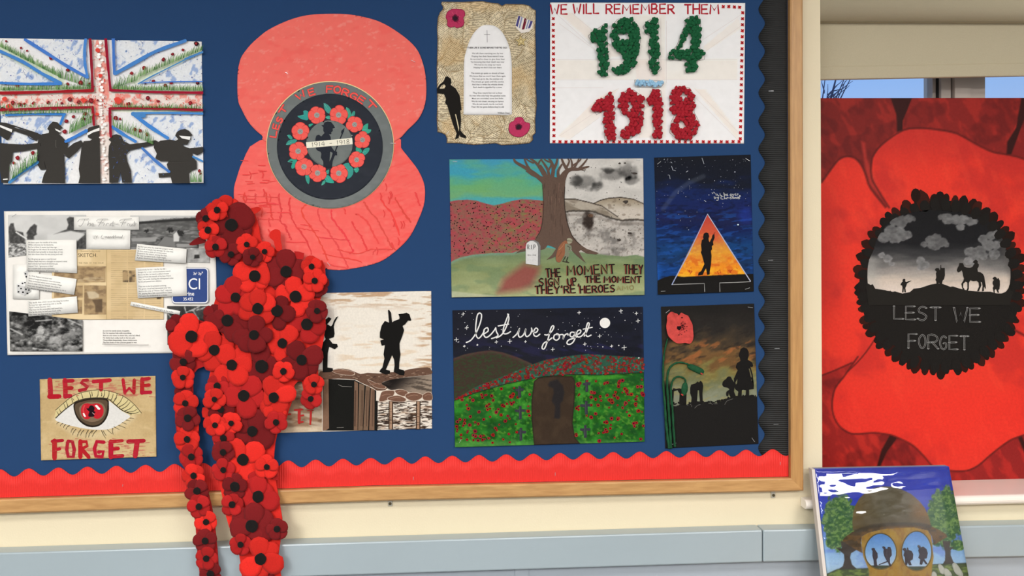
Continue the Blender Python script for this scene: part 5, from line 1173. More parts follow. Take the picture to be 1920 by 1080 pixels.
# ================================================================== tree painting
def tree_painting():
    KL(430)
    s_ = 3.857; T = Z(830, 290, s_)
    t = thing('tree_painting', P(1026, 555, DP), 'painting of a bare tree between a red poppy field and a grey battlefield', 'painting')
    hillL = [(48, 340), (100, 330), (180, 325), (240, 332), (300, 350), (370, 368), (430, 355), (500, 335), (570, 322), (640, 325), (740, 335)]
    def fn(X, Y, U, V):
        x, y = (X - 830) * s_, (Y - 290) * s_
        n = fbm(X, Y, 40, 14, 3, 201)
        c = ramp(y / 340 + (n - .5) * .35, [(0, (66, 140, 178)), (.35, (62, 150, 170)), (.6, (92, 160, 120)), (.85, (106, 160, 112)), (1.0, (74, 156, 160))])
        c = mixc(c, ss(.5, .75, fbm(X, Y, 60, 16, 3, 203)) * .4, (110, 164, 92))
        hl = np.interp(x, [p[0] for p in hillL], [p[1] for p in hillL]); k = ss(-3, 3, y - hl) * ss(745, 735, x)
        c = mixc(c, k, (148, 74, 76)); c = mixc(c, k * ss(.42, .62, fbm(X, Y, 9, 7, 3, 211)) * (.5 + .3 * ss(200, 450, x)), (124, 100, 78)); c = mixc(c, k * ss(.56, .70, fbm(X, Y, 7, 4, 3, 213)) * .55 * ss(120, 420, x), (114, 122, 66)); c = mixc(c, k * ss(.58, .7, fbm(X, Y, 5, 4, 2, 215)) * .5, (176, 62, 74))
        # right half: grey sky, hills and mud
        r = ss(835, 850, x)
        g = 208 - 30 * fbm(X, Y, 20, 12, 3, 221)
        for cx, cy, rx, ry in ((1040, 195, 120, 75), (960, 185, 60, 50), (1250, 140, 140, 60), (1340, 120, 110, 70), (1200, 110, 60, 30), (1110, 230, 60, 45), (1360, 190, 60, 40)):
            d_ = np.hypot((x - cx) / rx, (y - cy) / ry) + .8 * (fbm(X, Y, 12, 12, 3, 231) - .5); g = g - 62 * ss(1.0, .45, d_)
        sk = np.stack([g, g * .985, g * .955], -1)
        def low(b0, amp, sc, seed): return np.stack([b0 + amp * (fbm(X, Y, sc, sc * .6, 4, seed) - .5)] * 3, -1) * np.array([1, .97, .92])
        h2 = np.interp(x, [1095, 1140, 1200, 1290, 1380, 1460], [352, 330, 315, 309, 322, 358]); h1 = np.interp(x, [880, 960, 1060, 1150, 1240, 1300], [322, 322, 345, 370, 432, 470])
        k2 = ss(-3, 3, y - h2) * ss(1090, 1100, x); sk = mixc(sk, k2, (150, 138, 118)); sk = sk * (1 - k2[:, None] * .0) ; kk = k2 * ss(330, 420, y + 20 * fbm(X, Y, 12, 12, 2, 5)); sk = mixc(sk, kk, (190, 182, 170)); sk = mixc(sk, ss(6, 2, np.abs(y - h2)) * (x > 1095), (70, 62, 54))
        sk = mixc(sk, k2 * ss(.6, .7, fbm(X, Y, 9, 6, 3, 7)) * .5, (112, 100, 86))
        k1 = ss(-3, 3, y - h1); sk = mixc(sk, k1, (128, 118, 104)); sk = mixc(sk, k1 * ss(.4, .6, fbm(X, Y, 26, 5, 3, 241, 18)) * .7, (182, 174, 160)); sk = mixc(sk, ss(6, 2, np.abs(y - h1)) * (x < 1270), (64, 56, 50))
        tr_ = np.interp(x, [880, 940, 1000, 1060, 1110, 1180, 1240, 1300, 1380, 1460], [408, 400, 402, 400, 412, 440, 458, 470, 462, 470]) + 8 * (fbm(X, Y, 4, 4, 2, 9) - .5); k3 = ss(-2, 3, y - tr_)
        m_ = 176 + 46 * (fbm(X, Y, 22, 14, 4, 251) - .5) - 46 * ss(.5, .75, fbm(X, Y, 16, 10, 4, 261)) ; mud = np.stack([m_, m_ * .97, m_ * .93], -1)
        sk = sk * (1 - k3[:, None]) + mud * k3[:, None]; sk = mixc(sk, ss(10, 3, np.abs(y - tr_ - 6)) * .85, (58, 52, 46)); sk = mixc(sk, ss(16, 4, np.abs(y - tr_ - 34)) * .4, (110, 102, 94))
        cr = np.hypot((x - 1055) / 46, (y - 480) / 78) + .5 * (fbm(X, Y, 7, 7, 3, 271) - .5); sk = mixc(sk, ss(1.1, .6, cr) * .95, (44, 36, 32)); sk = mixc(sk, ss(.5, .3, np.hypot((x - 1070) / 50, (y - 440) / 30)) * .7, (110, 80, 60))
        sk = mixc(sk, ss(.6, .75, fbm(X, Y, 3, 3, 3, 281)) * k3 * .45, (86, 78, 70)); sk = mixc(sk, ss(900, 880, x) * .5 * k3, (112, 104, 96))
        c = c * (1 - r[:, None]) + sk * r[:, None]
        gr = np.interp(x, [60, 120, 220, 340, 500, 620, 740, 900, 1000, 1100, 1200, 1300, 1400, 1465], [775, 745, 722, 712, 708, 680, 670, 690, 705, 715, 728, 735, 725, 740]) + 5 * (fbm(X, Y, 6, 6, 2, 291) - .5)
        k = ss(-3, 4, y - gr); gc = ramp((y - 700) / 330, [(0, (112, 132, 100)), (.35, (124, 136, 92)), (1, (156, 162, 118))]) + (22 * (fbm(X, Y, 40, 10, 3, 295) - .5))[:, None]
        gc = mixc(gc, ss(.5, .7, fbm(X, Y, 30, 12, 3, 297)) * .4, (96, 122, 92)); gc = mixc(gc, ss(30, 0, y - gr) * .6 * (x < 640), (110, 152, 140)); c = c * (1 - k[:, None]) + gc * k[:, None]
        pk = pmask(x, y, [(590, 790), (700, 815), (690, 860), (640, 950), (560, 980), (400, 1000), (440, 900), (520, 840)], 60) * k; c = mixc(c, pk * .85, (138, 68, 66))
        c = mixc(c, ss(12, 2, y - np.interp(x, [65, 250, 450], [985, 1005, 1040])) * 0, (0, 0, 0)); c = mixc(c, ss(-5, 8, y - np.interp(x, [60, 200, 420, 500], [985, 1000, 1022, 1060])) * .6, (186, 186, 160)); return c
    cn = T([(48, 35), (1450, 27), (1460, 1015), (65, 1032)])
    dep = lambda x, y: DP + .0025 * max(0, (y - 520) / 36) ** 2
    sheet('paper', t, cn, 1.25, fn, dep, M_PAINT)
    L = Lay(lambda x, y: dep(x, y) + .0001, step=2e-6)
    for i in range(400):
        x = rnd.uniform(55, 725); y = rnd.uniform(335, 740)
        if y < np.interp(x, [p[0] for p in hillL], [p[1] for p in hillL]) + 8 or y > np.interp(x, [60, 220, 500, 725], [760, 715, 700, 660]): continue
        (a, b), = T([(x, y)]); L.ell(a, b, rnd.uniform(.5, 1.5), rnd.uniform(.5, 1.3), (30, 22, 22), n=6)
    for i in range(90):
        x = rnd.uniform(900, 1440); y = rnd.uniform(60, 700); (a, b), = T([(x, y)]); L.ell(a, b, rnd.uniform(.4, 1.1) * (2 if rnd.random() < .08 else 1), rnd.uniform(.4, 1), (40, 36, 34), n=6)
    for x, y, r in ((1318, 60, 7), (1280, 62, 8), (1390, 135, 12), (1355, 568, 12), (1275, 618, 12), (1325, 340, 18)): (a, b), = T([(x, y)]); L.ell(a, b, r / 3, r / 5.5, (64, 58, 54), n=8, wob=.6)
    L.build('spatter', t)['kind'] = 'stuff'
    L = Lay(lambda x, y: dep(x, y) + .0008); L.clip = (842.5, 297.2, 1208, 556); BK = (94, 76, 66)
    L.poly(T([(722, 215), (700, 180), (640, 150), (600, 120), (612, 112), (680, 140), (735, 165), (745, 155), (712, 110), (700, 75), (712, 72), (745, 120), (758, 150), (772, 158), (800, 150), (805, 160), (838, 168), (880, 140), (920, 118), (900, 150), (888, 190), (882, 260), (880, 330), (890, 420), (905, 500), (935, 580), (980, 640), (1040, 680), (1130, 712), (1110, 722), (1040, 715), (1000, 690), (985, 700), (1010, 745), (1035, 782), (1015, 768), (975, 735), (940, 700), (925, 680), (880, 690), (850, 720), (800, 745), (750, 762), (790, 725), (820, 680), (800, 668), (760, 655), (740, 680), (705, 692), (640, 690), (560, 705), (525, 715), (560, 690), (620, 670), (680, 600), (712, 540), (728, 450), (732, 340), (725, 260)]), BK, 0)
    def lb(q, w0, w1): L.stroke(T(q), w0 / s_, BK, sm=4, w1=w1 / s_)
    lb([(725, 190), (660, 135), (590, 90), (530, 55), (515, 30)], 34, 14); lb([(665, 135), (610, 100), (570, 80)], 22, 12); lb([(640, 125), (612, 80), (590, 28)], 22, 11); lb([(740, 160), (700, 90), (665, 50), (632, 28)], 26, 12); lb([(690, 80), (700, 50), (720, 28)], 14, 9); lb([(655, 60), (625, 45), (600, 28)], 12, 8)
    lb([(770, 165), (760, 110), (730, 60), (715, 40)], 22, 10); lb([(762, 120), (785, 70), (775, 40)], 14, 9); lb([(790, 170), (800, 110), (790, 60), (768, 28)], 30, 14); lb([(800, 110), (822, 65), (830, 28)], 22, 14); lb([(790, 60), (745, 40), (735, 28)], 12, 8)
    lb([(855, 175), (885, 130), (930, 105), (985, 105), (1040, 90), (1058, 86)], 38, 9); lb([(905, 115), (880, 75), (860, 28)], 26, 13); lb([(895, 95), (915, 50), (905, 28)], 16, 9); lb([(935, 105), (935, 60), (925, 28)], 16, 9); lb([(945, 102), (970, 65), (985, 28)], 18, 10); lb([(985, 102), (1020, 65), (1045, 32)], 18, 9); lb([(945, 75), (990, 45), (1000, 28)], 12, 8); lb([(1000, 105), (1015, 112), (1035, 108)], 8, 5); lb([(840, 170), (835, 120), (862, 70)], 26, 12)
    for i in range(36):
        x = rnd.uniform(740, 875); y0 = rnd.uniform(200, 560); L.stroke(T([(x, y0), (x + rnd.uniform(-8, 8), y0 + rnd.uniform(30, 110))]), rnd.uniform(.6, 1.8), rnd.choice([(82, 66, 58), (106, 86, 74), (116, 92, 80)]), w1=.4)
    L.stroke(T([(722, 215), (728, 330), (725, 450), (710, 540), (675, 605)]), 1.0, (64, 52, 46), sm=3); L.stroke(T([(884, 230), (880, 330), (890, 430), (910, 520), (945, 600), (1000, 655)]), 1.2, (60, 50, 44), sm=3)
    L.build('painted_tree', t)
    L = Lay(lambda x, y: dep(x, y) + .0013)
    L.poly(T([(603, 660), (612, 632), (635, 618), (665, 618), (692, 632), (708, 660), (706, 795), (690, 803), (602, 788)]), (118, 118, 116), 0); L.poly(T([(601, 665), (608, 640), (630, 625), (655, 624), (680, 640), (690, 668), (688, 801), (601, 788)]), (204, 204, 202), 0)
    a, b = T([(613, 684), (672, 684)]); caps(L, 'R.I.P', a[0], a[1], b[0], b[1], 8.5, 1.5, (112, 112, 112)); a, b = T([(614, 732), (676, 732)]); caps(L, '1914-1918', a[0], a[1], b[0], b[1], 2.6, .6, (130, 130, 130))
    for i in range(4): L.stroke(T([(615 + i * 16, 760), (625 + i * 16, 764)]), .6, (186, 186, 184))
    L.build('painted_gravestone', t)
    L = Lay(lambda x, y: dep(x, y) + .0013)
    L.poly(T([(818, 740), (838, 670), (870, 630), (895, 622), (905, 650), (900, 700), (872, 740), (850, 778), (825, 772)]), (140, 92, 66), 2); L.stroke(T([(840, 690), (870, 660), (880, 640)]), 1.2, (166, 116, 84)); L.stroke(T([(835, 740), (860, 700)]), 1.0, (112, 70, 52))
    L.poly(T([(900, 622), (902, 606), (918, 603), (936, 612), (938, 628), (928, 640), (915, 645), (903, 640)]), (150, 146, 124), 2); L.stroke(T([(898, 622), (938, 626)]), 1.2, (100, 98, 78))
    L.poly(T([(885, 650), (905, 645), (930, 660), (932, 690), (905, 700), (920, 710), (905, 745), (880, 745), (885, 705)]), (120, 124, 104), 2); L.stroke(T([(900, 660), (922, 672), (915, 690)]), 1.3, (74, 70, 60)); L.stroke(T([(890, 735), (868, 772), (905, 778)]), 2.0, (58, 52, 44)); L.stroke(T([(905, 740), (895, 770), (915, 782)]), 1.8, (58, 52, 44))
    L.build('painted_crouching_figure', t)
    q = random.Random(9)
    L = Lay(lambda x, y: dep(x, y) + .0014)
    for txt, p0, p1, h in (('THE', (752, 888), (858, 880), 62), ('MOMENT', (905, 872), (1250, 858), 66), ('THEY', (1315, 860), (1450, 862), 66), ('SIGN', (700, 948), (845, 942), 52), ('UP,', (908, 945), (990, 940), 50), ('THE', (1035, 925), (1145, 922), 46), ('MOMENT', (1170, 922), (1440, 925), 44), ("THEY'RE", (672, 1005), (965, 998), 52), ('HEROES', (998, 1000), (1250, 990), 50)):
        (a, b), (c_, d_) = T([p0, p1]); caps(None, txt, a, b, c_, d_, h / s_, 2.3, None, gap=.26, jit=.10, slant=-.03, rnd=q, each=(lambda x, y: dep(x, y) + .0014, t, ((-1.6, .8, 1.6, (132, 62, 52)), (0, 0, 2.3, (30, 26, 24)))))
    (a, b), (c_, d_) = T([(1260, 982), (1385, 976)]); caps(L, 'AMO', a, b, c_, d_, 32 / s_, 1.2, (138, 122, 80), rnd=q)
    L.build('faint_lettering', t)
    staples(t, [(853, 303, 0, 8), (1197, 300, -3, 7)], DP + .0006)
tree_painting()

# ================================================================== triangle window painting
def triangle_painting():
    KL(430)
    s_ = 3.857; T = Z(1215, 280, s_)
    t = thing('night_sky_painting', P(1322, 552, DP), 'dark night sky painting with a black soldier inside a glowing orange triangle', 'painting')
    def fn(X, Y, U, V):
        x, y = (X - 1215) * s_, (Y - 280) * s_; n = fbm(X, Y, 34, 10, 4, 301); n2 = fbm(X, Y, 16, 4, 3, 311, -6)
        c = ramp(y / 1000 + (n - .5) * .16, [(0, (26, 28, 34)), (.22, (24, 28, 40)), (.33, (24, 38, 84)), (.45, (26, 36, 84)), (.5, (28, 34, 70)), (.58, (22, 34, 78)), (.72, (24, 62, 112)), (.8, (26, 48, 84)), (.9, (22, 60, 120))])
        c = mixc(c, ss(.52, .68, n2) * ss(400, 500, y) * .6, (30, 76, 152)); c = mixc(c, ss(.55, .72, fbm(X, Y, 14, 5, 3, 321)) * .5 * ss(250, 350, y), (20, 24, 44)); c = mixc(c, ss(120, 40, x) * ss(780, 900, y) * .8, (30, 96, 190))
        c = mixc(c, ss(26, 6, dseg(x, y, [(110, 430), (200, 310), (300, 240), (400, 195)])) * .18, (140, 150, 160)); c = mixc(c, ss(90, 20, np.hypot(x - 705, y - 480)) * .5, (36, 60, 160))
        k = pmask(x, y, [(430, 468), (742, 955), (172, 980)], 4)
        o = ramp((y - 470) / 450 + (fbm(X, Y, 12, 8, 3, 331) - .5) * .25, [(0, (178, 66, 54)), (.35, (196, 86, 56)), (.5, (200, 128, 58)), (.62, (214, 148, 50)), (.75, (212, 124, 44)), (.85, (224, 138, 34)), (.95, (232, 164, 40)), (1, (226, 160, 40))])
        o = mixc(o, ss(.55, .7, fbm(X, Y, 10, 5, 3, 341)) * .4 * ss(560, 700, y), (226, 180, 70)); o = mixc(o, ss(.6, .7, fbm(X, Y, 12, 7, 3, 351)) * ss(760, 800, y) * .7, (204, 96, 34)); c = c * (1 - k[:, None]) + o * k[:, None]
        g = np.interp(x, [65, 120, 180, 260, 450, 620, 770], [950, 925, 912, 922, 912, 905, 898]) + 4 * (fbm(X, Y, 5, 5, 2, 3) - .5); c = mixc(c, ss(-2, 3, y - g), (26, 25, 24)); return c
    cn = T([(45, 60), (742, 38), (765, 1028), (72, 1050)]); d = DP
    dep = lambda x, y: DP + .002 * max(0, (y - 520) / 30) ** 2
    sheet('paper', t, cn, 1.2, fn, dep, M_PAINT)
    L = Lay(lambda x, y: dep(x, y) + .0002)
    L.stroke(T([(172, 980), (300, 740), (430, 468), (590, 720), (742, 955)]), 1.8, (150, 162, 196)); L.stroke(T([(430, 468), (742, 955)]), 1.5, (168, 172, 190)); L.stroke(T([(175, 978), (280, 974), (407, 970), (410, 1030)]), 1.3, (148, 148, 146)); L.stroke(T([(742, 957), (640, 962), (518, 966), (520, 1030)]), 1.3, (148, 148, 146))
    for i in range(120):
        x = rnd.uniform(60, 735); y = 70 + 520 * rnd.random() ** 1.6
        if 320 < x and y > 470: continue
        (a, b), = T([(x, y)]); r = rnd.uniform(.25, .6) * (1.8 if rnd.random() < .12 else 1); L.ell(a, b, r, None, (190, 196, 210), n=6)
    for q in ([(390, 62), (400, 90), (405, 105)], [(155, 185), (160, 215)], [(165, 90), (175, 100)], [(275, 165), (290, 155)], [(170, 120), (180, 150), (200, 155)], [(405, 368), (420, 378)]): L.stroke(T(q), .9, (170, 176, 186))
    (a, b), = T([(651, 545)]); L.ell(a, b, 1.6, None, (200, 220, 250), n=8)
    L.build('stars_and_chalk_lines', t)['kind'] = 'stuff'
    L = Lay(lambda x, y: dep(x, y) + .0006)
    for q in ([(300, 885), (285, 870)], [(300, 890), (298, 870)], [(302, 905), (320, 880)], [(505, 885), (520, 870), (525, 895)], [(500, 880), (512, 900)], [(590, 885), (580, 872)], [(590, 890), (612, 868)], [(600, 895), (590, 870), (606, 880)], [(640, 855), (648, 862)]): L.stroke(T(q), .9, (176, 46, 34))
    L.poly(T([(398, 636), (403, 610), (420, 601), (436, 606), (443, 628), (438, 642), (440, 660), (446, 672), (462, 640), (466, 620), (480, 612), (482, 640), (470, 670), (474, 690), (462, 700), (464, 722), (455, 735), (460, 770), (456, 830), (447, 880), (446, 905), (428, 908), (420, 860), (405, 885), (396, 908), (362, 912), (366, 892), (385, 880), (408, 830), (392, 770), (382, 745), (388, 730), (384, 690), (390, 655), (402, 648)]), (26, 24, 24), 0)
    L.stroke(T([(468, 625), (476, 612), (486, 600)]), .7, (60, 40, 34)); L.build('soldier_silhouette', t, M_INK)
    L = Lay(lambda x, y: dep(x, y) + .0006); WC = (190, 192, 190)
    def S(q, w_=1.1): L.stroke(T(q), w_, WC, sm=2)
    S([(462, 312), (470, 322)]); S([(474, 308), (482, 318)]); S([(490, 318), (494, 335)]); S([(502, 322), (505, 335), (515, 335)]); S([(520, 318), (524, 335), (535, 333)])
    S([(548, 312), (552, 335), (562, 328), (552, 322)]); S([(566, 328), (576, 322), (568, 335), (580, 333)]); S([(600, 322), (592, 330), (602, 338), (608, 328), (598, 322)]); S([(612, 322), (618, 335), (624, 322)]); S([(630, 325), (636, 318), (630, 332), (640, 332)]); S([(646, 335), (645, 322), (655, 325)]); S([(658, 335), (668, 334)])
    S([(478, 340), (482, 358), (492, 352), (484, 345)]); S([(498, 345), (505, 354), (512, 342), (505, 370), (494, 366)]); S([(545, 342), (530, 342), (528, 358), (545, 360)]); S([(552, 338), (554, 360), (562, 350), (566, 360)]); S([(572, 360), (571, 348), (580, 350)]); S([(586, 346), (587, 358)]); S([(604, 344), (594, 348), (604, 354), (596, 360)]); S([(612, 338), (613, 358)]); S([(606, 346), (620, 344)]); S([(620, 358), (622, 346), (628, 356), (634, 346), (638, 358)]); S([(650, 344), (642, 352), (652, 358), (652, 344)]); S([(662, 342), (656, 348), (664, 352), (656, 360)]); S([(658, 338), (664, 344)]); S([(664, 336), (670, 342)])
    L.build('lettering', t)
    staples(t, [(1236, 305, 38, 8), (1402, 299.5, -30, 9), (1243.5, 546, 3, 8), (1401.5, 541, 18, 9)], lambda x, y: dep(x, y) + .0006)
triangle_painting()

# ================================================================== green field painting with script writing
def field_painting():
    KL(700)
    s_ = 3.857; T = Z(840, 570, s_)
    t = thing('poppy_field_painting', P(1030, 837, DP), 'painting of a green poppy field at night with white script writing in the sky', 'painting')
    hil = ([45, 150, 280, 420, 560, 620], [695, 665, 620, 585, 555, 545])
    def fn(X, Y, U, V):
        x, y = (X - 840) * s_, (Y - 570) * s_; n = fbm(X, Y, 30, 14, 4, 401)
        c = np.tile([29., 31., 42.], (len(X), 1)); c = mixc(c, ss(.5, .7, n) * .55, (24, 26, 32)); c = mixc(c, ss(.5, .66, fbm(X, Y, 40, 8, 3, 411, 12)) * ss(200, 330, y) * .7, (38, 38, 76)); c = mixc(c, ss(1380, 1430, x) * .4, (44, 60, 90)); c = mixc(c, ss(500, 300, np.hypot(x - 400, y - 260)) * .2, (44, 42, 44))
        lh = np.interp(x, [35, 120, 220, 310, 400, 500, 600, 640], [395, 365, 345, 335, 352, 385, 430, 450]); k = ss(-4, 4, y - lh) * ss(660, 600, x); c = mixc(c, k, (62, 50, 42)); c = mixc(c, k * ss(.48, .6, fbm(X, Y, 3.5, 2, 3, 421)) * .75, (48, 70, 42)); c = mixc(c, k * ss(30, 2, y - lh) * .5, (96, 60, 62))
        bt = np.interp(x, [45, 200, 350, 480, 600, 700, 850, 1000, 1150, 1300, 1425], [690, 600, 540, 490, 440, 405, 380, 362, 372, 380, 390]); hb = np.interp(x, [45, 200, 420, 560, 700, 920, 1100, 1425], [700, 645, 580, 552, 525, 512, 515, 498])
        k = ss(-3, 3, y - bt) * ss(3, -3, y - hb); c = mixc(c, k, (44, 84, 66)); c = mixc(c, k * ss(.5, .62, fbm(X, Y, 5, 4, 3, 431)) * .9, (118, 32, 30)); c = mixc(c, k * ss(.62, .72, fbm(X, Y, 3.5, 3.5, 2, 441)) * .8, (70, 120, 98)); c = mixc(c, ss(7, 2, np.abs(y - hb)), (20, 30, 22))
        k = ss(-2, 3, y - hb); gg = 78 + 100 * (fbm(X, Y, 13, 10, 4, 451) - .42); g = np.stack([gg * .42, gg + 14, gg * .36], -1)
        g = mixc(g, ss(.58, .70, fbm(X, Y, 6, 4, 3, 461, 30)) * .6, (98, 150, 52)); g = mixc(g, ss(.5, .7, fbm(X, Y, 22, 14, 3, 471)) * .5, (22, 66, 34)); g = mixc(g, ss(970, 1010, y) * .5, (96, 156, 74)); g = mixc(g, ss(24, 4, np.abs(y - hb - 18)) * ss(.4, .6, n) * .6, (70, 150, 46))
        for cx in (515, 990):
            g = mixc(g, ss(70, 40, np.abs(x - cx)) * ss(.45, .6, fbm(X, Y, 6, 8, 2, 481)) * .5, (74, 160, 54))
        c = c * (1 - k[:, None]) + g * k[:, None]
        dr = [(622, 1022), (604, 820), (604, 700), (622, 560), (650, 535), (760, 520), (900, 522), (920, 560), (915, 700), (900, 860), (920, 970), (960, 1012)]
        k = pmask(x, y, dr, 5); c = mixc(c, k, (58, 46, 36)); c = mixc(c, k * ss(.5, .75, fbm(X, Y, 16, 22, 3, 491)) * .5, (72, 58, 44)); c = mixc(c, k * ss(9, 3, dseg(x, y, dr, True)) * .7, (30, 24, 22))
        sh = [(735, 560), (790, 545), (830, 590), (842, 640), (830, 700), (812, 720), (812, 820), (800, 832), (768, 825), (775, 740), (750, 700), (765, 640), (760, 610), (735, 600), (722, 585)]
        c = mixc(c, pmask(x, y, sh, 12) * .9, (38, 36, 38)); return c
    dep = lambda x, y: DP + .003 * max(0, (y - 795) / 42) ** 2
    sheet('paper', t, T([(32, 46), (1410, 20), (1423, 996), (50, 1036)]), 1.2, fn, dep, M_PAINT)
    L = Lay(lambda x, y: dep(x, y) + .0002, step=3e-6); W_ = (226, 226, 224); D_ = lambda q, w_=2.4, sm=4: L.stroke(T(q), w_, W_, sm=sm)
    (a, b), = T([(1135, 137)]); L.ell(a, b, 9.8, 9.6, (236, 234, 228), n=26)
    for x, y, sz in ((110, 72, 12), (135, 172, 14), (60, 258, 16), (118, 305, 9), (212, 296, 7), (350, 275, 12), (447, 270, 16), (560, 272, 9), (948, 62, 13), (1250, 50, 14), (1362, 68, 12), (1374, 122, 15), (1097, 232, 14), (990, 290, 13), (1183, 305, 11), (1274, 315, 18), (758, 328, 14), (1280, 118, 3), (1380, 390, 5), (1235, 300, 5), (1120, 310, 4)):
        L.stroke(T([(x, y - sz), (x, y + sz)]), 1.1, W_); L.stroke(T([(x - sz, y + sz * .15), (x + sz, y - sz * .15)]), 1.1, W_)
    for i in range(110):
        x, y = rnd.uniform(50, 1405), rnd.uniform(50, 345)
        if 130 < x < 1060 and 80 < y < 300 and rnd.random() < .6: continue
        (a, b), = T([(x, y)]); L.ell(a, b, rnd.uniform(.4, .9), None, (206, 208, 214), n=6)
    L.build('stars_and_moon', t)['kind'] = 'stuff'
    L = Lay(lambda x, y: dep(x, y) + .0006, step=3e-6)
    D_([(132, 278), (165, 262), (200, 215), (232, 140), (243, 85), (232, 66), (215, 75), (205, 120), (200, 180), (205, 230), (222, 248), (245, 225), (262, 195)])
    D_([(262, 215), (290, 195), (285, 172), (262, 185), (258, 220), (275, 242), (305, 225), (335, 190), (345, 172)]); D_([(345, 172), (350, 200), (362, 225), (345, 240), (315, 250)]); D_([(350, 245), (385, 225), (415, 180), (440, 110), (432, 72)]); D_([(438, 75), (420, 120), (400, 180), (402, 212), (425, 215), (452, 200)]); D_([(360, 160), (400, 152), (442, 145)], 2.2)
    D_([(470, 242), (498, 216), (518, 176), (508, 218), (520, 240), (546, 222), (564, 178), (558, 215), (570, 236), (594, 220), (606, 190), (604, 174)]); D_([(604, 174), (612, 200), (636, 206), (650, 186), (636, 174), (620, 196), (622, 226), (642, 234), (664, 218)])
    D_([(700, 222), (722, 222), (752, 195), (766, 165), (756, 158), (742, 180), (730, 230), (712, 290), (695, 325), (680, 318), (692, 285), (725, 265), (752, 245)]); D_([(790, 218), (770, 225), (765, 250), (785, 262), (805, 245), (800, 220), (785, 215)]); D_([(802, 225), (825, 220), (835, 228), (832, 255), (845, 225), (865, 215), (868, 225)])
    D_([(912, 205), (890, 205), (882, 228), (898, 238), (915, 222), (918, 200), (920, 240), (905, 275), (880, 292), (860, 285), (870, 262), (900, 250), (935, 235)]); D_([(930, 222), (955, 210), (960, 190), (940, 192), (930, 215), (940, 238), (965, 232), (990, 205)]); D_([(985, 232), (1005, 195), (1022, 145), (1010, 138), (998, 180), (995, 215), (1008, 235), (1035, 225)]); D_([(975, 182), (1010, 176), (1046, 168)], 1.8)
    L.build('script_lettering', t)
    L = Lay(lambda x, y: dep(x, y) + .0004, step=2e-6); R_ = (140, 36, 34)
    n = 0
    while n < 170:
        x = rnd.uniform(55, 1415); y = rnd.uniform(515, 1005)
        if 595 < x < 925 or y < np.interp(x, hil[0] + [700, 1425], hil[1] + [530, 508]) + 14 or y > 1012 - x * .02: continue
        if any(abs(x - cx) < 38 for cx in (515, 995)) and rnd.random() < .85: continue
        n += 1; (a, b), = T([(x, y)]); r = rnd.uniform(2.0, 3.9); L.ell(a, b, r, r * .95, tuple(v + rnd.uniform(-14, 14) for v in R_), n=9, wob=.3); L.ell(a, b, r * .42, None, (30, 18, 18), n=6)
    for i in range(230):
        x = rnd.uniform(60, 1415); f = rnd.random(); bt = np.interp(x, [45, 200, 350, 480, 600, 700, 850, 1000, 1150, 1300, 1425], [690, 600, 540, 490, 440, 405, 380, 362, 372, 380, 390]); hb = np.interp(x, [45, 200, 420, 560, 700, 920, 1100, 1425], [700, 645, 580, 552, 525, 512, 515, 498])
        (a, b), = T([(x, bt + 6 + (hb - bt - 12) * f)]); r = rnd.uniform(1.2, 2.9); L.ell(a, b, r, r * .9, tuple(v + rnd.uniform(-18, 22) for v in (132, 34, 34)), n=8, wob=.4)
        if rnd.random() < .3: L.ell(a, b, r * .4, None, (36, 20, 20), n=5)
    L.build('painted_poppies', t)['kind'] = 'stuff'
    for cx, cy, h, w_ in ((517, 630, 85, 62), (522, 782, 98, 80), (527, 938, 96, 78), (1003, 588, 88, 58), (1000, 745, 100, 90), (993, 918, 92, 78)):
        L = Lay(lambda x, y: dep(x, y) + .0005); top = cy - h * .45; bot = cy + h * .52; arm = cy - h * .12; r = lambda: rnd.uniform(-3, 3)
        q = [(cx - 9 + r(), top), (cx + 10, top + r()), (cx + 9, arm - 11), (cx + w_ / 2, arm - 10 + r()), (cx + w_ / 2 - 4, arm + 10), (cx + 10, arm + 9), (cx + 12, bot + r()), (cx - 9, bot + 4), (cx - 11 + r(), arm + 14), (cx - w_ / 2, arm + 8), (cx - w_ / 2 + 3, arm - 8), (cx - 11, arm - 7)]
        L.poly(T(q), (54, 56, 62)); L.stroke(T([(cx - 6, top + 8), (cx - 4, bot - 8)]), .8, (74, 76, 82)); L.build('painted_cross', t)
    staples(t, [(863, 827, 60, 8), (866, 593, 50, 5)], DP + .001)
field_painting()

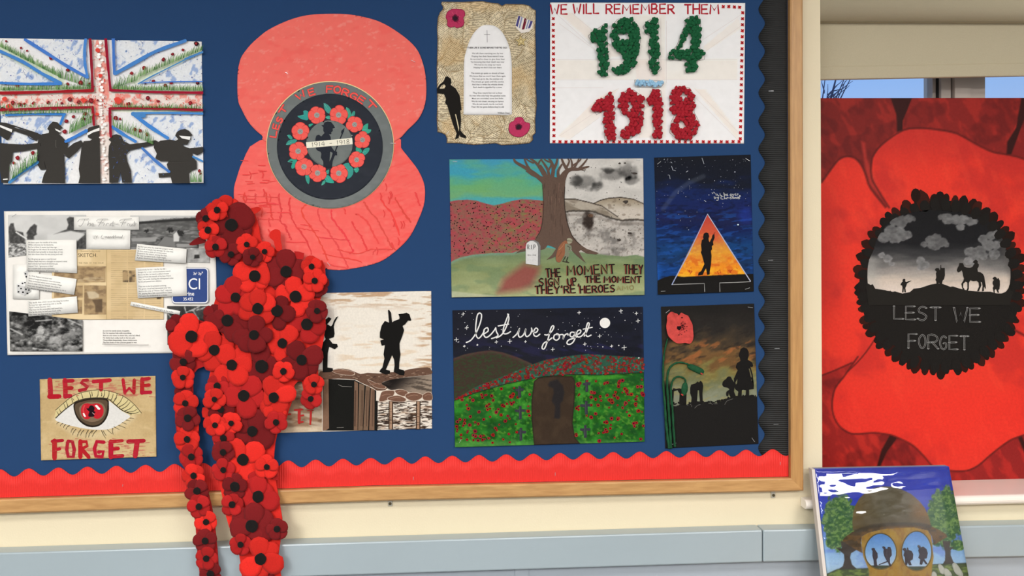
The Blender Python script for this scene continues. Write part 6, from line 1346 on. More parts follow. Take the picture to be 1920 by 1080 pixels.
# ================================================================== girl and teddy picture with a crepe poppy
def girl_picture():
    KL(700)
    s_ = 3.725; T = Z(1230, 560, s_)
    t = thing('ruins_picture', P(1332, 840, DP), 'dark smoky sunset picture of a girl silhouette by ruins with a raised crepe paper poppy', 'picture')
    def fn(X, Y, U, V):
        x, y = (X - 1230) * s_, (Y - 560) * s_; n = fbm(X, Y, 26, 14, 4, 501, -25); c = ramp(y / 720 + (n - .5) * .34, [(0, (36, 34, 32)), (.28, (44, 41, 38)), (.42, (66, 56, 44)), (.52, (112, 84, 52)), (.6, (106, 78, 48)), (.7, (122, 112, 64)), (.8, (110, 112, 78)), (.92, (124, 128, 104)), (1, (134, 138, 116))])
        c = mixc(c, ss(.56, .70, fbm(X, Y, 20, 8, 4, 511, -28)) * ss(250, 340, y) * ss(520, 400, y) * .85, (152, 94, 54)); c = mixc(c, ss(.54, .72, fbm(X, Y, 24, 9, 4, 521, -20)) * ss(560, 380, y) * .75, (40, 36, 34)); c = mixc(c, ss(.58, .72, fbm(X, Y, 12, 5, 3, 531, -15)) * ss(420, 560, y) * .5, (146, 136, 84)); c = mixc(c, ss(140, 60, y) * .5, (30, 29, 28)); c = mixc(c, ss(130, 40, x) * ss(700, 300, y) * .4, (30, 29, 27)); c = mixc(c, ss(110, 90, x) * ss(560, 620, y) * .9, (26, 25, 24))
        g = np.interp(x, [60, 120, 240, 320, 420, 470, 540, 600, 700], [735, 745, 735, 722, 728, 706, 690, 676, 682]) + 16 * (fbm(X, Y, 4, 4, 3, 541) - .5); c = mixc(c, ss(-3, 3, y - g), (31, 30, 29)); return c
    dep = lambda x, y: DP + .0004
    sheet('paper', t, T([(35, 56), (685, 34), (716, 1014), (65, 1046)]), 1.25, fn, dep, M_PAINT)
    L = Lay(DP + .0006); K_ = (28, 27, 26)
    L.poly(T([(583, 375), (592, 350), (612, 340), (635, 348), (648, 372), (648, 400), (640, 425), (650, 432), (672, 445), (680, 470), (670, 480), (660, 475), (676, 530), (680, 568), (668, 575), (664, 558), (684, 605), (682, 632), (650, 636), (652, 690), (625, 690), (628, 640), (608, 636), (600, 640), (598, 692), (568, 694), (575, 650), (552, 632), (545, 590), (543, 560), (552, 540), (570, 500), (556, 480), (565, 450), (590, 435), (586, 415), (578, 400)]), K_, 0)
    L.poly(T([(648, 488), (656, 490), (668, 540), (668, 552), (662, 545)]), (104, 98, 70)); L.poly(T([(555, 585), (568, 560), (566, 590), (558, 600)]), (110, 108, 80))
    L.build('girl_silhouette', t, M_INK)
    L = Lay(DP + .0006); L.poly(T([(462, 600), (470, 575), (490, 560), (500, 545), (522, 545), (530, 562), (545, 585), (550, 620), (545, 650), (560, 690), (530, 694), (515, 680), (505, 655), (508, 670), (500, 684), (490, 675), (492, 650), (512, 635), (498, 622), (475, 618)]), K_, 2); L.build('teddy_bear_silhouette', t, M_INK)
    L = Lay(DP + .0006)
    L.poly(T([(112, 640), (122, 624), (140, 630), (165, 626), (180, 632), (200, 628), (214, 640), (212, 745), (160, 745), (165, 665), (150, 640), (125, 648), (120, 745), (112, 745)]), K_); L.poly(T([(238, 625), (245, 600), (262, 596), (275, 592), (290, 578), (300, 585), (312, 572), (325, 588), (330, 610), (325, 660), (328, 735), (308, 735), (300, 640), (292, 640), (285, 740), (245, 745), (248, 690), (238, 660)]), K_)
    L.build('ruined_walls', t, M_INK)['kind'] = 'stuff'
    L = Lay(DP + .0006, step=3e-6)
    for q in ([(130, 745), (160, 733), (200, 736), (225, 745)], [(245, 745), (280, 728), (330, 715)], [(228, 735), (245, 740), (250, 755)], [(270, 765), (290, 745), (310, 740)], [(340, 722), (380, 730), (395, 740)], [(400, 735), (430, 735)], [(480, 740), (495, 715), (535, 700)], [(160, 740), (190, 728)], [(120, 750), (145, 750)], [(360, 712), (385, 715), (395, 728)]): L.stroke(T(q), .7, (112, 110, 106), sm=2)
    for i in range(6): L.stroke(T([(125 + i * 6, 660), (127 + i * 6, 735)]), .4, (120, 122, 110))
    for i in range(70): x = rnd.uniform(120, 700); y = np.interp(x, [60, 240, 420, 540, 700], [735, 730, 724, 690, 680]) + rnd.uniform(-8, 4); (a, b), = T([(x, y)]); L.ell(a, b, rnd.uniform(1, 3.4), rnd.uniform(1, 2.4), K_, n=7, wob=.5)
    L.build('rubble_lines', t, M_INK)['kind'] = 'stuff'
    # crepe stems
    MS = mat('green_crepe', (30, 84, 52), rough=.8, nscale=260, namt=.35, spec=.2)
    def stem(q, r0, r1):
        pts = smooth(T(q), 7, False); m = MB(); n_ = len(pts); m.tube([P(a, b, DP + .0035 + .0006 * math.sin(i * .9)) for i, (a, b) in enumerate(pts)], [r0 + (r1 - r0) * i / (n_ - 1) for i in range(n_)], 10, twist=.55, lob=.22, nl=2)
        m.build('stem', MS, t, smooth=True)
    stem([(92, 1045), (80, 960), (68, 840), (62, 740), (52, 620), (50, 480), (58, 380), (80, 280)], .0030, .0016)
    stem([(105, 1045), (98, 920), (90, 800), (82, 680), (78, 580), (88, 500), (120, 460), (165, 445), (215, 455), (240, 470)], .0028, .0016)
    stem([(132, 1035), (122, 900), (116, 780), (105, 670), (108, 600), (130, 555), (165, 545), (200, 560), (208, 590)], .0026, .0015)
    for q, tip in (([(218, 462), (240, 455), (285, 470), (325, 490), (338, 512), (318, 530), (290, 522), (245, 500), (222, 485)], (318, 523)), ([(190, 590), (208, 582), (220, 600), (222, 640), (208, 670), (185, 682), (176, 650), (180, 615)], (182, 670))):
        bm = bmesh.new(); o2 = smooth(T(q), 2); cx = sum(a for a, _ in o2) / len(o2); cy = sum(b for _, b in o2) / len(o2)
        rings = []
        for k, (sc, dz) in enumerate(((1.0, .0010), (.86, .0034), (.5, .0052))): rings.append([bm.verts.new(P(cx + (a - cx) * sc, cy + (b - cy) * sc, DP + dz + rnd.uniform(0, .0004))) for a, b in o2])
        tp = bm.verts.new(P(cx, cy, DP + .0058)); n_ = len(o2)
        for r1, r2 in zip(rings, rings[1:]):
            for i in range(n_): bm.faces.new((r1[i], r1[(i + 1) % n_], r2[(i + 1) % n_], r2[i]))
        for i in range(n_): bm.faces.new((rings[-1][i], rings[-1][(i + 1) % n_], tp))
        bmesh.ops.recalc_face_normals(bm, faces=bm.faces); vs = [tuple(v.co) for v in bm.verts]; bm.verts.index_update(); fs = [tuple(v.index for v in f.verts) for f in bm.faces]; bm.free()
        bo = mesh_obj('bud', vs, fs, MS, t, smooth=True)
        m = MB(); (a, b), = T([tip]); m.tube([P(a - 1.5, b - 1, DP + .0052), P(a + 1.5, b + 1.2, DP + .0040)], [.0012, .0017], 6); m.build('bud_tip', mat('coral_crepe', (206, 76, 70), rough=.8, nscale=120, namt=.25, spec=.15, bump=.4, bscale=300), bo)
    # crepe flower
    MC = mat('coral_crepe', (206, 76, 70))
    ol = smooth(T([(100, 95), (115, 92), (130, 100), (148, 105), (160, 118), (170, 102), (180, 98), (200, 110), (225, 120), (240, 150), (255, 180), (258, 215), (262, 260), (255, 295), (235, 315), (205, 308), (180, 312), (150, 312), (120, 295), (88, 262), (76, 225), (72, 190), (78, 150), (78, 120)]), 2)
    cx, cy = T([(160, 205)])[0]; vs = [P(cx, cy, DP + .0035)]; n_ = len(ol); K = 5
    for k in range(1, K + 1):
        for i, (a, b) in enumerate(ol):
            f = k / K; an = 2 * math.pi * i / n_; dz = .0035 + .0022 * f + .0013 * f * math.sin(an * 7 + k) + rnd.uniform(-.0004, .0005) + (.001 if k == K else 0); vs.append(P(cx + (a - cx) * f, cy + (b - cy) * f, DP + dz))
    fs = [(0, 1 + (i + 1) % n_, 1 + i) for i in range(n_)] + [(1 + (k - 1) * n_ + i, 1 + (k - 1) * n_ + (i + 1) % n_, 1 + k * n_ + (i + 1) % n_, 1 + k * n_ + i) for k in range(1, K) for i in range(n_)]
    fl = mesh_obj('crepe_flower', vs, fs, MC, t, smooth=True)
    L = Lay(DP + .0050); L.ell(cx, cy, 4.4, 4.0, (30, 16, 18), n=12, wob=.5)
    for i in range(46): a = rnd.uniform(-1.3, 1.6); r = rnd.uniform(5, 17); L.z = .0012 * r / 17 + .001; L.ell(cx + r * math.cos(a), cy + r * math.sin(a) * .8, rnd.uniform(.4, 1.1), None, (52, 20, 24), n=6)
    L.z = .0018; L.ell(*T([(182, 132)])[0], 2.0, 1.2, (60, 22, 26), n=8); L.build('flower_centre', fl, M_INK)
    staples(t, [(1252, 584, 38, 9), (1407, 576.5, -8, 9), (1412.5, 825, -55, 9), (1264, 832, 20, 8)], DP + .001)
girl_picture()
# ================================================================== big canvas with a poppy, standing on the window sill
def poppy_canvas():
    KL(560)
    DC = -0.100
    A = Z(1530, 180, 2.842); B = Z(1490, 680, 2.7); C = Z(1590, 340, 2.842); S = Z(1680, 480, 8.0)
    zb_ = z_s + .0005; base = P(1760, 903, DC); base.z = zb_
    t = thing('poppy_canvas', base, 'large red poppy canvas on the sill, soldiers and a horse silhouetted in its black centre', 'painting')
    ybot = 540
    for _ in range(40):                       # picture row where the sill is met at this depth
        ybot += (P(1700, ybot, DC).z - zb_) * 900
    a1 = A([(0, -20), (385, -20), (425, 100), (430, 190), (350, 260), (300, 330), (295, 430), (330, 500), (390, 595), (370, 592), (290, 490), (265, 420), (240, 365), (205, 330), (160, 322), (120, 340), (80, 390), (30, 460), (-60, 500), (-60, -20)])
    g1 = A([(385, -20), (525, -20), (490, 70), (465, 130), (462, 186), (430, 192), (427, 100)]); a2 = A([(525, -20), (1108, -20), (1085, 100), (1050, 190), (1018, 245), (1015, 312), (940, 298), (850, 255), (750, 200), (650, 180), (560, 172), (464, 182), (470, 120), (500, 50)])
    g2 = A([(1100, -20), (1130, -20), (1135, 70), (1090, 180), (1042, 312), (1014, 314), (1018, 245), (1065, 170)]); a3 = A([(1135, 60), (1400, -20), (1400, 500), (1108, 336), (1042, 312), (1085, 200)])
    b1 = B([(60, 90), (135, 65), (200, 40), (290, 0), (320, -30), (250, 70), (205, 130), (190, 200), (195, 260), (225, 320), (290, 360), (400, 355), (480, 365), (445, 430), (415, 620), (60, 620)]); bg_ = B([(480, 365), (522, 380), (470, 450), (432, 530), (420, 640), (405, 640), (415, 530), (440, 440)])
    b2 = B([(522, 380), (600, 420), (660, 480), (705, 528), (790, 547), (870, 547), (930, 520), (1000, 460), (1080, 400), (1135, 375), (1250, 340), (1500, 300), (1500, 640), (420, 640), (432, 530), (470, 450)]); bg3 = B([(1130, 380), (1150, 372), (1190, 450), (1240, 520), (1225, 525), (1165, 460)])
    def fn(X, Y, U, V):
        n = fbm(X, Y, 70, 60, 4, 601, 30); n2 = fbm(X, Y, 16, 40, 4, 611, -25); r = np.hypot((X - 1763) / 157, (Y - 535) / 165)
        c = np.tile([214., 52., 40.], (len(X), 1)); c = mixc(c, ss(2.2, 1.0, r + (n - .5) * 1.2) * .8, (232, 58, 42)); c = mixc(c, ss(.50, .72, n) * .55, (184, 44, 40)); c = mixc(c, ss(.56, .74, n2) * .3, (238, 72, 50)); c = mixc(c, ss(330, 250, Y) * .5, (176, 44, 42)); c = mixc(c, ss(1600, 1545, X) * ss(300, 420, Y) * ss(640, 520, Y) * .5, (176, 46, 40)); c = mixc(c, ss(700, 760, Y) * ss(900, 800, Y) * .35, (236, 48, 38))
        def put(c, q, col, col2, sd, soft=2.0):
            k = pmask(X, Y, q, soft); e_ = fbm(X, Y, 12, 30, 4, sd, -30); cc = mixc(np.tile(np.array(col, float), (len(X), 1)), ss(.46, .68, e_) * .75, col2); cc = mixc(cc, ss(.45, .3, fbm(X, Y, 34, 34, 3, sd + 5)) * .4, (84, 24, 24)); return c * (1 - k[:, None]) + cc * k[:, None]
        c = put(c, a1, (124, 34, 30), (160, 44, 36), 621); c = put(c, a2, (134, 36, 32), (168, 44, 36), 631); c = put(c, a3, (130, 34, 32), (160, 44, 38), 641); c = put(c, b1, (152, 36, 32), (196, 48, 38), 651); c = put(c, b2, (140, 34, 32), (180, 42, 36), 661)
        st = A([(240, 240), (262, 250), (270, 330), (300, 400), (330, 500), (388, 592), (360, 560), (285, 470), (262, 380)]); c = mixc(c, pmask(X, Y, st, 5) * .7, (196, 58, 48))
        for q in (g1, g2, bg_, bg3): c = mixc(c, pmask(X, Y, q, 3) * .95, (46, 20, 18))
        for q, w_ in ((A([(30, 460), (80, 390), (120, 340), (160, 322), (205, 330), (240, 365), (265, 420), (290, 490), (370, 592)]), 2.2), (A([(390, 595), (330, 500), (295, 430), (300, 330), (350, 260), (464, 182), (560, 172), (650, 180), (750, 200), (850, 255), (940, 298), (1015, 312), (1108, 336), (1300, 420)]), 2.0),
                      (B([(135, 65), (200, 40), (290, 0)]), 1.6), (B([(320, -30), (250, 70), (205, 130), (190, 200), (195, 260), (225, 320), (290, 360), (400, 355), (480, 365), (522, 380), (600, 420), (660, 480), (705, 528), (790, 547), (870, 547), (930, 520), (1000, 460), (1080, 400), (1135, 375), (1300, 320)]), 1.8), (C([(150, 830), (100, 905), (40, 975), (0, 1010)]), 1.5), (C([(880, 790), (938, 820), (1000, 860)]), 2.5)):
            c = mixc(c, ss(w_ * 1.6, .4, dseg(X, Y, smooth(q, 3, False))) * .75, (84, 24, 22))
        return c
    sheet('canvas', t, [(1513, 184), (2012, 183.5), (2012, ybot), (1513, ybot)], 2.0, fn, DC, mat('canvas_paint', attr=True, rough=.5, nscale=160, namt=.10, bump=.35, bscale=500, spec=.12), thick=.018)
    rim = []
    L = Lay(DC + .0002); q2 = random.Random(4)
    L.poly([(1763 + 152 * math.cos(a * math.pi / 36), 535 + 160 * math.sin(a * math.pi / 36)) for a in range(72)], (33, 31, 29))
    n_ = 64
    for i in range(n_):
        a = 2 * math.pi * i / n_ + q2.uniform(-.03, .03); r = q2.uniform(8, 13.5) + (5 if i in (46,) else 0); k = 1.0 + q2.uniform(-.01, .02)
        L.ell(1763 + 150 * k * math.cos(a), 534 + 159 * k * math.sin(a), r * 1.25, r * .78, q2.choice([(40, 26, 22), (33, 28, 26), (52, 26, 21), (60, 30, 24)]), n=12, a=a, wob=.15)
    L.ell(1717, 366, 9, 13, (40, 26, 22), n=12); L.ell(1764, 700, 8, 12, (40, 26, 22), n=12)
    for i in range(46):
        a = 2 * math.pi * i / 46; L.ell(1763 + 144 * math.cos(a), 535 + 152 * math.sin(a), 12, 9, (33, 31, 29), n=10, a=a, wob=.2)
    L.build('black_centre', t)
    sky = smooth(C([(105, 540), (104, 480), (112, 420), (135, 370), (150, 320), (185, 255), (235, 205), (300, 175), (380, 160), (450, 152), (560, 160), (640, 172), (740, 205), (810, 280), (845, 370), (862, 440), (866, 510), (855, 570), (820, 598), (740, 592), (640, 586), (560, 574), (480, 550), (420, 566), (350, 585), (300, 600), (220, 585), (140, 578), (112, 565)]), 2)
    def fs(X, Y):
        x, y = (X - 1590) * 2.842, (Y - 340) * 2.842; n = fbm(X, Y, 40, 8, 4, 701)
        c = ramp((y - 150) / 440 + (n - .5) * .12, [(0, (31, 31, 32)), (.4, (34, 34, 36)), (.55, (62, 62, 63)), (.66, (112, 110, 108)), (.76, (156, 150, 144)), (.86, (204, 190, 176)), (1, (222, 208, 196))])
        c = mixc(c, ss(200, 120, x) * ss(380, 420, y) * .5, (176, 176, 170)); c = mixc(c, ss(180, 100, x) * ss(340, 250, y) * 0, (0, 0, 0)); c = mixc(c, ss(800, 850, x - (y - 400) * .3) * .55, (84, 82, 80))
        for pts, b in (([(190, 300, 34), (230, 270, 40), (270, 270, 34), (250, 295, 40), (320, 285, 22), (300, 290, 30)], 118), ([(250, 215, 26), (290, 210, 30), (320, 200, 26), (345, 200, 14), (285, 232, 24)], 104), ([(495, 190, 20), (530, 200, 32), (575, 205, 30), (610, 205, 30), (650, 212, 26), (675, 215, 14), (600, 240, 22)], 122), ([(405, 335, 18), (440, 315, 30), (470, 305, 28), (500, 325, 28), (525, 342, 14), (460, 338, 34)], 108),
                       ([(720, 305, 26), (760, 290, 26), (790, 280, 20), (700, 370, 30), (650, 375, 30), (750, 340, 34), (790, 340, 26), (780, 390, 30), (720, 395, 26), (680, 400, 26)], 116), ([(180, 395, 18), (210, 410, 24), (235, 440, 14)], 132), ([(390, 425, 24), (410, 445, 22), (390, 455, 22)], 122), ([(640, 425, 24), (670, 440, 18)], 130)):
            d_ = np.min([np.hypot(x - a, (y - b2) * 1.15) - r for a, b2, r in pts], 0) + 14 * (fbm(X, Y, 6, 6, 2, 711) - .5); k = ss(4, -4, d_); lit = 1 + .5 * (fbm(X, Y, 7, 5, 3, 721) - .5) + .18 * ss(-4, -1, d_); v = np.clip(b * lit, 40, 205)[:, None]; c = c * (1 - k[:, None] * .85) + v * k[:, None] * .85
        return c
    cutout('sky_disc', t, sky, 1.6, fs, DC + .0012, M_PAINT, thick=.0003)
    L = Lay(DC + .0016); K_ = (38, 36, 33)
    L.poly(C([(95, 560), (108, 545), (120, 552), (132, 548), (145, 572), (200, 580), (230, 592), (250, 586), (290, 598), (330, 590), (350, 572), (385, 568), (410, 560), (440, 550), (470, 545), (500, 545), (530, 556), (545, 562), (560, 560), (590, 570), (640, 582), (700, 588), (760, 588), (800, 600), (835, 598), (862, 575), (880, 590), (860, 660), (110, 660)]), K_)
    L.build('hill_silhouette', t, M_INK)
    for nm, qs in (('soldier_silhouette', [[(68, 430), (82, 400), (100, 385), (98, 360), (110, 342), (130, 340), (142, 355), (138, 378), (155, 392), (185, 378), (228, 368), (230, 374), (165, 412), (155, 450), (140, 480), (150, 545), (128, 545), (120, 480), (112, 545), (92, 545), (98, 470), (90, 440), (72, 442)]]),
                   ('soldier_silhouette', [[(583, 205), (600, 182), (640, 180), (658, 215), (665, 190), (666, 135), (676, 135), (680, 180), (732, 178), (735, 290), (720, 350), (700, 370), (688, 430), (660, 430), (645, 400), (635, 430), (608, 430), (605, 380), (590, 360), (605, 320), (598, 260), (610, 235), (590, 218)]]),
                   ('horse_and_rider_silhouette', [[(912, 215), (925, 175), (945, 140), (948, 108), (975, 105), (1005, 108), (1015, 130), (1025, 160), (1060, 172), (1110, 175), (1145, 165), (1165, 130), (1180, 115), (1150, 92), (1165, 75), (1190, 55), (1215, 62), (1228, 88), (1222, 105), (1245, 125), (1240, 160), (1222, 190), (1228, 235), (1270, 245), (1305, 270), (1325, 310), (1335, 380), (1345, 440), (1348, 480), (1335, 500), (1325, 460), (1318, 480), (1320, 525), (1290, 530), (1298, 450), (1290, 400), (1270, 385), (1282, 440), (1245, 528), (1215, 528), (1245, 460), (1240, 400), (1210, 372), (1160, 378), (1115, 365), (1095, 400), (1092, 500), (1078, 520), (1055, 516), (1072, 480), (1070, 400), (1045, 385), (1010, 415), (1008, 470), (1030, 500), (1005, 508), (990, 470), (980, 415), (1010, 370), (1020, 340), (1005, 290), (1000, 250), (985, 215), (960, 235), (930, 248)]]),
                   ('soldier_silhouette', [[(1448, 340), (1465, 318), (1485, 308), (1508, 325), (1520, 345), (1530, 330), (1540, 335), (1558, 370), (1560, 430), (1552, 500), (1535, 510), (1545, 552), (1525, 550), (1500, 495), (1480, 510), (1482, 555), (1465, 545), (1452, 480), (1465, 450), (1448, 410), (1455, 375), (1470, 360)]])):
        L = Lay(DC + .0018)
        for q in qs: L.poly(S(q), K_)
        L.build(nm, t, M_INK)
    for x0, x1, ch, yb, h in ((245, 300, 'L', 733, 68), (308, 360, 'E', 736, 70), (372, 422, 'S', 740, 72), (441, 492, 'T', 740, 68), (565, 636, 'W', 750, 76), (650, 706, 'E', 749, 72), (322, 368, 'F', 888, 74), (378, 413, 'O', 888, 70), (428, 480, 'R', 892, 72), (490, 524, 'G', 895, 70), (540, 586, 'E', 895, 72), (600, 640, 'T', 897, 72)):
        L = Lay(DC + .0019)
        for wd, cl in ((3.0, (150, 150, 148)), (1.7, (38, 36, 34))):
            for st in GL[ch]:
                if ch in 'SGOR' and len(st) > 3: st = smooth(st, 2, False)
                vert = len(st) == 2 and abs(st[0][0] - st[1][0]) < .1
                L.stroke(C([(x0 + a * (x1 - x0), yb - (1 - b) * h) for a, b in st]), wd if ch in 'LEFTRW' or True else 1, cl)
        for st in GL[ch]:
            for a, b in (st[0], st[-1]):
                (px, py), = C([(x0 + a * (x1 - x0), yb - (1 - b) * h)])
                if ch not in 'OG': L.stroke([(px - 2.4, py), (px + 2.4, py)], .9, (150, 150, 148))
        L.build('letter', t)
    return
poppy_canvas()

# ================================================================== wrapped helmet painting leaning on the sill
def helmet_painting():
    KL(980)
    H = Z(1520, 870, 5.143); ZT_ = P(1655, 878, .034).z; SL = .33
    def dep(x, y):
        d = .04
        for _ in range(6): d = .034 + (ZT_ - P(x, y, d).z) * SL
        return d
    cn = [(1528.0, 880.2), (1779.5, 875.0), (1849, 1262), (1571.5, 1268)]
    z0 = min(P(x, y, dep(x, y)).z for x, y in cn[2:]) - .003
    base = P(1700, 1262, dep(1700, 1262)); base.z = z0
    t = thing('helmet_painting', base, 'cellophane wrapped canvas of a brown helmet and goggles with soldiers reflected in the lenses, leaning on the sill', 'painting')
    t['label'] = 'plastic wrapped canvas of a brown helmet and goggles leaning against the white sill'
    dome = H([(408, 645), (402, 560), (410, 470), (430, 400), (470, 330), (540, 265), (620, 228), (700, 215), (780, 218), (880, 245), (970, 290), (1050, 360), (1105, 430), (1140, 510), (1162, 600), (1050, 590), (880, 590), (720, 600), (560, 620), (480, 640)])
    brim = H([(402, 655), (480, 630), (600, 600), (760, 585), (900, 578), (1050, 580), (1160, 600), (1240, 635), (1310, 680), (1318, 705), (1270, 730), (1210, 770), (1185, 780), (1170, 700), (1130, 640), (1000, 612), (860, 612), (700, 628), (560, 660), (490, 700), (485, 760), (500, 860), (440, 830), (340, 765), (305, 740), (330, 705)])
    face = H([(490, 700), (560, 660), (700, 628), (860, 612), (1000, 612), (1130, 640), (1165, 700), (1175, 800), (1185, 900), (1170, 1000), (1160, 1300), (580, 1300), (560, 1020), (510, 900), (488, 780)])
    def fn(X, Y, U, V):
        x, y = (X - 1520) * 5.143, (Y - 870) * 5.143
        c = ramp(y / 1080, [(0, (60, 70, 168)), (.3, (54, 68, 182)), (.5, (56, 84, 190)), (.7, (120, 160, 212)), (.82, (150, 186, 220)), (.92, (166, 196, 222)), (1, (150, 180, 190))]); c = mixc(c, ss(.5, .75, fbm(X, Y, 30, 12, 3, 801)) * .3, (70, 92, 196))
        for cx, cy, rx, ry, sd in ((280, 560, 165, 270, 811), (1290, 520, 175, 290, 821), (1420, 780, 70, 55, 831), (1225, 765, 30, 22, 841), (200, 760, 60, 60, 851)):
            d_ = np.hypot((x - cx) / rx, (y - cy) / ry) + .55 * (fbm(X, Y, 7, 7, 3, sd) - .5); k = ss(1.05, .92, d_); g = mixc(np.tile([70., 106., 62.], (len(X), 1)), ss(.48, .62, fbm(X, Y, 5, 4, 3, sd + 3)) * .9, (118, 152, 84)); g = mixc(g, ss(.5, .66, fbm(X, Y, 7, 6, 3, sd + 6)) * .7, (48, 88, 64)); g = mixc(g, ss(.64, .72, fbm(X, Y, 3, 3, 2, sd + 9)) * .5, (150, 176, 110)); c = c * (1 - k[:, None]) + g * k[:, None]
        for q in (([(290, 740), (400, 780), (440, 830), (390, 860), (380, 900), (400, 970), (450, 1015), (260, 1020), (310, 985), (325, 930), (320, 870), (260, 820), (240, 800), (300, 820)]), ([(1270, 740), (1350, 745), (1340, 800), (1380, 805), (1350, 830), (1350, 880), (1375, 940), (1400, 965), (1270, 970), (1295, 930), (1298, 850), (1280, 790)])):
            c = mixc(c, pmask(x, y, q, 5), (66, 58, 52))
        g = np.interp(x, [150, 260, 500, 900, 1200, 1540], [1060, 1010, 1005, 985, 965, 950]); k = ss(-6, 8, y - g); gc = mixc(np.tile([74., 88., 52.], (len(X), 1)), ss(.45, .65, fbm(X, Y, 12, 4, 3, 861)) * .8, (128, 148, 74)); gc = mixc(gc, ss(20, 0, y - g), (52, 56, 44)); c = c * (1 - k[:, None]) + gc * k[:, None]
        k = pmask(x, y, [((a - 1520) * 5.143, (b - 870) * 5.143) for a, b in face], 5); f = mixc(np.tile([164., 128., 50.], (len(X), 1)), ss(.45, .7, fbm(X, Y, 10, 18, 3, 871)) * .6, (136, 98, 46)); f = mixc(f, ss(.55, .7, fbm(X, Y, 8, 12, 3, 881)) * .4, (176, 150, 76)); c = c * (1 - k[:, None]) + f * k[:, None]
        k = pmask(x, y, [((a - 1520) * 5.143, (b - 870) * 5.143) for a, b in dome], 5); f = ramp((x - 400) / 760, [(0, (116, 96, 58)), (.15, (100, 88, 62)), (.4, (98, 92, 74)), (.7, (96, 86, 64)), (.85, (122, 92, 54)), (1, (136, 102, 56))]); f = mixc(f, ss(.5, .7, fbm(X, Y, 22, 10, 3, 891)) * .35, (118, 110, 92)); f = mixc(f, ss(480, 560, y) * .4, (84, 72, 50)); c = c * (1 - k[:, None]) + f * k[:, None]
        k = pmask(x, y, [((a - 1520) * 5.143, (b - 870) * 5.143) for a, b in brim], 4); f = mixc(np.tile([104., 78., 46.], (len(X), 1)), ss(.45, .65, fbm(X, Y, 12, 7, 3, 901)) * .7, (66, 56, 42)); c = c * (1 - k[:, None]) + f * k[:, None]
        c = mixc(c, ss(26, 12, dseg(x, y, [(440, 645), (600, 600), (760, 585), (900, 580), (1050, 585), (1150, 605)])) * .8, (70, 62, 50)); return c
    sheet('canvas', t, cn, 1.3, fn, dep, M_PAINT, thick=.017)
    # white canvas edge showing on the left
    m = MB(); pa, pb = P(*cn[0], dep(*cn[0])), P(*cn[3], dep(*cn[3])); off = .0065
    m.hexa([(pa.x - off, pa.y + .0015, pa.z), pa, pb, (pb.x - off, pb.y + .0015, pb.z)], [(pa.x - off, pa.y + .018, pa.z), (pa.x, pa.y + .018, pa.z), (pb.x, pb.y + .018, pb.z), (pb.x - off, pb.y + .018, pb.z)])
    o = m.build('canvas_edge', mat('raw_canvas', (214, 206, 198), rough=.7), t)
    bm = bmesh.new(); bm.from_mesh(o.data); bmesh.ops.recalc_face_normals(bm, faces=bm.faces); bm.to_mesh(o.data); bm.free()
    for ex, ey, (cx, cy), gpts in ((148, 168, (675, 842), None), (140, 185, (1022, 838), None)):
        L = Lay(lambda x, y: dep(x, y) + .0002)
        def el(rx, ry, n=30): return H([(cx + rx * math.cos(2 * math.pi * i / n) * (1 + .06 * math.sin(2 * math.pi * i / n)), cy + ry * math.sin(2 * math.pi * i / n)) for i in range(n)])
        L.poly(el(ex + 12, ey + 12), (112, 92, 44)); o2 = el(ex, ey)
        tc_ = np.array([(b - 870) * 5.143 for a, b in o2]); L.poly(o2, ramp((tc_ - (cy - ey)) / (2 * ey), [(0, (84, 134, 198)), (.5, (128, 172, 216)), (.85, (176, 200, 226)), (1, (180, 200, 220))]))
        L.poly([q for q in el(ex, ey, 60) if (q[1] - 870) * 5.143 > cy + ey * .76] , (60, 70, 50))
        L.stroke(el(ex + 4, ey + 4, 24)[13:23], 1.4, (84, 76, 52))
        L.build('goggle_lens', t)
    for nm, q in (('soldier_silhouette', [(585, 818), (600, 808), (618, 812), (622, 828), (645, 860), (648, 900), (635, 925), (640, 970), (650, 985), (612, 990), (608, 930), (596, 885), (598, 840)]), ('soldier_silhouette', [(688, 800), (700, 792), (720, 800), (722, 815), (740, 820), (745, 800), (768, 800), (780, 830), (782, 880), (765, 905), (765, 950), (782, 985), (760, 985), (745, 945), (660, 975), (655, 968), (735, 935), (712, 890), (702, 850), (705, 825)]),
                   ('soldier_silhouette', [(885, 822), (900, 808), (918, 812), (928, 835), (930, 805), (940, 808), (945, 828), (975, 840), (990, 870), (985, 920), (960, 935), (975, 975), (950, 978), (935, 950), (930, 975), (912, 970), (908, 900), (895, 880), (905, 845)]), ('soldier_silhouette', [(1028, 795), (1035, 780), (1058, 788), (1062, 805), (1085, 795), (1118, 820), (1130, 860), (1120, 910), (1095, 915), (1130, 965), (1112, 968), (1085, 935), (1075, 972), (1052, 968), (1058, 920), (1038, 905), (1050, 870), (1038, 835), (1045, 815)])):
        L = Lay(lambda x, y: dep(x, y) + .0012); L.poly(H(q), (58, 50, 58)); L.build(nm, t)
    L = Lay(lambda x, y: dep(x, y) + .0008)
    for q in ([(1228, 985), (1240, 965), (1265, 975), (1290, 1010), (1285, 1060), (1250, 1050)], [(1282, 1020), (1300, 1005), (1330, 1020), (1365, 1075), (1300, 1085)], [(1365, 965), (1385, 952), (1410, 965), (1440, 1005), (1470, 1060), (1460, 1090), (1400, 1060), (1375, 1010)], [(1168, 1050), (1190, 1035), (1215, 1060), (1215, 1100), (1170, 1100)]):
        L.poly(H(q), (170, 170, 158), 2); cx = sum(a for a, _ in q) / len(q); cy = sum(b for _, b in q) / len(q); L.poly(H([(cx + (a - cx) * .75, cy + (b - cy) * .78) for a, b in q]), (186, 186, 174), 2)
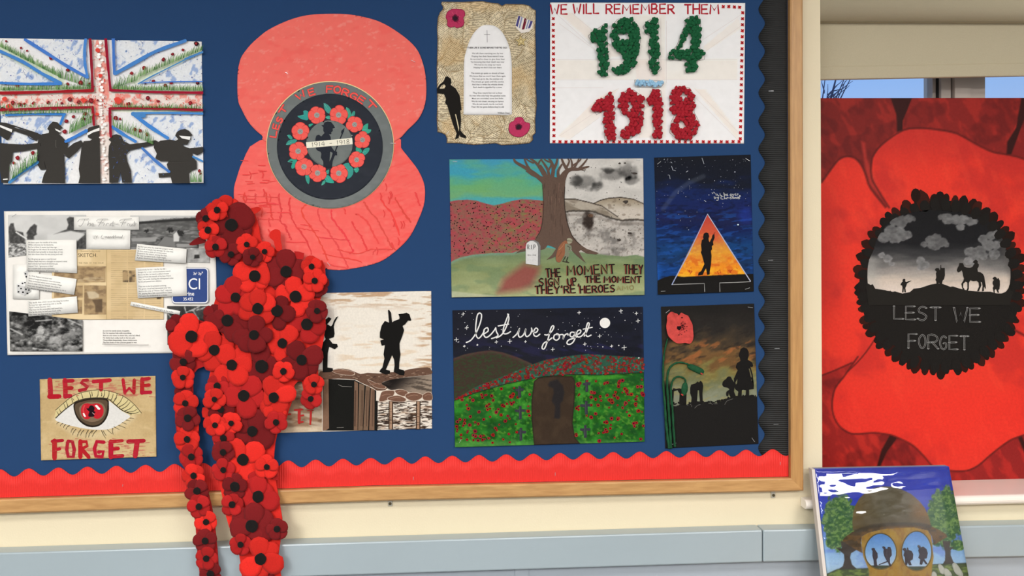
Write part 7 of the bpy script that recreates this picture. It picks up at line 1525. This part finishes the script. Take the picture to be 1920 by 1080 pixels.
    L.build('painted_gravestones', t)['kind'] = 'stuff'
    # cellophane
    film = bpy.data.materials.new('cellophane'); film.use_nodes = True; n = film.node_tree.nodes; k = film.node_tree.links; n.clear()
    oo = n.new('ShaderNodeOutputMaterial'); tr_ = n.new('ShaderNodeBsdfTransparent'); gl_ = n.new('ShaderNodeBsdfGlossy'); mx_ = n.new('ShaderNodeMixShader'); fr_ = n.new('ShaderNodeFresnel')
    gl_.inputs['Roughness'].default_value = .02; fr_.inputs[0].default_value = 1.6; k.new(fr_.outputs[0], mx_.inputs[0]); k.new(tr_.outputs[0], mx_.inputs[1]); k.new(gl_.outputs[0], mx_.inputs[2]); k.new(mx_.outputs[0], oo.inputs[0])
    nu, nv = 90, 130; vs = []; c_ = np.array(cn, float); U, V = np.meshgrid(np.linspace(0, 1, nu), np.linspace(0, 1, nv)); U = U.ravel(); V = V.ravel()
    XY = c_[0] * ((1 - U) * (1 - V))[:, None] + c_[1] * (U * (1 - V))[:, None] + c_[2] * (U * V)[:, None] + c_[3] * ((1 - U) * V)[:, None]
    sd_ = V * .43; wr = fbm(XY[:, 0], XY[:, 1], 64, 15, 3, 905, -4)
    h = .0034 - .026 * np.clip(.048 - sd_, 0, 1) + .0008 * wr + .00022 * fbm(XY[:, 0], XY[:, 1], 20, 9, 2, 915, 25) + .0012 * ss(.10, .0, U) * fbm(XY[:, 0], XY[:, 1], 9, 60, 2, 925) - .0016 * ss(.10, .0, np.minimum(U, 1 - U))
    h = np.maximum(h, .0005) * ss(0, .012, np.minimum(U, 1 - U)) * ss(0, .012, V) + .0006
    dd = np.array([dep(a, b) for a, b in XY]) + h; W = Pn(XY[:, 0], XY[:, 1], dd); idx = np.arange(nu * nv).reshape(nv, nu)
    mesh_obj('plastic_wrap', W, np.stack([idx[1:, :-1], idx[1:, 1:], idx[:-1, 1:], idx[:-1, :-1]], -1).reshape(-1, 4), film, t, smooth=True)
    # the table it stands on, just below the frame
    tb = thing('side_table', (base.x + .15, -.27, 0), 'plain wooden table under the window that the wrapped canvas stands on', 'table')
    m = MB(); x0, x1 = base.x - .25, base.x + .75; m.box(x0, x1, -.62, -.05, z0 - .028, z0 - .0005); m.build('table_top', M_OAK, tb, bevel=.003)
    for lx in (x0 + .05, x1 - .09):
        for ly in (-.58, -.12): m = MB(); m.box(lx, lx + .04, ly, ly + .04, 0, z0 - .028); m.build('leg', M_OAKV, tb)
helmet_painting()
# ================================================================== human figure made of felt poppies
def poppy_figure():
    KL(640)
    t = thing('poppy_figure', P(460, 1150, .03), 'hanging head-bowed soldier shaped figure covered in red and dark red felt poppies', 'sculpture')
    q = random.Random(21)
    dF = lambda y: float(np.interp(y, [360, 780, 860, 930, 1000, 1040, 1200], [.026, .026, .032, .038, .048, .054, .060]))
    M = {}
    for nm, c1 in (('R', (218, 46, 38)), ('M', (176, 36, 36)), ('D', (120, 30, 32))):
        for i, f in enumerate((1.0, .93, 1.06)): M[nm, i] = mat('felt_%s_%s' % ({'R': 'red', 'M': 'crimson', 'D': 'maroon'}[nm], 'abc'[i]), tuple(v * f for v in c1), rough=.95, nscale=600, namt=.14, spec=.08, sheen=.06, bump=.25, bscale=900)
    MK = mat('felt_black', (31, 29, 28), rough=.95, nscale=600, namt=.2, spec=.08, sheen=.05)
    def slab(pts, d, th, material, name, parent, dome=0.0):
        o2 = pts; n = len(o2); cx = sum(a for a, _ in o2) / n; cy = sum(b for _, b in o2) / n
        vs = [P(a, b, d(b)) for a, b in o2]; fs = [tuple(f) for f in tessellate_polygon([[Vector((a, -b, 0)) for a, b in o2]])]
        vs += [v + Vector((0, th, 0)) for v in vs]; fs += [(i, (i + 1) % n, n + (i + 1) % n, n + i)[::-1] for i in range(n)]
        return mesh_obj(name, vs, fs, material, parent)
    # felt body the flowers are sewn to
    body = [(385, 388), (402, 378), (432, 376), (462, 388), (478, 402), (486, 430), (492, 455), (520, 468), (545, 482), (575, 492), (604, 488), (610, 515), (608, 545), (600, 562), (608, 585), (610, 606), (606, 640), (596, 690), (598, 730), (590, 748), (572, 748), (566, 715), (552, 722), (550, 745), (541, 770), (534, 795), (520, 812), (514, 850), (514, 880), (520, 920), (526, 955), (530, 990), (522, 1040), (530, 1100), (540, 1170), (470, 1170), (456, 1100), (450, 1050), (442, 1010), (430, 970), (420, 935), (410, 885), (404, 850), (395, 805), (386, 770), (390, 722), (396, 690), (408, 672), (398, 600), (404, 560), (430, 520), (470, 500), (440, 490), (405, 470), (385, 440), (380, 410)]
    slab(smooth(body, 2), lambda y: dF(y) - .0015, .003, M['R', 0], 'felt_body', t)
    arm = [(325, 612), (345, 598), (390, 605), (425, 640), (410, 680), (380, 688), (364, 700), (362, 740), (372, 790), (373, 850), (380, 900), (392, 930), (402, 980), (408, 1040), (412, 1100), (416, 1160), (384, 1160), (376, 1090), (370, 1040), (366, 980), (356, 930), (346, 880), (334, 830), (328, 780), (330, 730), (324, 680)]
    slab(smooth(arm, 2), lambda y: dF(y) - .0015, .003, M['M', 0], 'felt_arm', t)
    def strap(pts, mt, dz): slab([tuple(p) for p in smooth(pts, 2)], lambda y: dF(y) + dz, .0014, mt, 'felt_strap', t)
    strap([(463, 394), (480, 388), (487, 389), (488.5, 394), (475, 402.5), (470, 400)], M['R', 1], .004); strap([(355, 457), (373, 444), (384, 448), (384, 455), (361, 460)], M['D', 0], .002)
    strap([(506, 437), (512, 431), (520, 430), (526, 435), (526, 450), (529, 468), (518, 470), (513, 452), (506, 446)], M['R', 0], .004); strap([(552, 471), (568, 474), (570, 476), (566, 490), (555, 484)], M['M', 2], .002)
    strap([(380, 764), (392, 768), (396, 784), (380, 782)], M['R', 1], .001); strap([(506, 880), (517, 886), (522, 900), (505, 896)], M['M', 1], .004); strap([(425, 905), (412, 900), (418, 938), (430, 990), (440, 960)], M['R', 2], .001)
    # petals: (angle, length, width, layer)
    SP = {1: [(-42, 1.05, .72, 1), (185, .75, .5, 1), (-100, .85, .5, 0), (80, 1.0, .6, 1), (30, .9, .5, 0), (140, .8, .5, 0)], 13: [(-92, 1.0, .5, 1), (200, .95, .55, 0), (110, .95, .55, 0), (-8, .95, .55, 0), (155, 1, .5, 0)],
          17: [(200, 1.05, .52, 1), (-10, .72, .6, 1), (90, 1.05, .5, 0), (30, .75, .5, 0), (-80, .8, .6, 0), (140, .9, .5, 0)], 19: [(-145, 1.0, .52, 1), (-35, 1.0, .55, 1), (160, 1.0, .45, 0), (40, .95, .5, 0), (-90, .95, .5, 1), (90, .75, .5, 0)],
          25: [(-100, 1.0, .47, 1), (150, 1.05, .66, 1), (-10, 1.15, .6, 0), (60, .95, .5, 0), (-150, .8, .5, 0)], 27: [(-78, 1.0, .5, 1), (170, 1.1, .5, 0), (130, 1.0, .5, 0), (0, .95, .45, 0), (75, .9, .55, 1)], 29: [(-120, .95, .52, 1), (-20, 1.05, .55, 1), (100, .95, .5, 1), (45, .9, .5, 0), (170, 1, .3, 0)],
          31: [(-95, 1.05, .5, 1), (170, .9, .5, 0), (120, .8, .55, 0), (50, .8, .55, 0), (-20, .7, .4, 0)], 40: [(-50, 1.0, .5, 1), (-115, .9, .5, 0), (175, .85, .52, 1), (75, 1.0, .5, 1), (10, .95, .5, 0)], 44: [(-100, 1.05, .5, 1), (-15, 1.12, .48, 1), (-50, .8, .5, 0), (60, .9, .55, 0), (115, .9, .5, 0), (180, .5, .5, 0)],
          54: [(-35, 1.05, .52, 1), (-115, 1.0, .4, 1), (150, .7, .5, 0), (80, 1.05, .6, 0), (30, .9, .5, 0)], 60: [(-80, 1.0, .5, 1), (-140, .95, .5, 0), (170, .95, .52, 1), (-30, 1.0, .52, 0), (30, 1.0, .5, 0), (85, .8, .6, 0)], 63: [(-95, 1.0, .52, 1), (-40, 1.0, .42, 0), (20, 1.1, .55, 1), (140, 1.1, .55, 1), (95, .9, .5, 0)],
          58: [(-110, .95, .5, 0), (20, 1.05, .58, 1), (-90, 1.0, .5, 1), (170, .8, .55, 0), (90, .7, .6, 0), (-40, .8, .5, 0)], 28: [(-55, 1.05, .55, 1), (-110, .9, .5, 0), (165, .8, .5, 0), (100, 1.0, .38, 0), (20, .6, .5, 0)], 21: [(-100, 1.0, .5, 1), (-160, 1.0, .52, 0), (-20, .98, .52, 1), (25, .98, .48, 0), (80, 1.0, .42, 0)],
          24: [(75, 1.0, .56, 1), (15, 1.0, .5, 1), (-90, 1, .55, 0), (-170, .9, .55, 0)], 18: [(-165, 1.0, .5, 1), (-100, 1.0, .5, 1), (130, 1.05, .5, 0), (60, .9, .55, 0), (-30, .9, .5, 0)], 20: [(175, 1.0, .45, 1), (-30, .9, .5, 0), (60, 1.05, .52, 1), (120, .6, .4, 0), (20, 1.1, .5, 0)], 22: [(15, 1.05, .52, 1), (-60, .9, .45, 0), (80, 1.1, .45, 0), (180, .7, .5, 0)],
          26: [(-30, 1.05, .5, 0), (100, 1.05, .5, 0), (-100, .95, .5, 1), (165, .9, .5, 0)], 30: [(-120, 1.0, .52, 1), (-40, 1.05, .5, 0), (60, 1.0, .52, 1), (130, 1.0, .5, 0), (0, .9, .5, 0)], 45: [(-60, 1.0, .55, 1), (30, 1.05, .6, 1), (160, .9, .5, 0), (-140, 1.0, .5, 0), (90, .9, .5, 0)]}
    def petal_verts(cx, cy, a, ln, wd, d0, cup, th=.0011):
        n, K = 14, 3; ca, sa = math.cos(a), math.sin(a); out = []
        wob = [1 + q.uniform(-.035, .035) for _ in range(n)]; tw = q.uniform(-.14, .14); lift = q.uniform(.6, 1.3)
        def pt(f, i):
            th_ = 2 * math.pi * i / n; u = ln * (.50 + f * .52 * math.cos(th_) * wob[i]); v = wd * f * math.sin(th_) * (.88 + .16 * math.cos(th_)) * wob[i]
            e = max(0.0, u / ln); dz = d0 + cup * lift * (e ** 1.5) * (1 - .12 * f * f) + tw * v * .0006 - (.0007 if f > .95 else 0)
            return cx + u * ca - v * sa, cy + u * sa + v * ca, dz
        vs = [P(*pt(0, 0)[:2], dF(cy) + pt(0, 0)[2])]
        for k in range(1, K + 1):
            for i in range(n): x, y, dz = pt(k / K, i); vs.append(P(x, y, dF(y) * .5 + dF(cy) * .5 + dz))
        for i in range(n): v = vs[1 + (K - 1) * n + i].copy(); v.y += th; vs.append(v)
        fs = [(0, 1 + (i + 1) % n, 1 + i) for i in range(n)] + [(1 + (k - 1) * n + i, 1 + (k - 1) * n + (i + 1) % n, 1 + k * n + (i + 1) % n, 1 + k * n + i) for k in range(1, K + 1) for i in range(n)]
        return vs, fs
    def poppy(no, x, y, R, b, c, z):
        sp = SP.get(no)
        if not sp:
            a0 = q.uniform(0, 360); sp = [(a0 + 72 * i + q.uniform(-10, 10), q.uniform(.92, 1.04), q.uniform(.54, .64), i % 2) for i in range(5)]
        V, Fc = [], []; cup = .0026 if R > 30 else .0022
        mi = q.randrange(3)
        low = [s for s in sp if s[3] == 0] or sp[:1]
        for i, (a, l, w_, _) in enumerate(low):
            v, f = petal_verts(x, y, math.radians(a), R * l, R * w_, z + .0004 * i, cup * .7); o = len(V); V += v; Fc += [tuple(k + o for k in g) for g in f]
        p = mesh_obj('felt_poppy', V, Fc, M[c, mi], t, smooth=True)
        for i, (a, l, w_, lay) in enumerate(sp):
            if lay == 0: continue
            v, f = petal_verts(x, y, math.radians(a), R * l, R * w_, z + .0016 + .0006 * i, cup); mesh_obj('petal', v, f, M[c, (mi + (i % 2)) % 3], p, smooth=True)
        if b <= 5 and no >= 70 or no == 2: return
        n = 18; dz = dF(y) + z + .0062; ring = [[], []]; w = [1 + q.uniform(-.05, .05) for _ in range(n)]
        for i in range(n):
            an = 2 * math.pi * i / n; ring[0].append(P(x + b * w[i] * math.cos(an), y + b * w[i] * math.sin(an) * 1.02, dz - .0035)); ring[1].append(P(x + b * w[i] * .95 * math.cos(an), y + b * w[i] * .95 * math.sin(an) * 1.02, dz))
        vs = ring[0] + ring[1] + [P(x, y, dz + .0006)]
        mesh_obj('poppy_centre', vs, [(i, n + i, n + (i + 1) % n, (i + 1) % n) for i in range(n)] + [(n + i, 2 * n, n + (i + 1) % n) for i in range(n)], MK, p)
    LST = [(2, 424, 391, 26, 5, 'R', 0), (1, 433.6, 421.9, 45, 12, 'D', 1), (11, 433, 477, 22, 6, 'D', 2), (4, 385.5, 409.5, 20, 6.2, 'D', 2), (3, 406.9, 393.9, 21, 6.3, 'R', 4), (5, 389.7, 431.4, 21, 6.6, 'R', 3), (6, 404, 463, 22, 6.3, 'M', 3), (7, 462.3, 458.3, 21, 5.2, 'R', 3), (9, 495.8, 471.8, 20, 5.2, 'R', 2.5),
           (13, 536.4, 509, 42, 11, 'D', 1), (17, 477.5, 517.8, 40, 11, 'R', 1.5), (10, 473.6, 482, 19, 5, 'D', 5), (14, 584.2, 499.8, 20, 5.6, 'R', 3.5), (70, 596, 536, 22, 6, 'D', .5), (15, 589.8, 526.4, 23, 6, 'R', 4.5), (18, 441.4, 557.6, 39, 9.3, 'M', 1), (71, 400, 590, 20, 5, 'D', 0), (20, 426, 601, 42, 11, 'D', .8), (22, 519, 582.6, 34, 11, 'D', 2), (19, 483, 578.6, 37, 10.7, 'R', 3.2),
           (21, 554.2, 556.2, 38, 11.3, 'R', 1.6), (24, 575.3, 608.2, 36, 11, 'M', 1), (23, 594.5, 583, 22, 5.8, 'D', 4), (72, 332, 612, 22, 5, 'D', 0), (26, 401.6, 656.5, 38, 10.3, 'R', 1), (25, 358.9, 631, 44, 11.7, 'R', 2.4), (28, 529.3, 643.6, 36, 9.3, 'R', .6), (30, 434.5, 684.5, 42, 10.2, 'R', 1.4), (31, 490.4, 687.2, 41, 12.3, 'D', 1), (27, 476.1, 628.3, 37, 9.3, 'D', 4), (29, 565.4, 675.1, 40, 10, 'D', 1.8),
           (32, 531.1, 696.4, 21, 6.4, 'R', 3.5), (47, 582.4, 747.9, 21, 5.5, 'M', 2), (33, 588.6, 720.9, 21, 5.5, 'R', 3), (34, 343.4, 678.8, 25, 7, 'D', 1), (73, 343, 734, 16, 4, 'D', 0), (35, 342.7, 707.7, 23, 5.6, 'R', 3), (36, 347, 756.2, 25, 6, 'R', 1.6), (74, 352, 800, 22, 5, 'R', .4), (37, 351.7, 784.2, 24, 7.2, 'D', 3.4), (38, 407, 723.8, 23, 6.8, 'M', 2), (41, 414, 768, 27, 6.5, 'D', 1),
           (40, 456.5, 742.2, 43, 10.9, 'M', 2), (39, 402, 749, 22, 5.3, 'R', 4.5), (45, 472.8, 808.7, 43, 10, 'D', .5), (52, 418.5, 821.8, 21, 6.5, 'M', 1.5), (43, 433.1, 793.8, 22, 5.3, 'R', 3), (42, 403, 797.3, 22, 5.5, 'R', 4), (44, 513, 745.5, 39, 9.8, 'R', 2.4), (75, 516, 770, 22, 4, 'R', 1.5), (46, 517.4, 792.1, 22, 6, 'M', 4), (48, 350.7, 824, 25, 6.3, 'R', 2.5), (49, 358.5, 856.8, 24, 6.5, 'M', 1.6), (50, 362.8, 892.2, 24, 6.3, 'R', 1.4), (51, 369, 920.7, 23, 7, 'D', 2.6),
           (54, 455.2, 862, 43, 11, 'R', 1), (53, 418.1, 848.3, 23, 6.3, 'D', 3.5), (56, 418.5, 881.4, 22, 5.7, 'M', 3), (58, 483.7, 931.3, 39, 11, 'M', .8), (76, 480, 905, 22, 4, 'M', .4), (57, 440.2, 912.9, 25, 9.3, 'D', 2.5), (55, 500.2, 875.8, 24, 5.6, 'R', 4), (59, 435, 946.3, 22, 6.5, 'M', 3), (60, 472, 986.7, 44, 11.8, 'D', 2), (61, 519.2, 992.2, 22, 6.3, 'D', 4), (62, 450.8, 1021.3, 22, 5.8, 'M', 4.6), (63, 488.3, 1048.3, 41, 11.2, 'R', 3),
           (65, 372.7, 950.1, 23, 6.3, 'M', 3.4), (66, 386.1, 979.2, 22, 6, 'R', 2), (67, 384.4, 1014.3, 23, 6.5, 'D', 3), (68, 386.4, 1047.4, 22, 6.2, 'M', 2.4), (69, 394.3, 1076.8, 22, 7, 'D', 1.5), (77, 400, 1112, 22, 6, 'R', 2), (78, 500, 1110, 34, 10, 'D', 1)]
    for no, x, y, R, b, c, z in LST:
        poppy(no, x, y, R, b, c, .0008 + z * .0021)
poppy_figure()
